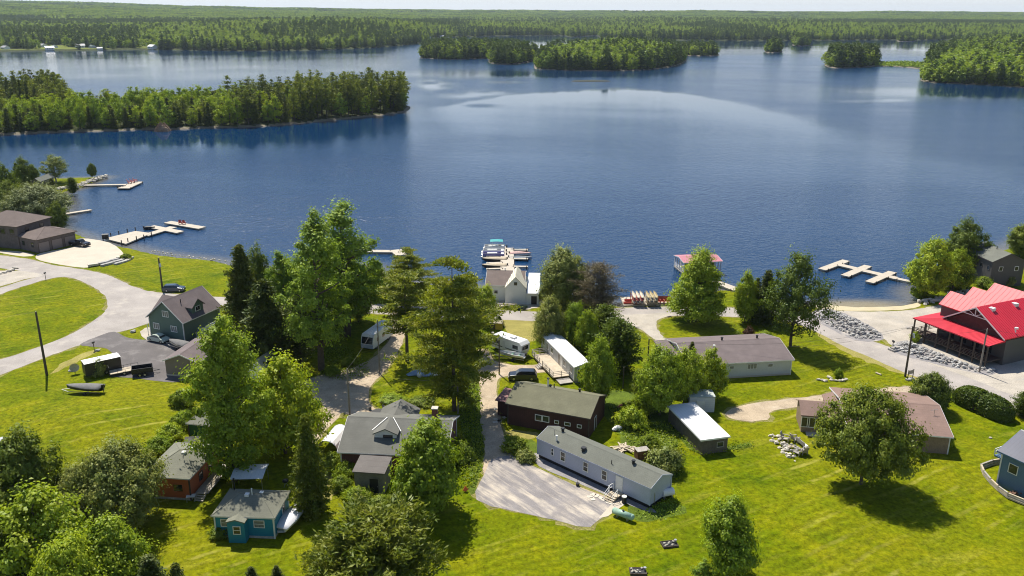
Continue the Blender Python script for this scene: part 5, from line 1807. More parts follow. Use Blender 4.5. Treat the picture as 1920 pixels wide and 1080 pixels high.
wire(P1, P1 + Vector((-75, -14, .5)), 2.2, "thin wire leaving the left road pole past the frame edge")
wire(P6, P7, 1.0, "thin wire between the junction pole and the lodge pole")
wire(P7, P7 + Vector((60, -25, 1)), 1.4, "thin wire running from the lodge pole past the right edge")
wire(P6, Vector((at(1480, 650, 5).x, at(1480, 650, 5).y, 5)), .9, "service wire from the junction pole to the long bungalow")
wire(P6, P8, 2.0, "long wire from the junction pole to the short grass pole")
wire(P10, P3, .8, "wire in the pine shade toward the drive fork pole")
wire(P10, P5, .8, "wire from the pine shade pole toward the camper pole")
wire(P4, P3, .6, "wire between the two slim poles on the dirt drive")
wire(P9, P8 + Vector((0, 0, -1)), .5, "low wire from the leaning post to the short grass pole")


# ---------------------------------------------------------------- stones
def rock_mesh(name, seed, mat, flat=.7):
    return MB().ball((0, 0, 0), 1, .85, flat, .55, seed, 6, 4).mesh(name, mat)


RK = [rock_mesh("rock_shape", 40 + k, MAT['stone'], .6 + .1 * (k % 3)) for k in range(5)]
RKP = [rock_mesh("rock_shape", 60 + k, MAT['stone_pale'], .55 + .1 * (k % 3)) for k in range(4)]


def riprap(name, label, px, size, dens, mat, hump=.5, cat="rock bank"):
    """a bank of loose stones joined into one mass over a picture outline"""
    poly = ccw(px)
    xs, ys = [p[0] for p in poly], [p[1] for p in poly]
    n = int((max(xs) - min(xs)) * (max(ys) - min(ys)) * dens)
    rs = np.random.RandomState(n)
    X, Y = rs.uniform(min(xs), max(xs), n), rs.uniform(min(ys), max(ys), n)
    d_ = sdf(X, Y, poly)
    m = MB()
    cx, cy = sum(xs) / len(xs), sum(ys) / len(ys)
    for x, y, dd in zip(X, Y, d_):
        if dd > -.15:
            s_ = size * rs.uniform(.55, 1.35)
            m.ball((x - cx, y - cy, min(hump, dd * .35) + s_ * .15), s_, s_ * rs.uniform(.7, 1), s_ * rs.uniform(.5, .85), .6, rs.randint(1e6), 5, 4)
    o = m.build(name, mat, None, (cx, cy, 0))
    return tag(o, label, cat, None, "stuff")


riprap("rock_bank", "bank of grey broken stones between the road and the gravel lot", [(1533, 584), (1560, 584), (1610, 602), (1652, 628), (1645, 636), (1605, 634), (1560, 612), (1530, 594)], .34, 2.6, MAT['stone'], .9)
riprap("rock_bank", "bank of pale stones below the lodge veranda beside the road", [(1678, 648), (1700, 640), (1760, 664), (1830, 690), (1866, 692), (1858, 700), (1820, 695), (1740, 676), (1690, 660)], .34, 2.6, MAT['stone'], .8)
riprap("rock_bank", "grey stone bank by the shore grass left of the lodge", [(1768, 562), (1778, 550), (1815, 543), (1822, 548), (1800, 560), (1775, 570)], .34, 2.4, MAT['stone'], .6)
riprap("rock_pile", "low curved wall of grey stones round the fire pit", [(1440, 818), (1462, 816), (1472, 830), (1482, 846), (1496, 862), (1486, 866), (1468, 848), (1450, 832)], .3, 3.4, MAT['stone_pale'], .7, "stone wall")
riprap("rock_shore", "rocky edge of the grassy point on the left", [(100, 355), (130, 350), (158, 343), (170, 340), (160, 347), (140, 354), (112, 358)], .45, 1.8, MAT['stone_pale'], .4, "rocks")
riprap("rock_shore", "rocky spit at the tip of the left point", [(160, 341), (180, 334), (198, 329.5), (204, 330), (192, 335), (172, 341)], .5, 1.8, MAT['stone_pale'], .5, "rocks")
riprap("rock_shore", "line of stones along the left lawn's water edge", [(285, 470), (345, 479), (425, 489.5), (425, 491.5), (345, 481.5), (285, 473)], .22, 1.6, MAT['stone_pale'], .15, "rocks")
riprap("rock_shore", "pale rocks at the water edge below the right shore trees", [(1716, 566), (1740, 562), (1770, 558), (1765, 566), (1735, 572)], .5, 1.4, MAT['stone_pale'], .5, "rocks")

# retaining wall of big ledges beside the concrete drive
a = G(228, 487)
t = thing("retaining_wall", "stepped wall of long stone ledges curving below the concrete drive", "stone wall", a)
for k, (pts, z) in enumerate((([(165, 501), (185, 498), (205, 493), (222, 488), (230, 482)], .45), ([(190, 500), (212, 494), (230, 489), (238, 482)], .25), ([(215, 497), (238, 490), (248, 483)], .15))):
    for j in range(len(pts) - 1):
        p, q = G(*pts[j]), G(*pts[j + 1])
        mid = (p + q) / 2
        MB().obox((0, 0, 0), ((q - p).length * .97, .9 + .1 * (j % 2), .5), 0).build('stone', MAT['stone'] if (k + j) % 3 else MAT['stone_pale'], t, (mid.x - a.x, mid.y - a.y, z)).rotation_euler = (0, .02 * j, math.atan2(q.y - p.y, q.x - p.x))
a = G(10, 512)
t = thing("garden_border", "row of pale stones edging the small lawn at the left edge", "stone border", a)
for j, (x, y) in enumerate(((-2, 514), (8, 512), (17, 509.5), (24, 507), (29, 503.5))):
    q = G(x, y)
    link('stone', RKP[j % 4], t, (q.x - a.x, q.y - a.y, .2)).scale = (.8, .5, .45)
for lab, px, s_, m_, in (("round pale boulder by the driveway mouth", (183, 658), .55, RK), ("lone boulder on the grass beside the asphalt drive", (250, 623), .7, RK), ("brown boulder at the edge of the left lawn under the maple", (345, 741), 1.1, RKP), ("small dark rock beside the satellite dish", (134, 696), .55, RK), ("white boulder on the right lawn above the blue house", (1857, 822), .3, RKP)):
    q = G(*px)
    o = link("boulder", m_[int(px[0]) % len(m_)], None, (q.x, q.y, q.z + s_ * .3))
    o.scale = (s_, s_ * .8, s_ * .75)
    tag(o, lab, "boulder")

# beaver lodge of sticks on the far wooded shore
q = at(305, 244, 0)
m = MB()
rs = random.Random(5)
for k in range(150):
    th, ph = rs.uniform(0, 6.28), rs.uniform(.15, 1.2)
    r0 = 4.6
    p0 = Vector((r0 * math.cos(th), r0 * math.sin(th) * .8, -.6))
    p1 = Vector((1.2 * math.cos(th + rs.uniform(-.6, .6)), 1.2 * math.sin(th), rs.uniform(2.4, 4.2)))
    m.cyl(p0.lerp(p1, rs.uniform(0, .4)), p0.lerp(p1, rs.uniform(.6, 1.1)), .13, .09, 4)
m.ball((0, 0, -.3), 4.0, 3.2, 3.0, .3, 3, 9, 6)
tag(m.build("beaver_lodge", plain("dry_sticks", (.30, .20, .13), .9, .3, 1, 4, .3), None, (q.x, q.y, 0)), "heap of brown sticks at the water edge of the wooded peninsula", "stick heap")

# ---------------------------------------------------------------- smaller things
# information kiosk
q = G(930, 626)
t = thing("notice_board", "brown roofed notice board with a yellow panel beside the road", "sign", (q.x, q.y, 0), rad(-12))
for x in (-1.0, 1.0):
    MB().box(x - .07, x + .07, -.07, .07, 0, 2.6).build('post', MAT['wood_dark'], t)
MB().box(-.1, 1.35, -.1, -.075, .95, 2.2).build('yellow_panel', plain("ochre_board", (.42, .31, .05), .7), t)
MB().box(-1.0, 1.0, -.06, -.02, .9, 2.25).build('board', MAT['wood_dark'], t)
MB().extrude([(-.7, 2.5), (0, 2.95), (.7, 2.5), (.7, 2.4), (0, 2.85), (-.7, 2.4)], -1.4, 1.4, 'x').build('roof', MAT['wood_new'], t)
q = G(924, 640)
t = thing("mail_post", "short wooden post with a box near the notice board", "post", (q.x, q.y, 0))
MB().box(-.08, .08, -.08, .08, 0, 1.5).build('post', MAT['wood_dark'], t)
MB().box(-.2, .2, -.3, .3, 1.5, 1.85).build('box', MAT['wood_grey'], t)
# propane tank
q = G(1168, 972)
t = thing("propane_tank", "pale green propane tank lying on the grass before the mobile home steps", "propane tank", (q.x, q.y, 0), rad(-36))
MB().cyl((-1.25, 0, .65), (1.25, 0, .65), .42, .42, 14).ball((1.25, 0, .65), .3, .42, .42, 0, 0, 12, 8).ball((-1.25, 0, .65), .3, .42, .42, 0, 0, 12, 8).build('tank', plain("pale_green_tank", (.30, .46, .36), .4, .08, stain=((.32, .2, .12), .35)), t, smooth=True)
MB().cyl((0, 0, 1.05), (0, 0, 1.22), .14, .14, 8).build('valve_cap', MAT['black'], t)
for x in (-.7, .7):
    MB().box(x - .08, x + .08, -.3, .3, -.05, .3).build('leg', MAT['steel'], t)
q = G(1251, 934)
t = thing("oil_tank", "white upright oval tank behind the right end of the mobile home", "tank", (q.x, q.y, 0), rad(20))
MB().cyl((-.8, 0, .9), (.8, 0, .9), .5, .5, 14).build('tank', MAT['white'], t)
for x in (-.55, .55):
    MB().box(x - .06, x + .06, -.3, .3, -.05, .5).build('leg', MAT['steel'], t)
q = G(1170, 943)
t = thing("rain_barrel", "white barrel standing beside the mobile home steps", "barrel", (q.x, q.y, 0))
MB().cyl((0, 0, 0), (0, 0, .9), .30, .32, 12).build('barrel', MAT['black'], t)
MB().cyl((0, 0, .9), (0, 0, 1.0), .34, .34, 12).build('lid', MAT['white'], t)
# young planted tree in a pot on the gravel
q = G(1083, 911)
t = thing("potted_sapling", "small sapling in a dark pot on the gravel strip by the mobile home", "potted plant", (q.x, q.y, 0))
MB().cyl((0, 0, 0), (0, 0, .4), .22, .28, 9).build('pot', MAT['black'], t)
MB().cyl((0, 0, .4), (0, 0, 1.3), .03, .02, 5).build('stem', MAT['bark'], t)
# stepping slabs by the path
q0 = G(1125, 940)
t = thing("stepping_stones", "ring of pale stepping stones beside the mobile home path", "stones", q0)
for k, (x, y) in enumerate(((1106, 932), (1112, 928), (1119, 930), (1126, 934), (1133, 938), (1140, 941), (1147, 944), (1111, 936))):
    q = G(x, y)
    MB().obox((0, 0, .03), (.75, .55, .1), k * .7).build('stone', MAT['stone_pale'], t, (q.x - q0.x, q.y - q0.y, 0))
# satellite dish on the left grass
q = G(141, 700)
t = thing("satellite_dish", "large round white satellite dish on a short post by the left road", "satellite dish", (q.x, q.y, q.z), rad(30))
t.scale = (.68, .68, .68)
MB().cyl((0, 0, -.2), (0, 0, 1.3), .08, .08, 7).build('post', MAT['black'], t)
rings = []
for r_, z_ in ((.05, 0), (.5, .06), (.9, .2), (1.15, .36)):
    rings.append([(r_ * math.cos(k * math.pi / 7), -z_ * .9 - .05, 1.7 + r_ * math.sin(k * math.pi / 7)) for k in range(14)])
MB().loft(rings, 0, False).loft([[(x, y + .03, z) for x, y, z in r] for r in rings][::-1], 0, False).build('dish', MAT['stone_pale'], t)
MB().cyl((0, -.1, 1.2), (0, -1.0, 1.7), .03, .03, 5).build('feed_arm', MAT['steel'], t)
# fire pit chairs


def adirondack(label, px, rz, mat, group=None, z=None, s_=1.0):
    q = G(*px) if z is None else at(px[0], px[1], z)
    t = thing("garden_chair", label, "chair", (q.x, q.y, q.z), rz, group)
    t.scale = (s_, s_, s_)
    MB().extrude([(-.45, .38), (.30, .22), (.30, .26), (-.45, .42)], -.3, .3, 'y').build('seat', mat, t)
    MB().extrude([(.22, .22), (.60, 1.05), (.64, 1.03), (.27, .2)], -.32, .32, 'y').build('backrest', mat, t)
    for e in (-1, 1):
        MB().box(-.45, .35, e * .36 - .06, e * .36 + .06, .58, .63).build('armrest', mat, t)
        MB().box(-.45, -.36, e * .34 - .04, e * .34 + .04, 0, .58).build('leg', mat, t)
        MB().box(.25, .34, e * .34 - .04, e * .34 + .04, 0, .58).build('leg', mat, t)
    return t


for k, (x, y, a) in enumerate(((1472, 826, 60), (1490, 827, 110), (1494, 852, 240), (1506, 850, 200))):
    adirondack(("grey garden chair nearest the stone wall end of the fire pit", "grey garden chair on the house side of the fire pit", "grey garden chair on the lawn side of the fire pit", "grey garden chair right of the fire pit beside the bench")[k], (x, y), rad(a + 90), MAT['wood_grey'], "chairs round the fire pit", None, 1.25)
q = G(1504, 836)
t = thing("bench", "grey wooden bench beside the fire pit chairs", "bench", (q.x, q.y, 0), rad(105))
MB().box(-1.1, 1.1, -.3, .3, .42, .5).build('seat', MAT['white'], t)
MB().box(-1.1, 1.1, .3, .36, .42, 1.0).build('backrest', MAT['wood_grey'], t)
for x in (-.9, .9):
    MB().box(x - .06, x + .06, -.28, .3, 0, .42).build('leg', MAT['wood_grey'], t)
q = G(1483, 841)
t = thing("fire_pit", "round stone fire pit filled with ash and logs", "fire pit", (q.x, q.y, 0))
for k in range(10):
    link('stone', RK[k % 5], t, (.9 * math.cos(k * .628), .9 * math.sin(k * .628), .15)).scale = (.3, .25, .28)
MB().cyl((-.5, -.2, .2), (.5, .25, .3), .12, .12, 6).cyl((-.3, .4, .3), (.4, -.4, .4), .12, .12, 6).build('log', MAT['wood_new'], t)
# red chairs by the lake
for k in range(4):
    adirondack("red garden chair in a row on the beachside deck", (1234 + 7 * k, 568), rad(90), MAT['red'], "red chairs on the beachside deck", WATER + .8, 1.25)
for k, (x, y) in enumerate(((243, 344), (249, 342.5), (254, 341))):
    adirondack("red garden chair on the square end of the long left dock", (x, y), rad(200), MAT['red'], "red chairs on the left dock", WATER + .56, 1.5)
for k, (x, y) in enumerate(((338, 420), (345, 420.5))):
    adirondack("small red chair on the floating cross dock", (x, y), rad(120), MAT['red'], "red chairs on the cross dock", WATER + .52, 1.1)
# canoe racks
cl = [plain("canoe_%s" % n, c, .4) for n, c in (("red", (.5, .08, .06)), ("cream", (.55, .50, .40)), ("yellow", (.44, .36, .20)))]
for lab, x, ms in (("wooden rack of pale and red canoes on the beachside deck", 1194, (1, 0, 1)), ("wooden rack of yellowish canoes on the beachside deck", 1220, (2, 1, 2))):
    q = at(x, 568, WATER + .8)
    t = thing("canoe_rack", lab, "canoe rack", (q.x, q.y, WATER + .8), rad(90))
    f = MB()
    for xx in (-1.3, 1.3):
        for yy_ in (-1.25, 1.25):
            f.box(xx - .06, xx + .06, yy_ - .06, yy_ + .06, 0, 2.1)
        for z in (.45, 1.1, 1.75):
            f.box(xx - .05, xx + .05, -1.35, 1.35, z - .05, z + .05)
    f.build('rack', MAT['wood_new'], t)
    cm_ = hull_mb(2.4, .8, .36)
    for k, z in enumerate((.5, 1.15, 1.8)):
        for e in (-.84, 0, .84):
            c = link('canoe', hull_mb(4.0, .72, .36).mesh('canoe', cl[ms[k]]), t, (0, e, z))
t = thing("canoe_rack", "low pile of red kayaks at the left end of the beachside deck", "kayaks", at(1183, 568, WATER + .8))
for k in range(3):
    c = hull_mb(3.4, .7, .4).build('kayak', cl[0], t, (.3 * k, .8 * k - .6, .02 + .3 * (k == 1)))
# deck furniture and bits near the houses
q = G(471, 912)
t = thing("canopy", "white canopy roof standing behind the blue house", "canopy", (q.x, q.y, 0), rad(3))
MB().extrude([(-1.9, 2.25), (0, 2.5), (1.9, 2.25), (1.9, 2.2), (0, 2.45), (-1.9, 2.2)], -2.1, 2.1, 'x').build('roof', MAT['white_metal'], t)
for x in (-1.9, 1.9):
    for y in (-1.7, 1.7):
        MB().cyl((x, y, 0), (x, y, 2.25), .05, .05, 6).build('post', MAT['steel'], t)
q = G(359, 939)
t = thing("garden_table", "small white topped table standing in front of the orange house", "table", (q.x, q.y, 0), rad(10))
MB().box(-.55, .55, -.4, .4, .72, .78).build('table_top', MAT['white'], t)
for x in (-.48, .48):
    for y in (-.33, .33):
        MB().box(x - .03, x + .03, y - .03, y + .03, 0, .72).build('leg', MAT['steel'], t)
q = G(536, 912)
t = thing("charcoal_grill", "round grill standing on the lawn behind the blue house", "grill", (q.x, q.y, 0))
MB().ball((0, 0, .85), .42, .42, .28, 0, 0, 10, 6).build('bowl', MAT['black'], t)
for k in range(3):
    MB().cyl((0, 0, .7), (.35 * math.cos(k * 2.1), .35 * math.sin(k * 2.1), 0), .025, .025, 5).build('leg', MAT['steel'], t)
q = G(710, 780)
t = thing("patio_table", "round dark patio table with chairs behind the dormer house", "table", (q.x, q.y, 0))
MB().cyl((0, 0, .7), (0, 0, .76), 1.1, 1.1, 14).build('table_top', MAT['black'], t)
MB().cyl((0, 0, 0), (0, 0, .7), .08, .08, 7).build('leg', MAT['black'], t)
for k in range(5):
    x, y = 1.6 * math.cos(k * 1.256), 1.6 * math.sin(k * 1.256)
    MB().obox((x, y, .45), (.5, .5, .06), k * 1.256).obox((x * 1.14, y * 1.14, .75), (.06, .5, .6), k * 1.256).build('chair', MAT['grey_canvas'], t)
for lab, px, px2, r_ in (("pale log lying on the lawn behind the dormer house", (712, 755), (755, 762), .16), ("pale log on the grass of the right lawn", (1642, 700), (1652, 704), .14)):
    a, b = G(*px), G(*px2)
    tag(MB().cyl((0, 0, r_), (b.x - a.x, b.y - a.y, r_), r_, r_, 7).build("log", MAT['wood_new'], None, a), lab, "log")
# woodpile and junk behind the mobile home
q = G(1176, 842)
t = thing("lumber_pile", "loose pile of pale lumber behind the mobile home", "lumber pile", (q.x, q.y, 0))
for k in range(22):
    MB().obox((R.uniform(-1.6, 1.6), R.uniform(-.9, .9), .12 + .06 * (k % 6)), (R.uniform(1.2, 2.6), .22, .07), R.uniform(0, 3.1), 0, R.uniform(-.15, .15)).build('plank', MAT['wood_new'], t)
q = G(1203, 858)
t = thing("wooden_crate", "rusty brown box standing by the lumber pile", "crate", (q.x, q.y, 0), .3)
MB().box(-.9, .9, -.6, .6, 0, 1.3).build('box', plain("rusty_box", (.15, .07, .045), .8, .3), t)
MB().box(-.95, .95, -.65, .65, 1.3, 1.38).build('lid', MAT['wood_grey'], t)
for lab, px, s_, c in (("white cloth covered heap near the barn house", (1157, 806), (1.4, .8, .5), MAT['white']), ("red wheelbarrow tray beyond the barn house", (1166, 764), (1.3, .8, .4), plain("rusty_red", (.35, .10, .07), .7))):
    q = G(*px)
    t = thing("garden_heap", lab, "heap", (q.x, q.y, 0), .4)
    MB().ball((0, 0, s_[2] * .5), s_[0] * .6, s_[1] * .6, s_[2], .3, 4, 9, 6).build('cover', c, t)
    MB().obox((0, 0, .1), (s_[0], s_[1], .2), .2).build('base', MAT['wood_dark'], t)
for lab, px, rz in (("square planter of white flowers and stones on the front lawn", (1255, 1022), .2), ("square wooden planter at the bottom edge of the lawn", (1196, 1073), 0)):
    q = G(*px)
    t = thing("planter", lab, "planter", (q.x, q.y, q.z), rz)
    t.scale = (.72, .72, .8)
    m = MB().box(-1.3, 1.3, -.85, -.75, 0, .3).box(-1.3, 1.3, .75, .85, 0, .3).box(-1.3, -1.2, -.75, .75, 0, .3).box(1.2, 1.3, -.75, .75, 0, .3)
    m.build('frame', MAT['wood_dark'], t)
    MB().box(-1.2, 1.2, -.75, .75, 0, .2).build('soil', MAT['black'], t)
    for k in range(9):
        link('stone', RKP[k % 4], t, (R.uniform(-1, 1), R.uniform(-.6, .6), .35)).scale = (.2, .2, .22)
    link('flowerpot', MB().cyl((0, 0, 0), (0, 0, .5), .2, .25, 8).mesh('flowerpot', MAT['steel']), t, (1.1, .2, .2))
q = G(1569, 712)
t = thing("rock_garden", "small ring of pale rocks with an evergreen bush on the right lawn", "rock garden", (q.x, q.y, 0))
for k, (x, y) in enumerate(((-3.2, -.2), (-2.6, -.5), (-2.2, -.8), (-1.0, -.3), (-.4, -.6), (.3, -.7), (1.0, -.5), (1.6, 0), (-1.0, .6), (-1.1, .9))):
    link('stone', RKP[k % 4], t, (x, y, .15)).scale = (.42, .34, .3)
# real estate style sign board and small road signs, drum by the lodge
q = G(1706, 712)
t = thing("road_sign", "small dark framed sign board at the drive entrance by the pole", "sign", (q.x, q.y, 0), rad(25))
for x in (-.6, .6):
    MB().box(x - .05, x + .05, -.05, .05, 0, 1.9).build('post', MAT['wood_dark'], t)
MB().box(-.65, .65, -.04, .04, 1.1, 1.8).build('board', MAT['wood_grey'], t)
MB().box(-.85, .85, -.3, .3, 0, .25).build('base', MAT['stone'], t)
for lab, px, c in (("orange triangular marker by the round maple", (873, 922), plain("orange_marker", (.7, .16, .06), .6)),):
    q = G(*px)
    t = thing("marker", lab, "marker", (q.x, q.y, 0), .4)
    MB().extrude([(-.4, .3), (0, .9), (.4, .3), (0, -.05)], -.03, .03, 'y').build('panel', c, t)
    MB().cyl((0, .05, -.1), (0, .05, .8), .03, .03, 5).build('stake', MAT['steel'], t)
for lab, px in (("mailbox post on the grass spit between the two drives", (86, 524)), ("slim signpost at the mouth of the asphalt drive", (177, 657)), ("short post by the lodge driveway edge", (1673, 655))):
    q = G(*px)
    t = thing("mailbox", lab, "mailbox", (q.x, q.y, 0))
    MB().cyl((0, 0, 0), (0, 0, 1.5), .06, .06, 6).build('post', MAT['wood_dark'], t)
    MB().box(-.14, .14, -.28, .28, 1.45, 1.75).build('box', MAT['black'], t)
q = G(1680, 656)
t = thing("concrete_culvert", "grey slab and stones at the roadside below the lodge lot", "slab", (q.x, q.y, 0), rad(25))
MB().box(-1.4, 1.4, -.7, .7, 0, .35).build('slab', MAT['stone'], t)
MB().box(-1.1, .6, -.3, .5, .35, .6).build('upper_slab', MAT['wood_grey'], t)
# dark storage box at the pier
q = at(198, 447, WATER + .56)
t = thing("storage_box", "black storage box standing at the shore end of the posted pier", "box", (q.x, q.y, WATER + .56), rad(20))
MB().box(-.8, .8, -.6, .6, 0, 1.1).build('box', MAT['black'], t)
MB().box(-.85, .85, -.65, .65, 1.1, 1.2).build('lid', MAT['grey_canvas'], t)
# curved deck fence by the blue house
pts = [G(x, y) for x, y in ((1888, 868), (1862, 872), (1840, 880), (1845, 892), (1858, 908), (1872, 922), (1890, 936), (1920, 948))]
o0 = pts[2]
t = thing("timber_border", "low curved border of stacked weathered timbers by the blue house", "border", o0)
for lay in range(3):
    for k in range(len(pts) - 1):
        a, b = pts[k], pts[k + 1]
        mid = (a + b) / 2 - o0
        MB().obox((0, 0, 0), ((b - a).length + .15, .22, .22), math.atan2(b.y - a.y, b.x - a.x)).build('timber', MAT['wood_grey'] if (k + lay) % 2 else MAT['wood_new'], t, (mid.x, mid.y + lay * .12, .12 + lay * .24))
q = G(1905, 925)
t = thing("firewood_pile", "pile of brown split firewood by the blue house", "firewood", (q.x, q.y, 0), .3)
for k in range(46):
    MB().cyl((0, -.2, 0), (0, .2, 0), .12, .11, 6).build('log', plain("split_log", (.22, .12, .08), .9) if k == 0 else bpy.data.materials["split_log"], t, (R.uniform(-1.5, 1.5), R.uniform(-.8, .8), .1 + .12 * (k % 4))).rotation_euler = (0, 0, R.uniform(0, 3))
# pebble square of vegetables? no: stone patio by the barn house
q0 = G(945, 778)
t = thing("flagstone_patch", "patch of pale flagstones between the drive and the barn house", "flagstones", q0)
for k in range(16):
    x, y = R.uniform(-1.6, 1.6), R.uniform(-2.8, 2.8)
    MB().obox((x, y, .02), (R.uniform(.5, .9), R.uniform(.4, .7), .08), R.uniform(0, 3)).build('stone', MAT['stone_pale'], t)
# clothes or junk in deep pine shade
q = G(800, 700)
t = thing("tarp_heap", "blue grey tarp with white bags in the pine shade", "tarp", (q.x, q.y, 0), .2)
MB().ball((0, 0, .1), 3.2, 1.6, .5, .35, 9, 14, 6).build('tarp', plain("blue_tarp", (.22, .30, .42), .5, .2), t)
for x in (-1.4, 1.2, 1.9):
    MB().ball((x, -1.3, .35), .45, .4, .45, .3, int(x * 10) + 50, 8, 6).build('bag', MAT['white'], t)

# ---------------------------------------------------------------- trees
def leaf_quads(c, nrm, size, rs, aspect=.62):
    """diamond leaf sprays at centres c facing nrm"""
    n = len(c)
    a = np.cross(nrm, rs.normal(size=(n, 3)))
    a /= np.linalg.norm(a, axis=1, keepdims=True) + 1e-9
    b = np.cross(nrm, a)
    s_ = (size * rs.uniform(.6, 1.35, n))[:, None]
    a, b = a * s_ * .5, b * s_ * .5 * aspect
    bend = nrm * s_ * .12
    v = np.stack([c - a - bend, c - b + bend * .4, c + a - bend, c + b + bend * .4], 1).reshape(-1, 3)
    return v, np.arange(4 * n).reshape(n, 4)


def norm(v):
    return v / (np.linalg.norm(v, axis=-1, keepdims=True) + 1e-9)


class Tree:
    pass


def limb_mesh(segs, mat, n=5):
    m = MB()
    for p, q, r0, r1 in segs:
        m.cyl(p, q, r0, r1, n)
    return m.mesh("trunk", mat)


def deciduous(seed, H=14, Rr=5.5, base=.28, clumps=110, per=70, leaf=.42, crad=1.15, top=.5, mat='maple', bark='bark', ragged=.28, multi=1, flat=.75, shell=.45, sep=.88, cone=False):
    rs = np.random.RandomState(seed)
    zc0, zc1 = H * base, H
    cs = []
    lobes = norm(rs.normal(size=(9, 3)))
    lw = rs.uniform(-1, 1, 9)
    tries = 0
    while len(cs) < clumps and tries < clumps * 60:
        tries += 1
        t = rs.uniform(0, 1)
        prof = (max(0.0, math.sin(math.pi * t ** (1 / (1 + top)) * .94 + .12))) ** .75
        if cone:
            prof = (1 - t) ** .58 * min(1, .6 + 4 * t)
        th = rs.uniform(0, 2 * math.pi)
        d_ = np.array([math.cos(th), math.sin(th), (t - .5) * 1.2])
        d_ /= np.linalg.norm(d_)
        lob = 1 + ragged * float((lw * np.clip(lobes @ d_, 0, 1) ** 3).sum())
        rr = Rr * prof * max(.35, min(1.35, lob)) * rs.uniform(0, 1) ** shell
        if rs.rand() > (.25 + .75 * prof):
            continue
        p = np.array([rr * math.cos(th), rr * math.sin(th), zc0 + (zc1 - zc0) * t])
        if any(np.linalg.norm(p - q) < crad * sep for q in cs):
            continue
        cs.append(p)
    cs = np.array(cs)
    cs[:, :2] -= cs[:, :2].mean(0) * .8
    n = len(cs)
    cr = crad * rs.uniform(.45, 1.35, n)
    cen = np.repeat(cs, per, 0)
    d_ = norm(rs.normal(size=(n * per, 3)))
    rad_ = rs.uniform(.15, 1, n * per) ** .5
    strch = norm(cs * np.array([1, 1, .3]) + rs.normal(size=(n, 3)) * 1.2)
    st_ = np.repeat(strch, per, 0)
    gs = rs.normal(size=(n * per, 3)) * .46
    off = (gs + st_ * (rs.normal(size=n * per) * .42)[:, None]) * np.repeat(cr, per)[:, None] * np.array([1, 1, flat])
    d_ = norm(off)
    axis_c = np.stack([np.zeros(n), np.zeros(n), cs[:, 2] * .6 + H * .22], 1)
    out = np.repeat(norm(cs - axis_c), per, 0)
    nr = norm(d_ * .9 + out * .5 + np.array([0, 0, .8]) + rs.normal(size=d_.shape) * .45)
    v, f = leaf_quads(cen + off, nr, leaf, rs)
    crown = np_mesh("crown", v, f, 4, [MAT[mat]])
    segs = []
    stems = []
    for k in range(multi):
        sx, sy = (rs.normal(size=2) * .35 * (multi > 1))
        dx, dy = rs.normal(size=2) * (.09 if multi > 1 else .03) * H * .3
        prev, r0 = Vector((sx, sy, -.3)), H * (.020 if multi > 1 else .024)
        pts = [prev]
        for j in range(1, 7):
            t = j / 6
            q = Vector((sx + dx * t + rs.normal() * .12, sy + dy * t + rs.normal() * .12, H * .88 * t))
            segs.append((prev, q, r0 * (1 - .82 * (t - 1 / 6)), r0 * (1 - .82 * t)))
            prev = q
            pts.append(q)
        stems.append(pts)
    order = rs.permutation(n)[:min(n, 42)]
    for j in order:
        c = Vector(cs[j])
        st = stems[j % multi]
        zb = max(H * base * .6, c.z - .45 * math.hypot(c.x, c.y) - .6)
        i = min(5, int(zb / (H * .88) * 6))
        t = zb / (H * .88) * 6 - i
        b = st[i].lerp(st[i + 1], min(1, max(0, t)))
        mid = b.lerp(c, .55) + Vector((0, 0, -.25))
        r0 = H * .007
        segs += [(b, mid, r0, r0 * .6), (mid, c, r0 * .6, r0 * .2)]
    t = Tree()
    t.leafy = True
    t.H, t.R = H, Rr
    t.trunk, t.crown = limb_mesh(segs, MAT[bark]), crown
    return t


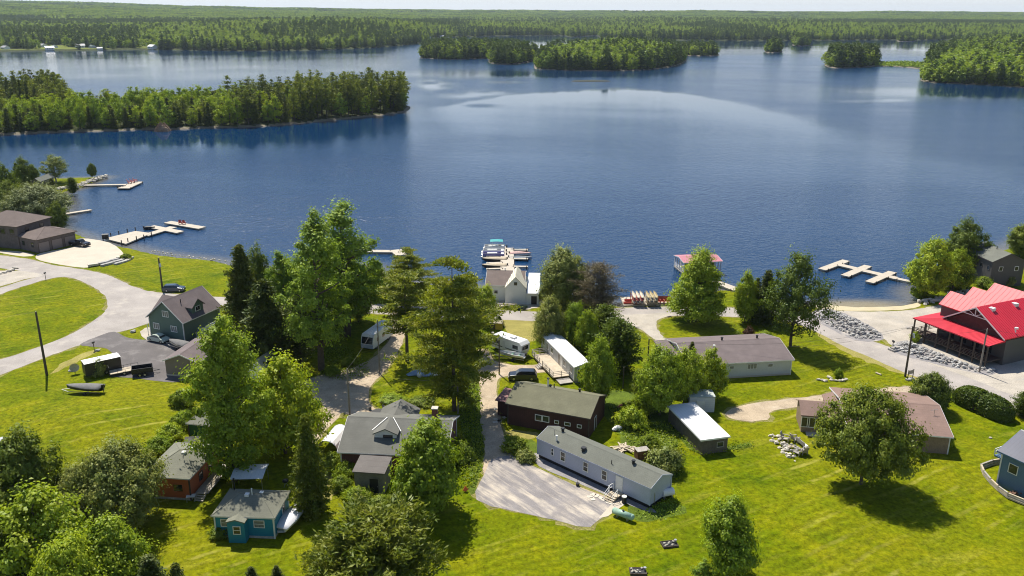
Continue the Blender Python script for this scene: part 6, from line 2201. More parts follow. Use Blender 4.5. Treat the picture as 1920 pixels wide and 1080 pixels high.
def conifer(seed, H=20, Rr=4.5, base=.12, whorl=.75, per=5, tufts=8, quads=12, nl=.55, nw=.35, droop=-.18, prof='cone', mat='spruce', bark='bark', irregular=.25, tuft_r=.32, lift=0.0, trunk_r=.016, tz=.55):
    rs = np.random.RandomState(seed)
    cs, dirs, segs = [], [], []
    z = H * base
    prev = Vector((0, 0, -.3))
    for j in range(1, 7):
        q = Vector((rs.normal() * .06, rs.normal() * .06, H * .98 * j / 6))
        segs.append((prev, q, H * trunk_r * (1 - .9 * (j - 1) / 6), H * trunk_r * (1 - .9 * j / 6)))
        prev = q
    while z < H * .985:
        t = (z / H - base) / (1 - base)
        if prof == 'cone':
            L = Rr * (1 - t) ** .85 * (1 if t > .1 else .75 + 2.5 * t)
        elif prof == 'spire':
            L = Rr * min(1, (1 - t) ** .75 * 1.25) * (1 if t > .08 else .8)
        elif prof == 'pine':
            L = Rr * (min(1, .45 + 1.9 * t) if t < .35 else (1 - ((t - .35) / .68) ** 1.7))
        else:
            L = Rr * math.sin(math.pi * min(1, .16 + .8 * t)) ** .7
        L = max(L, .25)
        n = max(3, int(per * (.6 + .4 * (1 - t)) + rs.uniform(-.5, .9)))
        a0 = rs.uniform(0, 6.28)
        for k in range(n):
            a = a0 + 6.283 * k / n + rs.normal() * .25
            l = L * max(.25, 1 + irregular * rs.normal())
            d_ = np.array([math.cos(a), math.sin(a), 0])
            zz = z + rs.normal() * whorl * .2
            m = max(2, int(tufts * min(1.2, l / Rr + .25)))
            for s_ in np.linspace(.22 if l > 1.2 else .1, 1, m):
                c = np.array([0, 0, zz]) + d_ * l * s_ + np.array([0, 0, droop * l * s_ ** 1.6 + lift * l * s_ ** 2]) + rs.normal(size=3) * tuft_r * .3
                cs.append(c)
                dirs.append(norm(d_ + np.array([0, 0, droop + 1.6 * lift * s_])))
            e = Vector(d_ * l * .95 + np.array([0, 0, zz + droop * l * .9 + lift * l * .9]))
            if l > 1.0:
                segs.append((Vector((0, 0, zz)), e, .012 * H * .16 + .012, .012))
        z += whorl * (.75 + .5 * rs.rand()) * (1 if prof != 'pine' else (.8 + .7 * rs.rand()))
    cs, dirs = np.array(cs), np.array(dirs)
    n = len(cs)
    cen = np.repeat(cs, quads, 0)
    dr = np.repeat(dirs, quads, 0)
    N = len(cen)
    off = rs.normal(size=(N, 3)) * tuft_r * np.array([1, 1, tz])
    a = norm(dr * .75 + rs.normal(size=(N, 3)) * .55 + np.array([0, 0, .12]))
    nr = norm(rs.normal(size=(N, 3)) * .7 + np.array([0, 0, .9]))
    b = norm(np.cross(nr, a))
    l = nl * rs.uniform(.6, 1.3, N)[:, None]
    c = cen + off
    v = np.stack([c - a * l * .5, c - b * l * nw * .5, c + a * l * .5, c + b * l * nw * .5], 1).reshape(-1, 3)
    t = Tree()
    t.H, t.R = H, Rr
    t.crown = np_mesh("crown", v, np.arange(4 * N).reshape(N, 4), 4, [MAT[mat]])
    t.trunk = limb_mesh(segs, MAT[bark], 5)
    return t


SP = {}
SP['maple'] = [deciduous(11 + k, 12, 5.4, .12, 128, 174, 0.41, 1.15, .35, 'maple', ragged=0.41, shell=.40) for k in range(3)]
SP['bright'] = [deciduous(21 + k, 12, 5.2, .10, 118, 174, 0.41, 1.10, .35, 'bright', ragged=0.43, shell=.40) for k in range(2)]
SP['oak'] = [deciduous(31, 13, 7.2, .16, 197, 174, 0.41, 1.20, .25, 'oak', ragged=0.43, shell=.38)]
SP['oakrag'] = [deciduous(35, 15, 6.2, .20, 89, 174, 0.41, 1.25, .5, 'oak', ragged=0.70, shell=.6)]
SP['tall'] = [deciduous(41 + k, 25, 5.0, .20, 99, 185, 0.44, 1.25, .55, 'poplar', ragged=0.61, shell=.5) for k in range(3)]
SP['tallmaple'] = [deciduous(51, 26, 5.6, .06, 161, 185, 0.46, 1.35, .2, 'maple', ragged=0.57, shell=.45)]
SP['cone_maple'] = [deciduous(56, 16, 6.0, .12, 161, 174, 0.41, 1.20, .0, 'maple', ragged=0.27, shell=.40, cone=True)]
SP['willow'] = [deciduous(61 + k, 11, 7.2, .05, 179, 207, 0.37, 1.30, .2, 'silver', 'bark', ragged=0.27, shell=.36, flat=1.1) for k in range(1)]
SP['willow_green'] = [deciduous(65, 14, 6.4, .06, 161, 185, 0.41, 1.30, .35, 'greyleaf', ragged=0.41, shell=.4, flat=1.1)]
SP['birch'] = [deciduous(71, 13, 4.4, .22, 71, 143, 0.35, 1.10, .5, 'greyleaf', 'bark_pale', ragged=0.54, multi=2)]
SP['grey'] = [deciduous(75 + k, 11, 6.6, .05, 161, 195, 0.35, 1.15, .3, 'greyleaf', 'bark_pale', ragged=0.47, multi=3) for k in range(2)]
SP['dark'] = [deciduous(81 + k, 11, 5.6, .08, 128, 174, 0.39, 1.15, .35, 'oak', ragged=0.46) for k in range(2)]
SP['sapling'] = [deciduous(91 + k, 6, 2.4, .10, 45, 123, 0.32, 0.75, .35, 'poplar', ragged=0.47) for k in range(2)]
SP['shrub'] = [deciduous(101 + k, 3.0, 2.4, .02, 50, 123, 0.30, 0.70, .3, m_, ragged=0.47) for k, m_ in enumerate(('weeds', 'maple', 'greyleaf'))]
SP['redshrub'] = [deciduous(106, 2.6, 2.2, .02, 50, 123, 0.26, 0.60, .3, 'redleaf', ragged=0.34)]
SP['round'] = [deciduous(111, 6.5, 4.2, .0, 161, 165, 0.32, 0.80, .25, 'cedar', ragged=0.14, shell=.30)]
SP['cedar'] = [conifer(121 + k, 12, 3.6, .03, .5, 7, 8, 12, .5, .5, -.05, 'oval', 'cedar', irregular=.14, tuft_r=.42, lift=.25) for k in range(2)]
SP['spruce'] = [conifer(131 + k, 20, 4.2, .08, .60, 8, 9, 15, .66, .46, -.20, 'spire', 'spruce', irregular=.26, tuft_r=.42) for k in range(2)]
SP['olive_spruce'] = [conifer(135, 17, 3.6, .04, .55, 8, 8, 15, .60, .44, -.22, 'spire', 'pine', irregular=.22, tuft_r=.34)]
SP['pine'] = [conifer(141, 24, 8.0, .14, 1.65, 8, 12, 40, .74, .30, -.03, 'pine', 'pine', irregular=.30, tuft_r=.66, lift=.06, trunk_r=.018, tz=.26),
              conifer(142, 22, 4.8, .34, 1.25, 6, 8, 30, .70, .34, -.02, 'pine', 'pine', irregular=.40, tuft_r=.52, lift=.08, tz=.28)]
SP['young_pine'] = [conifer(145, 10, 5.2, .03, .75, 9, 10, 30, .66, .30, 0, 'oval', 'pine', irregular=.28, tuft_r=.48, lift=.35)]
SP['dead_pine'] = [conifer(151, 15, 5.0, .10, .6, 9, 10, 13, .70, .13, .0, 'oval', 'drybrush', 'bark', irregular=.3, tuft_r=.45, lift=.15)]
SP['thin'] = [conifer(155, 16, 2.8, .18, .9, 5, 6, 12, .55, .36, -.12, 'oval', 'spruce', irregular=.4, tuft_r=.40)]


def plant(kind, base, top_y, width, label, group=None, cat="tree", name="tree", var=0, top_x=None, rz=None):
    """base: picture point where the trunk stands; top_y: picture height of its top; width: crown width in picture points"""
    sp = SP[kind][var % len(SP[kind])]
    b = G(*base)
    hgt = max(1.0, height_to(b, base[0] if top_x is None else top_x, top_y))
    dist = (Vector((b.x, b.y, hgt * .6)) - cam.location).dot(fwd)
    wid = width * dist / FPX
    t = thing(name, label, cat, b, R.uniform(0, 6.28) if rz is None else rz, group)
    s_ = wid / (2 * sp.R * ((1.0 if kind in ('tall', 'tallmaple', 'maple', 'dark') else 1.08) if hasattr(sp, 'leafy') else .95))
    t.scale = (s_, s_, hgt / sp.H / 1.02)
    link("trunk", sp.trunk, t)
    link("crown", sp.crown, t)
    return t


def shrub(kind, px, w, hm, label, group=None, var=0, name="shrub", cat="shrub"):
    sp = SP[kind][var % len(SP[kind])]
    b = G(*px)
    wid = w * mpp(b)
    t = thing(name, label, cat, b, R.uniform(0, 6.28), group)
    s_ = wid / (2 * sp.R * 1.05)
    t.scale = (s_, s_, hm / sp.H)
    link("trunk", sp.trunk, t)
    link("crown", sp.crown, t)
    return t


# the tall group left of the middle
plant('spruce', (464, 636), 456, 66, "dark spruce at the left end of the tall tree group by the lawn", name="spruce_tree", top_x=440)
plant('spruce', (507, 690), 522, 96, "broad dark spruce in front of the tall leafy trees", name="spruce_tree", var=1)
plant('tall', (603, 694), 394, 118, "very tall ragged tree left of the two tallest by the lake", top_x=570)
plant('tall', (652, 630), 374, 128, "tallest ragged tree rising over the lake water", var=1, top_x=648)
plant('tall', (632, 606), 440, 100, "leafy tree filling the gap behind the two tallest trees", var=2)
plant('tall', (585, 640), 452, 96, "leafy tree in the thick of the tall group", var=2)
plant('dark', (672, 604), 500, 58, "low dark tree at the right end of the tall group")
plant('maple', (545, 612), 484, 62, "round leafy tree behind the thin dark conifer", var=1)
plant('dark', (492, 610), 466, 82, "dark round tree between the two spruces")
plant('thin', (566, 690), 545, 62, "thin dark conifer right of the broad spruce", name="spruce_tree")
plant('tall', (540, 640), 470, 70, "slim leafy tree left of the tallest pair", var=0)
plant('pine', (764, 678), 492, 100, "slender white pine with bare lower trunk beside the dirt drive", name="pine_tree", var=1, top_x=752)
plant('pine', (852, 770), 474, 168, "great white pine with wide golden plumes in the middle", name="pine_tree", var=0, top_x=830)
plant('pine', (768, 578), 462, 90, "white pine near the shore behind the slender pine", name="pine_tree", var=0)
plant('pine', (880, 660), 520, 80, "smaller pine on the right flank of the great pine", name="pine_tree", var=0)
plant('maple', (912, 606), 536, 54, "small leafy tree between the great pine and the boathouse")
plant('maple', (706, 560), 490, 44, "small green tree near the plain grey dock")
plant('sapling', (690, 556), 508, 30, "sapling close to the sandy patch behind the tall trees")
plant('sapling', (735, 552), 505, 34, "young tree between the sand and the shore pine", var=1)
plant('spruce', (936, 612), 592, 14, "tiny spruce standing near the notice board", name="spruce_tree")
# trees round the left cottages
plant('tallmaple', (440, 900), 590, 132, "tall maple towering over the green cottage", top_x=418)
plant('bright', (536, 850), 672, 150, "bright green round maple beside the dirt drive", var=0)
plant('dark', (470, 830), 690, 70, "dark leafy tree between the tall maple and the bright maple", var=1)
plant('olive_spruce', (585, 962), 772, 62, "olive green spruce between the blue house and the lean-to", name="spruce_tree", top_x=570)
plant('bright', (800, 962), 782, 172, "big round bright maple in front of the dormer house", var=1)
plant('maple', (1362, 1080), 936, 124, "round leafy tree alone at the bottom of the right lawn", var=0)
plant('oak', (1614, 908), 730, 176, "huge spreading dark oak in front of the rosy roofed bungalow", top_x=1632)
plant('round', (1742, 768), 702, 76, "dense ball shaped cedar beside the road on the right", name="cedar_tree")
plant('maple', (1120, 758), 634, 70, "small round maple by the end of the white mobile home", var=1)
plant('cedar', (1158, 700), 596, 74, "wide dark cedar right of the white mobile home", name="cedar_tree")
plant('cedar', (1132, 652), 572, 58, "dark cedar behind the wide one toward the road", name="cedar_tree", var=1)
plant('willow_green', (1030, 650), 560, 70, "grey green leafy tree behind the white mobile home")
plant('maple', (1078, 650), 568, 48, "small maple between the grey green tree and the cedars", var=2)
plant('maple', (1100, 664), 584, 46, "low leafy tree close behind the white metal roof", var=0)
plant('willow_green', (1056, 580), 466, 112, "large rounded willow at the shore right of the boathouse")
plant('dead_pine', (1118, 598), 490, 80, "half bare brown pine with dry twigs beside the shore willow", name="pine_tree")
plant('cone_maple', (1306, 602), 466, 118, "broad cone shaped maple on the lawn by the beachside deck")
plant('maple', (1396, 604), 510, 50, "small dark maple right of the cone shaped one", var=1)
plant('spruce', (1432, 606), 505, 46, "dark spruce beside the ragged oak", name="spruce_tree")
plant('spruce', (1414, 600), 520, 30, "narrow spruce left of the dark one near the beach", name="spruce_tree", var=1)
plant('oakrag', (1482, 650), 476, 122, "ragged dark oak with open limbs at the end of the bungalow", top_x=1484)
plant('maple', (1236, 778), 652, 92, "leafy tree left in the clump behind the metal roofed shelter", var=2)
plant('maple', (1282, 762), 654, 76, "middle leafy tree of the clump behind the white shed", var=0)
plant('bright', (1330, 748), 656, 66, "yellow green round tree of the clump nearest the long bungalow")
plant('dark', (1210, 750), 680, 54, "darker small tree at the left edge of the shed clump")
plant('spruce', (1294, 700), 640, 22, "slim spruce tip beside the porch of the long bungalow", name="spruce_tree")
# right shore
plant('maple', (1738, 556), 448, 84, "tall maple standing by the landing of the crossing dock", var=1)
plant('dark', (1802, 512), 412, 84, "dark tree behind the shore maples left of the grey house")
plant('bright', (1785, 545), 468, 62, "pale green round tree on the right shore")
plant('dark', (1795, 540), 490, 70, "low dark tree under the right shore maples", var=1)
plant('dark', (1912, 480), 422, 66, "dark tree at the right edge beyond the grey house", var=1)
for k, (px, w, hm, vr, lab) in enumerate(((((1845, 538)), 34, 2.2, 0, "leafy bush below the left corner of the grey house"), ((1862, 545), 26, 1.6, 1, "low bush on the grass near the grey house"), ((1892, 535), 24, 2.2, 2, "small grey bush in front of the grey house gable"), ((1722, 556), 30, 2.2, 1, "dark bush at the water edge by the crossing dock"), ((1715, 640), 20, 1.8, 1, "round bush by the lodge veranda corner"))):
    shrub('shrub', px, w, hm, lab, var=vr)
# bottom left
plant('dark', (60, 985), 808, 160, "dark tree at the left edge over the white roofed building", var=0)
plant('dark', (10, 1000), 850, 120, "dark leafy tree cut by the left edge", var=1)
plant('grey', (235, 985), 832, 200, "wide grey green apple-like tree left of the orange house", var=0)
plant('grey', (160, 990), 870, 130, "grey green tree beside the wide one", var=1)
plant('bright', (90, 1120), 925, 210, "bright maple in the bottom left corner", var=0)
plant('maple', (220, 1140), 975, 150, "maple at the bottom edge right of the corner maple", var=1)
plant('dark', (10, 1150), 985, 130, "dark green tree in the lowest left corner", var=0)
plant('maple', (150, 1190), 1010, 140, "low maple at the bottom edge below the corner maple", var=2)
plant('spruce', (300, 1200), 1040, 90, "dark spruce top poking up at the bottom edge", name="spruce_tree")
plant('spruce', (345, 1190), 1055, 60, "smaller dark spruce top at the bottom edge", name="spruce_tree", var=1)
# bottom middle
plant('young_pine', (712, 1112), 970, 190, "broad young pine at the bottom edge right of the blue house", name="pine_tree", top_x=700)
plant('young_pine', (640, 1130), 1035, 110, "young pine at the bottom edge left of the broad one", name="pine_tree")
plant('spruce', (475, 1112), 1062, 30, "little spruce at the bottom edge below the blue house", name="spruce_tree")
plant('spruce', (522, 1112), 1060, 30, "second little spruce at the bottom edge nearer the pines", name="spruce_tree", var=1)
plant('sapling', (1318, 1100), 1050, 46, "leafy sapling at the bottom edge by the lone round tree")
# left shore
plant('dark', (12, 392), 305, 56, "dark tree at the left edge above the silvery willow", var=1)
plant('dark', (48, 352), 296, 44, "dark tree left of the small cabin on the point", var=0)
plant('dark', (66, 352), 310, 30, "smaller dark tree touching the small cabin", var=1)
plant('birch', (106, 342), 289, 50, "airy pale green birch on the grassy point", top_x=104)
plant('oak', (174, 334), 306, 18, "narrow dark tree at the base of the rocky spit")
plant('spruce', (98, 354), 334, 14, "little spruce by the cabin on the point", name="spruce_tree")
plant('cedar', (137, 362), 332, 18, "small dark cedar on the rocks of the point", name="cedar_tree")
plant('willow', (72, 412), 346, 122, "silvery grey willow behind the large house at the left")
plant('dark', (110, 430), 380, 40, "dark tree at the water side of the silvery willow")
plant('dark', (20, 400), 340, 50, "dark foliage tree behind the silvery willow at the edge", var=1)
shrub('shrub', (66, 468), 16, 1.2, "low bush under the large garage wall")
shrub('shrub', (236, 486), 22, 1.4, "bush planted on top of the stone ledge wall")
shrub('shrub', (188, 702), 34, 2.8, "small round tree in front of the cargo trailer", var=2)
# hedge
a, b = G(1812, 757), G(1872, 783)
t = thing("hedge", "long clipped dark hedge beside the road on the right", "hedge", ((a.x + b.x) / 2, (a.y + b.y) / 2, 0), math.atan2(b.y - a.y, b.x - a.x))
rs = np.random.RandomState(77)
n = 15000
q = norm(rs.normal(size=(n, 3)))
q[:, 2] = np.abs(q[:, 2])
Lh = (b - a).length / 2 + 2.0
pw = np.sign(q) * np.abs(q) ** .6 * rs.uniform(.86, 1.03, n)[:, None]
hc = pw * np.array([Lh, 2.0, 3.1])
hv, hf = leaf_quads(hc, norm(q + rs.normal(size=(n, 3)) * .5), .34, rs)
link("foliage", np_mesh("hedge_foliage", hv, hf, 4, [MAT['cedar']]), t)
MB().box(-Lh * .85, Lh * .85, -1.2, 1.2, 0, 2.3).build('inner_branches', MAT['bark'], t)
plant('cedar', (1922, 780), 734, 44, "dark shrub cut by the right edge by the road", name="cedar_tree")
# shrubs near houses
SHR = [((620, 880), 54, 2.2, 0, "bush on the west side of the dormer house"), ((648, 892), 44, 2.0, 1, "bush beside the concrete lean-to"), ((640, 918), 46, 1.8, 0, "weedy bush left of the lean-to doorway"), ((668, 938), 50, 1.7, 1, "low bush below the lean-to wall"), ((712, 950), 56, 1.2, 0, "low growth along the lawn under the round maple"), ((1185, 800), 56, 3.0, 1, "leafy bush beside the lumber pile"), ((1205, 775), 44, 3.2, 0, "leafy bush under the shed clump"), ((1246, 882), 76, 3.4, 2, "big grey green bush behind the right end of the mobile home"), ((1216, 842), 40, 2.0, 0, "weedy bush beside the rusty box"), ((1180, 775), 34, 2.0, 0, "light bush near the barn house wall"), ((415, 1004), 46, 1.2, 0, "low bush against the blue house front"), ((320, 822), 50, 2.2, 1, "bush line behind the orange house"), ((298, 850), 56, 2.4, 1, "bush at the back corner of the orange house"), ((344, 800), 50, 2.2, 0, "bush on the lawn edge near the green cottage"), ((340, 760), 46, 2.4, 0, "bright bush at the foot of the tall maple"), ((1435, 634), 26, 1.4, 1, "dark low bush behind the long bungalow"), ((1383, 632), 18, 1.2, 1, "little bush left of the red leaved bush"), ((1572, 708), 16, 1.6, 1, "small dark evergreen in the rock garden"), ((965, 842), 50, 1.8, 0, "leafy weeds between drive and mobile home"), ((985, 862), 40, 1.4, 2, "grey weeds at the corner of the mobile home"), ((1775, 838), 24, 2.4, 1, "bush at the right end of the rosy roofed bungalow"), ((860, 860), 60, 2.4, 0, "bush right of the round maple"), ((735, 752), 50, 1.0, 1, "low flower bed growth behind the dormer house"), ((790, 756), 50, 1.0, 0, "flower bed growth right of the pale log"), ((950, 742), 22, 1.6, 1, "bush at the porch corner of the barn house"), ((942, 775), 18, 1.4, 0, "small bush by the drive near the barn house"), ((862, 560), 40, 2.2, 0, "waterside bush left of the boathouse"), ((1020, 560), 24, 2.0, 0, "waterside bush right of the boathouse"), ((652, 684), 30, 1.2, 0, "sunlit low growth under the tall trees"), ((624, 700), 36, 1.4, 0, "undergrowth at the foot of the tallest trees"), ((1060, 640), 40, 1.6, 0, "low bright bush behind the white mobile home"), ((895, 640), 40, 2.0, 1, "low bush at the foot of the great pine")]
for px, w, hm, vr, lab in SHR:
    shrub('shrub', px, w, hm, lab, var=vr)
shrub('redshrub', (1403, 634), 28, 2.2, "dark red leaved bush behind the long bungalow roof")


# ground cover of weeds
def weeds(label, px, dens, hgt, size=.3, mat='weeds', seed=1):
    poly = ccw(px)
    xs, ys = [p[0] for p in poly], [p[1] for p in poly]
    rs = np.random.RandomState(seed)
    n = int((max(xs) - min(xs)) * (max(ys) - min(ys)) * dens)
    X, Y = rs.uniform(min(xs), max(xs), n), rs.uniform(min(ys), max(ys), n)
    dd = sdf(X, Y, poly)
    k = dd > rs.uniform(-.6, .6, n)
    X, Y = X[k], Y[k]
    h_ = hgt * (.35 + .65 * (vnoise(X, Y, 2.2, seed) * .5 + .5)) * rs.uniform(.1, 1, len(X))
    c = np.stack([X, Y, h_], 1)
    nr = norm(rs.normal(size=c.shape) * .8 + np.array([0, 0, .7]))
    v, f = leaf_quads(c, nr, size, rs)
    o = link("undergrowth", np_mesh("undergrowth", v, f, 4, [MAT[mat]]))
    return tag(o, label, "undergrowth", None, "stuff")


weeds("strip of leafy undergrowth between the great pine and the drive", [(862, 730), (898, 724), (902, 800), (908, 850), (898, 900), (880, 920), (862, 900)], 22, .9, .34, seed=3)
weeds("tangled weeds behind the mobile home", [(1140, 760), (1215, 790), (1260, 800), (1285, 850), (1270, 905), (1235, 872), (1190, 838), (1150, 800)], 20, .8, .32, seed=4)
weeds("tall weeds round the right end of the mobile home", [(1222, 955), (1262, 925), (1278, 945), (1276, 964), (1225, 976), (1185, 966)], 24, .5, .26, 'poplar', seed=5)
weeds("leafy border along the front of the metal roofed shelter", [(1302, 848), (1330, 840), (1408, 832), (1414, 838), (1340, 850), (1306, 858)], 30, .8, .3, seed=6)
weeds("weeds along the left side of the metal roofed shelter", [(1254, 768), (1262, 772), (1306, 842), (1298, 850), (1268, 800)], 26, .8, .3, seed=7)
weeds("leafy border behind the dormer house", [(712, 748), (770, 746), (806, 754), (800, 764), (720, 758)], 22, .7, .28, seed=8)
weeds("weeds beside the drive in front of the mobile home", [(945, 835), (985, 846), (1006, 862), (994, 872), (962, 858)], 24, .7, .3, seed=9)
weeds("rough growth under the bottom left trees", [(-60, 900), (140, 900), (240, 960), (200, 1010), (160, 1100), (-80, 1120)], 8, 1.0, .42, 'oak', seed=10)
weeds("sunny undergrowth below the tall trees by the dirt drive", [(605, 660), (650, 650), (692, 680), (690, 704), (640, 714), (600, 704)], 16, .5, .3, seed=11)
weeds("weeds on the beach house shore left of the boathouse", [(812, 545), (880, 545), (905, 560), (880, 576), (820, 570)], 10, 1.0, .4, 'maple', seed=12)
weeds("reedy growth on the low marsh joining island and headland", [(1640, 124), (1690, 125), (1735, 127), (1738, 119), (1690, 118), (1640, 119)], .35, 4, 2.2, 'poplar', seed=13)


# the wooded peninsula: trees one can tell apart
def merged(t):
    """trunk and crown of a far tree as one small mesh"""
    me = bpy.data.meshes.new("far_tree")
    vs, fs, ms = [], [], []
    for k, m in enumerate((t.trunk, t.crown)):
        o = len(vs)
        vs += [tuple(v.co) for v in m.vertices]
        fs += [tuple(o + i for i in p.vertices) for p in m.polygons]
        ms += [k] * len(m.polygons)
    me.from_pydata(vs, [], fs)
    me.materials.append(t.trunk.materials[0])
    me.materials.append(t.crown.materials[0])
    me.polygons.foreach_set("material_index", ms)
    t.mesh = me
    return t


LO = {
    'leafy': [merged(deciduous(201 + k, 15, 4.2, .10, 46, 34, .85, 1.3, .4, m_, ragged=.3)) for k, m_ in enumerate(('bright', 'maple', 'poplar', 'maple'))],
    'pine': [merged(conifer(211 + k, 22, 3.9, .22, 1.5, 5, 5, 9, 1.15, .42, -.02, 'pine', m_, irregular=.35, tuft_r=.6, lift=.1)) for k, m_ in enumerate(('pine', 'spruce', 'pine'))],
    'spruce': [merged(conifer(221 + k, 16, 2.5, .04, 1.0, 6, 4, 8, 1.0, .45, -.2, 'cone', 'spruce', irregular=.2, tuft_r=.45)) for k in range(2)],
}
LBL = {'leafy': ("broadleaf_tree", "bright green leafy tree in the wood on the peninsula"), 'pine': ("pine_tree", "tall white pine in the wood on the peninsula"), 'spruce': ("spruce_tree", "dark pointed spruce in the wood on the peninsula")}
GRP = {'leafy': "leafy trees on the wooded peninsula", 'pine': "white pines on the wooded peninsula", 'spruce': "spruces on the wooded peninsula"}
rs = np.random.RandomState(99)
poly = LANDS['peninsula'][0]
xs, ys = [p[0] for p in poly], [p[1] for p in poly]
cand = []
N = 9000
X, Y = rs.uniform(-330, -50, N), rs.uniform(min(ys), max(ys), N)
Z, D = land_z('peninsula', X, Y)
PXa, PYa = to_px(X, Y, Z)
ok = (D > 2.5) & (PXa > -40)
taken = []
order = np.argsort(Y)
order = [i for i in order if ok[i]]
rs.shuffle(order)
n_kind = {}
for i in order:
    x, y, z, px = X[i], Y[i], Z[i], PXa[i]
    front = D[i] < 14
    gap = 3.6 if front else 5.4
    if any((x - a) ** 2 + (y - b) ** 2 < gap * gap for a, b in taken):
        continue
    deep = y > 530
    if px < 130 and y > 500:
        kd = 'pine' if rs.rand() < .7 else 'spruce'
        hh = rs.uniform(15, 22)
    elif px > 560:
        kd = ('pine', 'pine', 'pine', 'spruce', 'leafy')[rs.randint(5)]
        hh = rs.uniform(17, 24) if kd == 'pine' else rs.uniform(10, 16)
    elif px > 430:
        kd = ('pine', 'spruce', 'leafy', 'leafy')[rs.randint(4)]
        hh = rs.uniform(15, 22) if kd == 'pine' else rs.uniform(9, 16)
    else:
        kd = 'spruce' if rs.rand() < (.50 if front else .14) else 'leafy'
        if rs.rand() < .05:
            kd = 'pine'
        hh = rs.uniform(8, 13) if kd == 'spruce' else rs.uniform(9, 15)
    if n_kind.get(kd, 0) >= 285:
        continue
    taken.append((x, y))
    n_kind[kd] = n_kind.get(kd, 0) + 1
    sp = LO[kd][rs.randint(len(LO[kd]))]
    nm, lab = LBL[kd]
    o = link(nm, sp.mesh, None, (x, y, z - .2))
    w_ = rs.uniform(.8, 1.15)
    sz = hh / sp.H
    o.scale = (w_ * (.55 + .45 * sz), w_ * (.55 + .45 * sz), sz)
    o.rotation_euler = (0, 0, rs.uniform(0, 6.28))
    tag(o, lab, "tree", GRP[kd])
print("peninsula trees", n_kind)


# far woods: too many to count
def fleaf(seed, H, Rr, n, size, mat, top=.4):
    t = deciduous(seed, H, Rr, .08, n, 9, size, Rr * .33, top, mat, ragged=.25)
    return t.crown


FAR_MESH = [fleaf(301, 13, 5.4, 30, 2.0, 'far_a'), fleaf(302, 14, 5.8, 32, 2.1, 'far_b'), fleaf(303, 12, 5.2, 28, 2.0, 'far_a'), fleaf(304, 13, 5.6, 30, 2.0, 'far_a'),
            conifer(311, 16, 2.9, .05, 1.5, 5, 3, 5, 1.7, .5, -.2, 'cone', 'far_c', tuft_r=.6).crown, conifer(312, 19, 3.6, .15, 1.9, 5, 3, 6, 1.9, .45, 0, 'pine', 'far_c', tuft_r=.8).crown]


def canopy(seed, mat):
    rs = np.random.RandomState(seed)
    cs = np.stack([rs.uniform(-1, 1, 26) * 15, rs.uniform(-1, 1, 26) * 15, rs.uniform(6, 11, 26)], 1)
    c = np.repeat(cs, 9, 0)
    d_ = norm(rs.normal(size=(len(c), 3)))
    d_[:, 2] = np.abs(d_[:, 2])
    v, f = leaf_quads(c + d_ * 3.6 * np.array([1, 1, .8]), norm(d_ + rs.normal(size=d_.shape) * .4), 4.4, rs, .8)
    return np_mesh("far_canopy", v, f, 4, [MAT[mat]])


FAR_MESH += [canopy(321, 'far_a'), canopy(322, 'far_b'), canopy(323, 'far_c')]
fcol = bpy.data.collections.new("far_tree_shapes")
for k, m_ in enumerate(FAR_MESH):
    o = bpy.data.objects.new("far_tree_shape_%d" % k, m_)
    fcol.objects.link(o)


def forest(name, label, P, scale, pick):
    me = bpy.data.meshes.new(name)
    me.vertices.add(len(P))
    me.vertices.foreach_set("co", np.asarray(P, np.float32).ravel())
    me.attributes.new("size", 'FLOAT', 'POINT').data.foreach_set("value", np.asarray(scale, np.float32))
    me.attributes.new("pick", 'INT', 'POINT').data.foreach_set("value", np.asarray(pick, np.int32))
    me.attributes.new("turn", 'FLOAT', 'POINT').data.foreach_set("value", np.random.RandomState(len(P)).uniform(0, 6.28, len(P)).astype(np.float32))
    o = link(name, me)
    ng = bpy.data.node_groups.new(name, 'GeometryNodeTree')
    ng.interface.new_socket("Geometry", in_out='INPUT', socket_type='NodeSocketGeometry')
    ng.interface.new_socket("Geometry", in_out='OUTPUT', socket_type='NodeSocketGeometry')
    gi, go = ng.nodes.new("NodeGroupInput"), ng.nodes.new("NodeGroupOutput")
    m2p = ng.nodes.new("GeometryNodeMeshToPoints")
    iop = ng.nodes.new("GeometryNodeInstanceOnPoints")
    ci = ng.nodes.new("GeometryNodeCollectionInfo")
    ci.inputs[0].default_value = fcol
    ci.inputs[1].default_value = True
    ci.inputs[2].default_value = True
    na = [ng.nodes.new("GeometryNodeInputNamedAttribute") for k in range(3)]
    for n_, (dt, nm) in zip(na, (('FLOAT', "size"), ('INT', "pick"), ('FLOAT', "turn"))):
        n_.data_type = dt
        n_.inputs[0].default_value = nm
    cb = ng.nodes.new("ShaderNodeCombineXYZ")
    ng.links.new(na[2].outputs[0], cb.inputs[2])
    iop.inputs["Pick Instance"].default_value = True
    L_ = ng.links.new
    L_(gi.outputs[0], m2p.inputs[0])
    L_(m2p.outputs[0], iop.inputs["Points"])
    L_(ci.outputs[0], iop.inputs["Instance"])
    L_(na[1].outputs[0], iop.inputs["Instance Index"])
    L_(cb.outputs[0], iop.inputs["Rotation"])
    L_(na[0].outputs[0], iop.inputs["Scale"])
    L_(iop.outputs[0], go.inputs[0])
    md = o.modifiers.new("trees", 'NODES')
    md.node_group = ng
    return tag(o, label, "forest", None, "stuff")


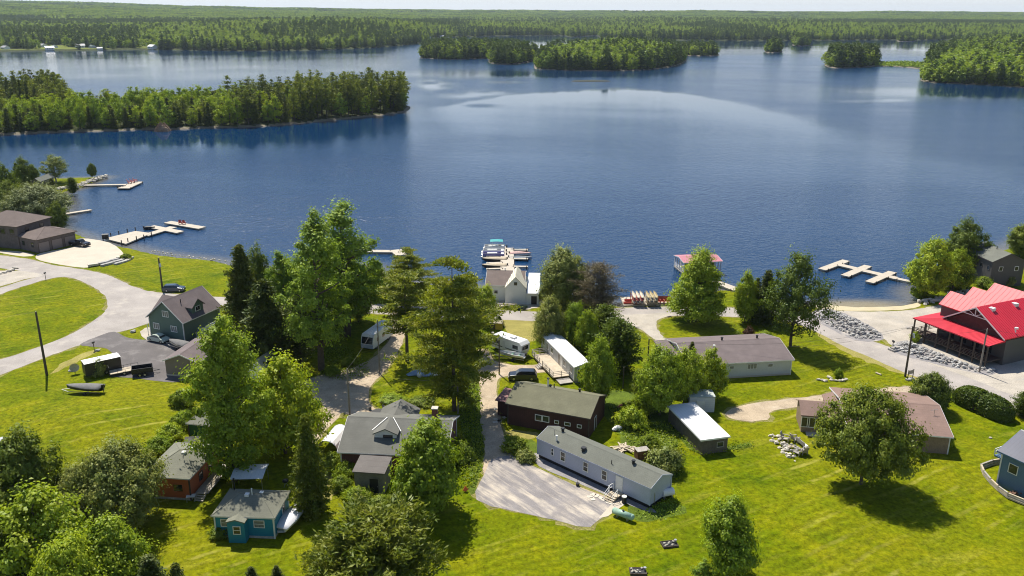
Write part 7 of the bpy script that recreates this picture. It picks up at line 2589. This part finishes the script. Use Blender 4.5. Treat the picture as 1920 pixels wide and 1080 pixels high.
def fill_land(key, name, label, spacing, conif, seed, hs=(.75, 1.2), edge_con=.6):
    poly = LANDS[key][0]
    xs, ys = [p[0] for p in poly], [p[1] for p in poly]
    rs = np.random.RandomState(seed)
    gx, gy = np.meshgrid(np.arange(max(min(xs), -2500), min(max(xs), 2500), spacing), np.arange(min(ys), max(ys), spacing))
    X = (gx + rs.uniform(-.48, .48, gx.shape) * spacing).ravel()
    Y = (gy + rs.uniform(-.48, .48, gy.shape) * spacing).ravel()
    Z, D = land_z(key, X, Y)
    PX_, _ = to_px(X, Y, Z)
    k = (D > 2.2) & (PX_ > -150) & (PX_ < 2100)
    X, Y, Z, D = X[k], Y[k], Z[k], D[k]
    pc = np.where(D < 14, edge_con, conif)
    c = rs.rand(len(X)) < pc
    pick = np.where(c, rs.randint(4, 6, len(X)), rs.randint(0, 4, len(X)))
    s_ = rs.uniform(hs[0], hs[1], len(X))
    forest(name, label, np.stack([X, Y, Z - .4], 1), s_, pick)


fill_land('isl_a', "forest", "mixed wood covering the long low island left of the middle", 5.0, .45, 1, (.8, 1.25))
fill_land('isl_b', "forest", "leafy wood covering the large rounded island", 5.6, .10, 2, (.8, 1.25), .65)
fill_land('isl_c', "forest", "dark wood on the small island beside the large one", 5.5, .6, 3, (.7, 1.05))
fill_land('isl_d', "forest", "dark clump of trees on the tiny island right of the middle", 5.0, .8, 4, (.9, 1.25))
fill_land('isl_e', "forest", "dark clump of trees on the tiny far island", 5.5, .9, 5, (.9, 1.3))
fill_land('isl_f', "forest", "dark mixed trees on the island joined to the headland by a marsh", 5.0, .6, 6, (.85, 1.35), .7)
fill_land('isl_g', "forest", "small dark island wood near the far shore", 6.0, .8, 7, (.8, 1.1))
fill_land('headland', "forest", "leafy wood on the rounded headland at the right", 6.4, .10, 8, (.85, 1.3), .45)

rs = np.random.RandomState(500)
PTS, SC, PK = [], [], []
for r0_, r1_, sp_, sz in ((0, 700, 7.5, 1.0), (700, 1800, 10, 1.2), (1800, 4200, 24, 1.0), (4200, 10500, 48, 1.9)):
    # even cover by area, wedge by wedge
    n = int(1.3 * ((3000 + r1_) ** 2 - (1800 + r0_) ** 2) * .66 / (sp_ * sp_)) if r0_ else int(2.2e6 / (sp_ * sp_))
    u = rs.uniform(-.66, .66, n)
    y0 = far_shore_y(u)
    a0, a1 = (y0 + r0_) ** 2, (y0 + r1_) ** 2
    y = np.sqrt(a0 + rs.rand(n) * (a1 - a0))
    x = u * y
    d_ = y - y0
    k = d_ > 3
    if r0_ == 0:
        cl_ = (u > -.62) & (u < -.40) & (d_ < 150) & (vnoise(x, y, 60, 31) > -.2) & (rs.rand(n) < .93)
        k &= ~cl_
        rowc = (u > -.66) & (u < -.40) & (d_ > 3)
        k &= ~(rowc & (d_ < 12) & (rs.rand(n) < .6))
    x, y, d_ = x[k], y[k], d_[k]
    z = far_z(x, y)
    con = np.where(d_ < 22, .7, .09) + .4 * (vnoise(x, y, 300, 41) > .25)
    c = rs.rand(len(x)) < con
    PTS.append(np.stack([x, y, z - .5], 1))
    SC.append(rs.uniform(.75, 1.2, len(x)) * sz)
    PK.append(np.where(c, rs.randint(4, 6, len(x)), rs.randint(0, 4, len(x))) if r0_ < 1500 else np.where(c, 8, rs.randint(6, 8, len(x))))
print("far trees", [len(p) for p in PTS])
forest("forest", "endless mixed forest on the far shore and the hills behind", np.concatenate(PTS), np.concatenate(SC), np.concatenate(PK))
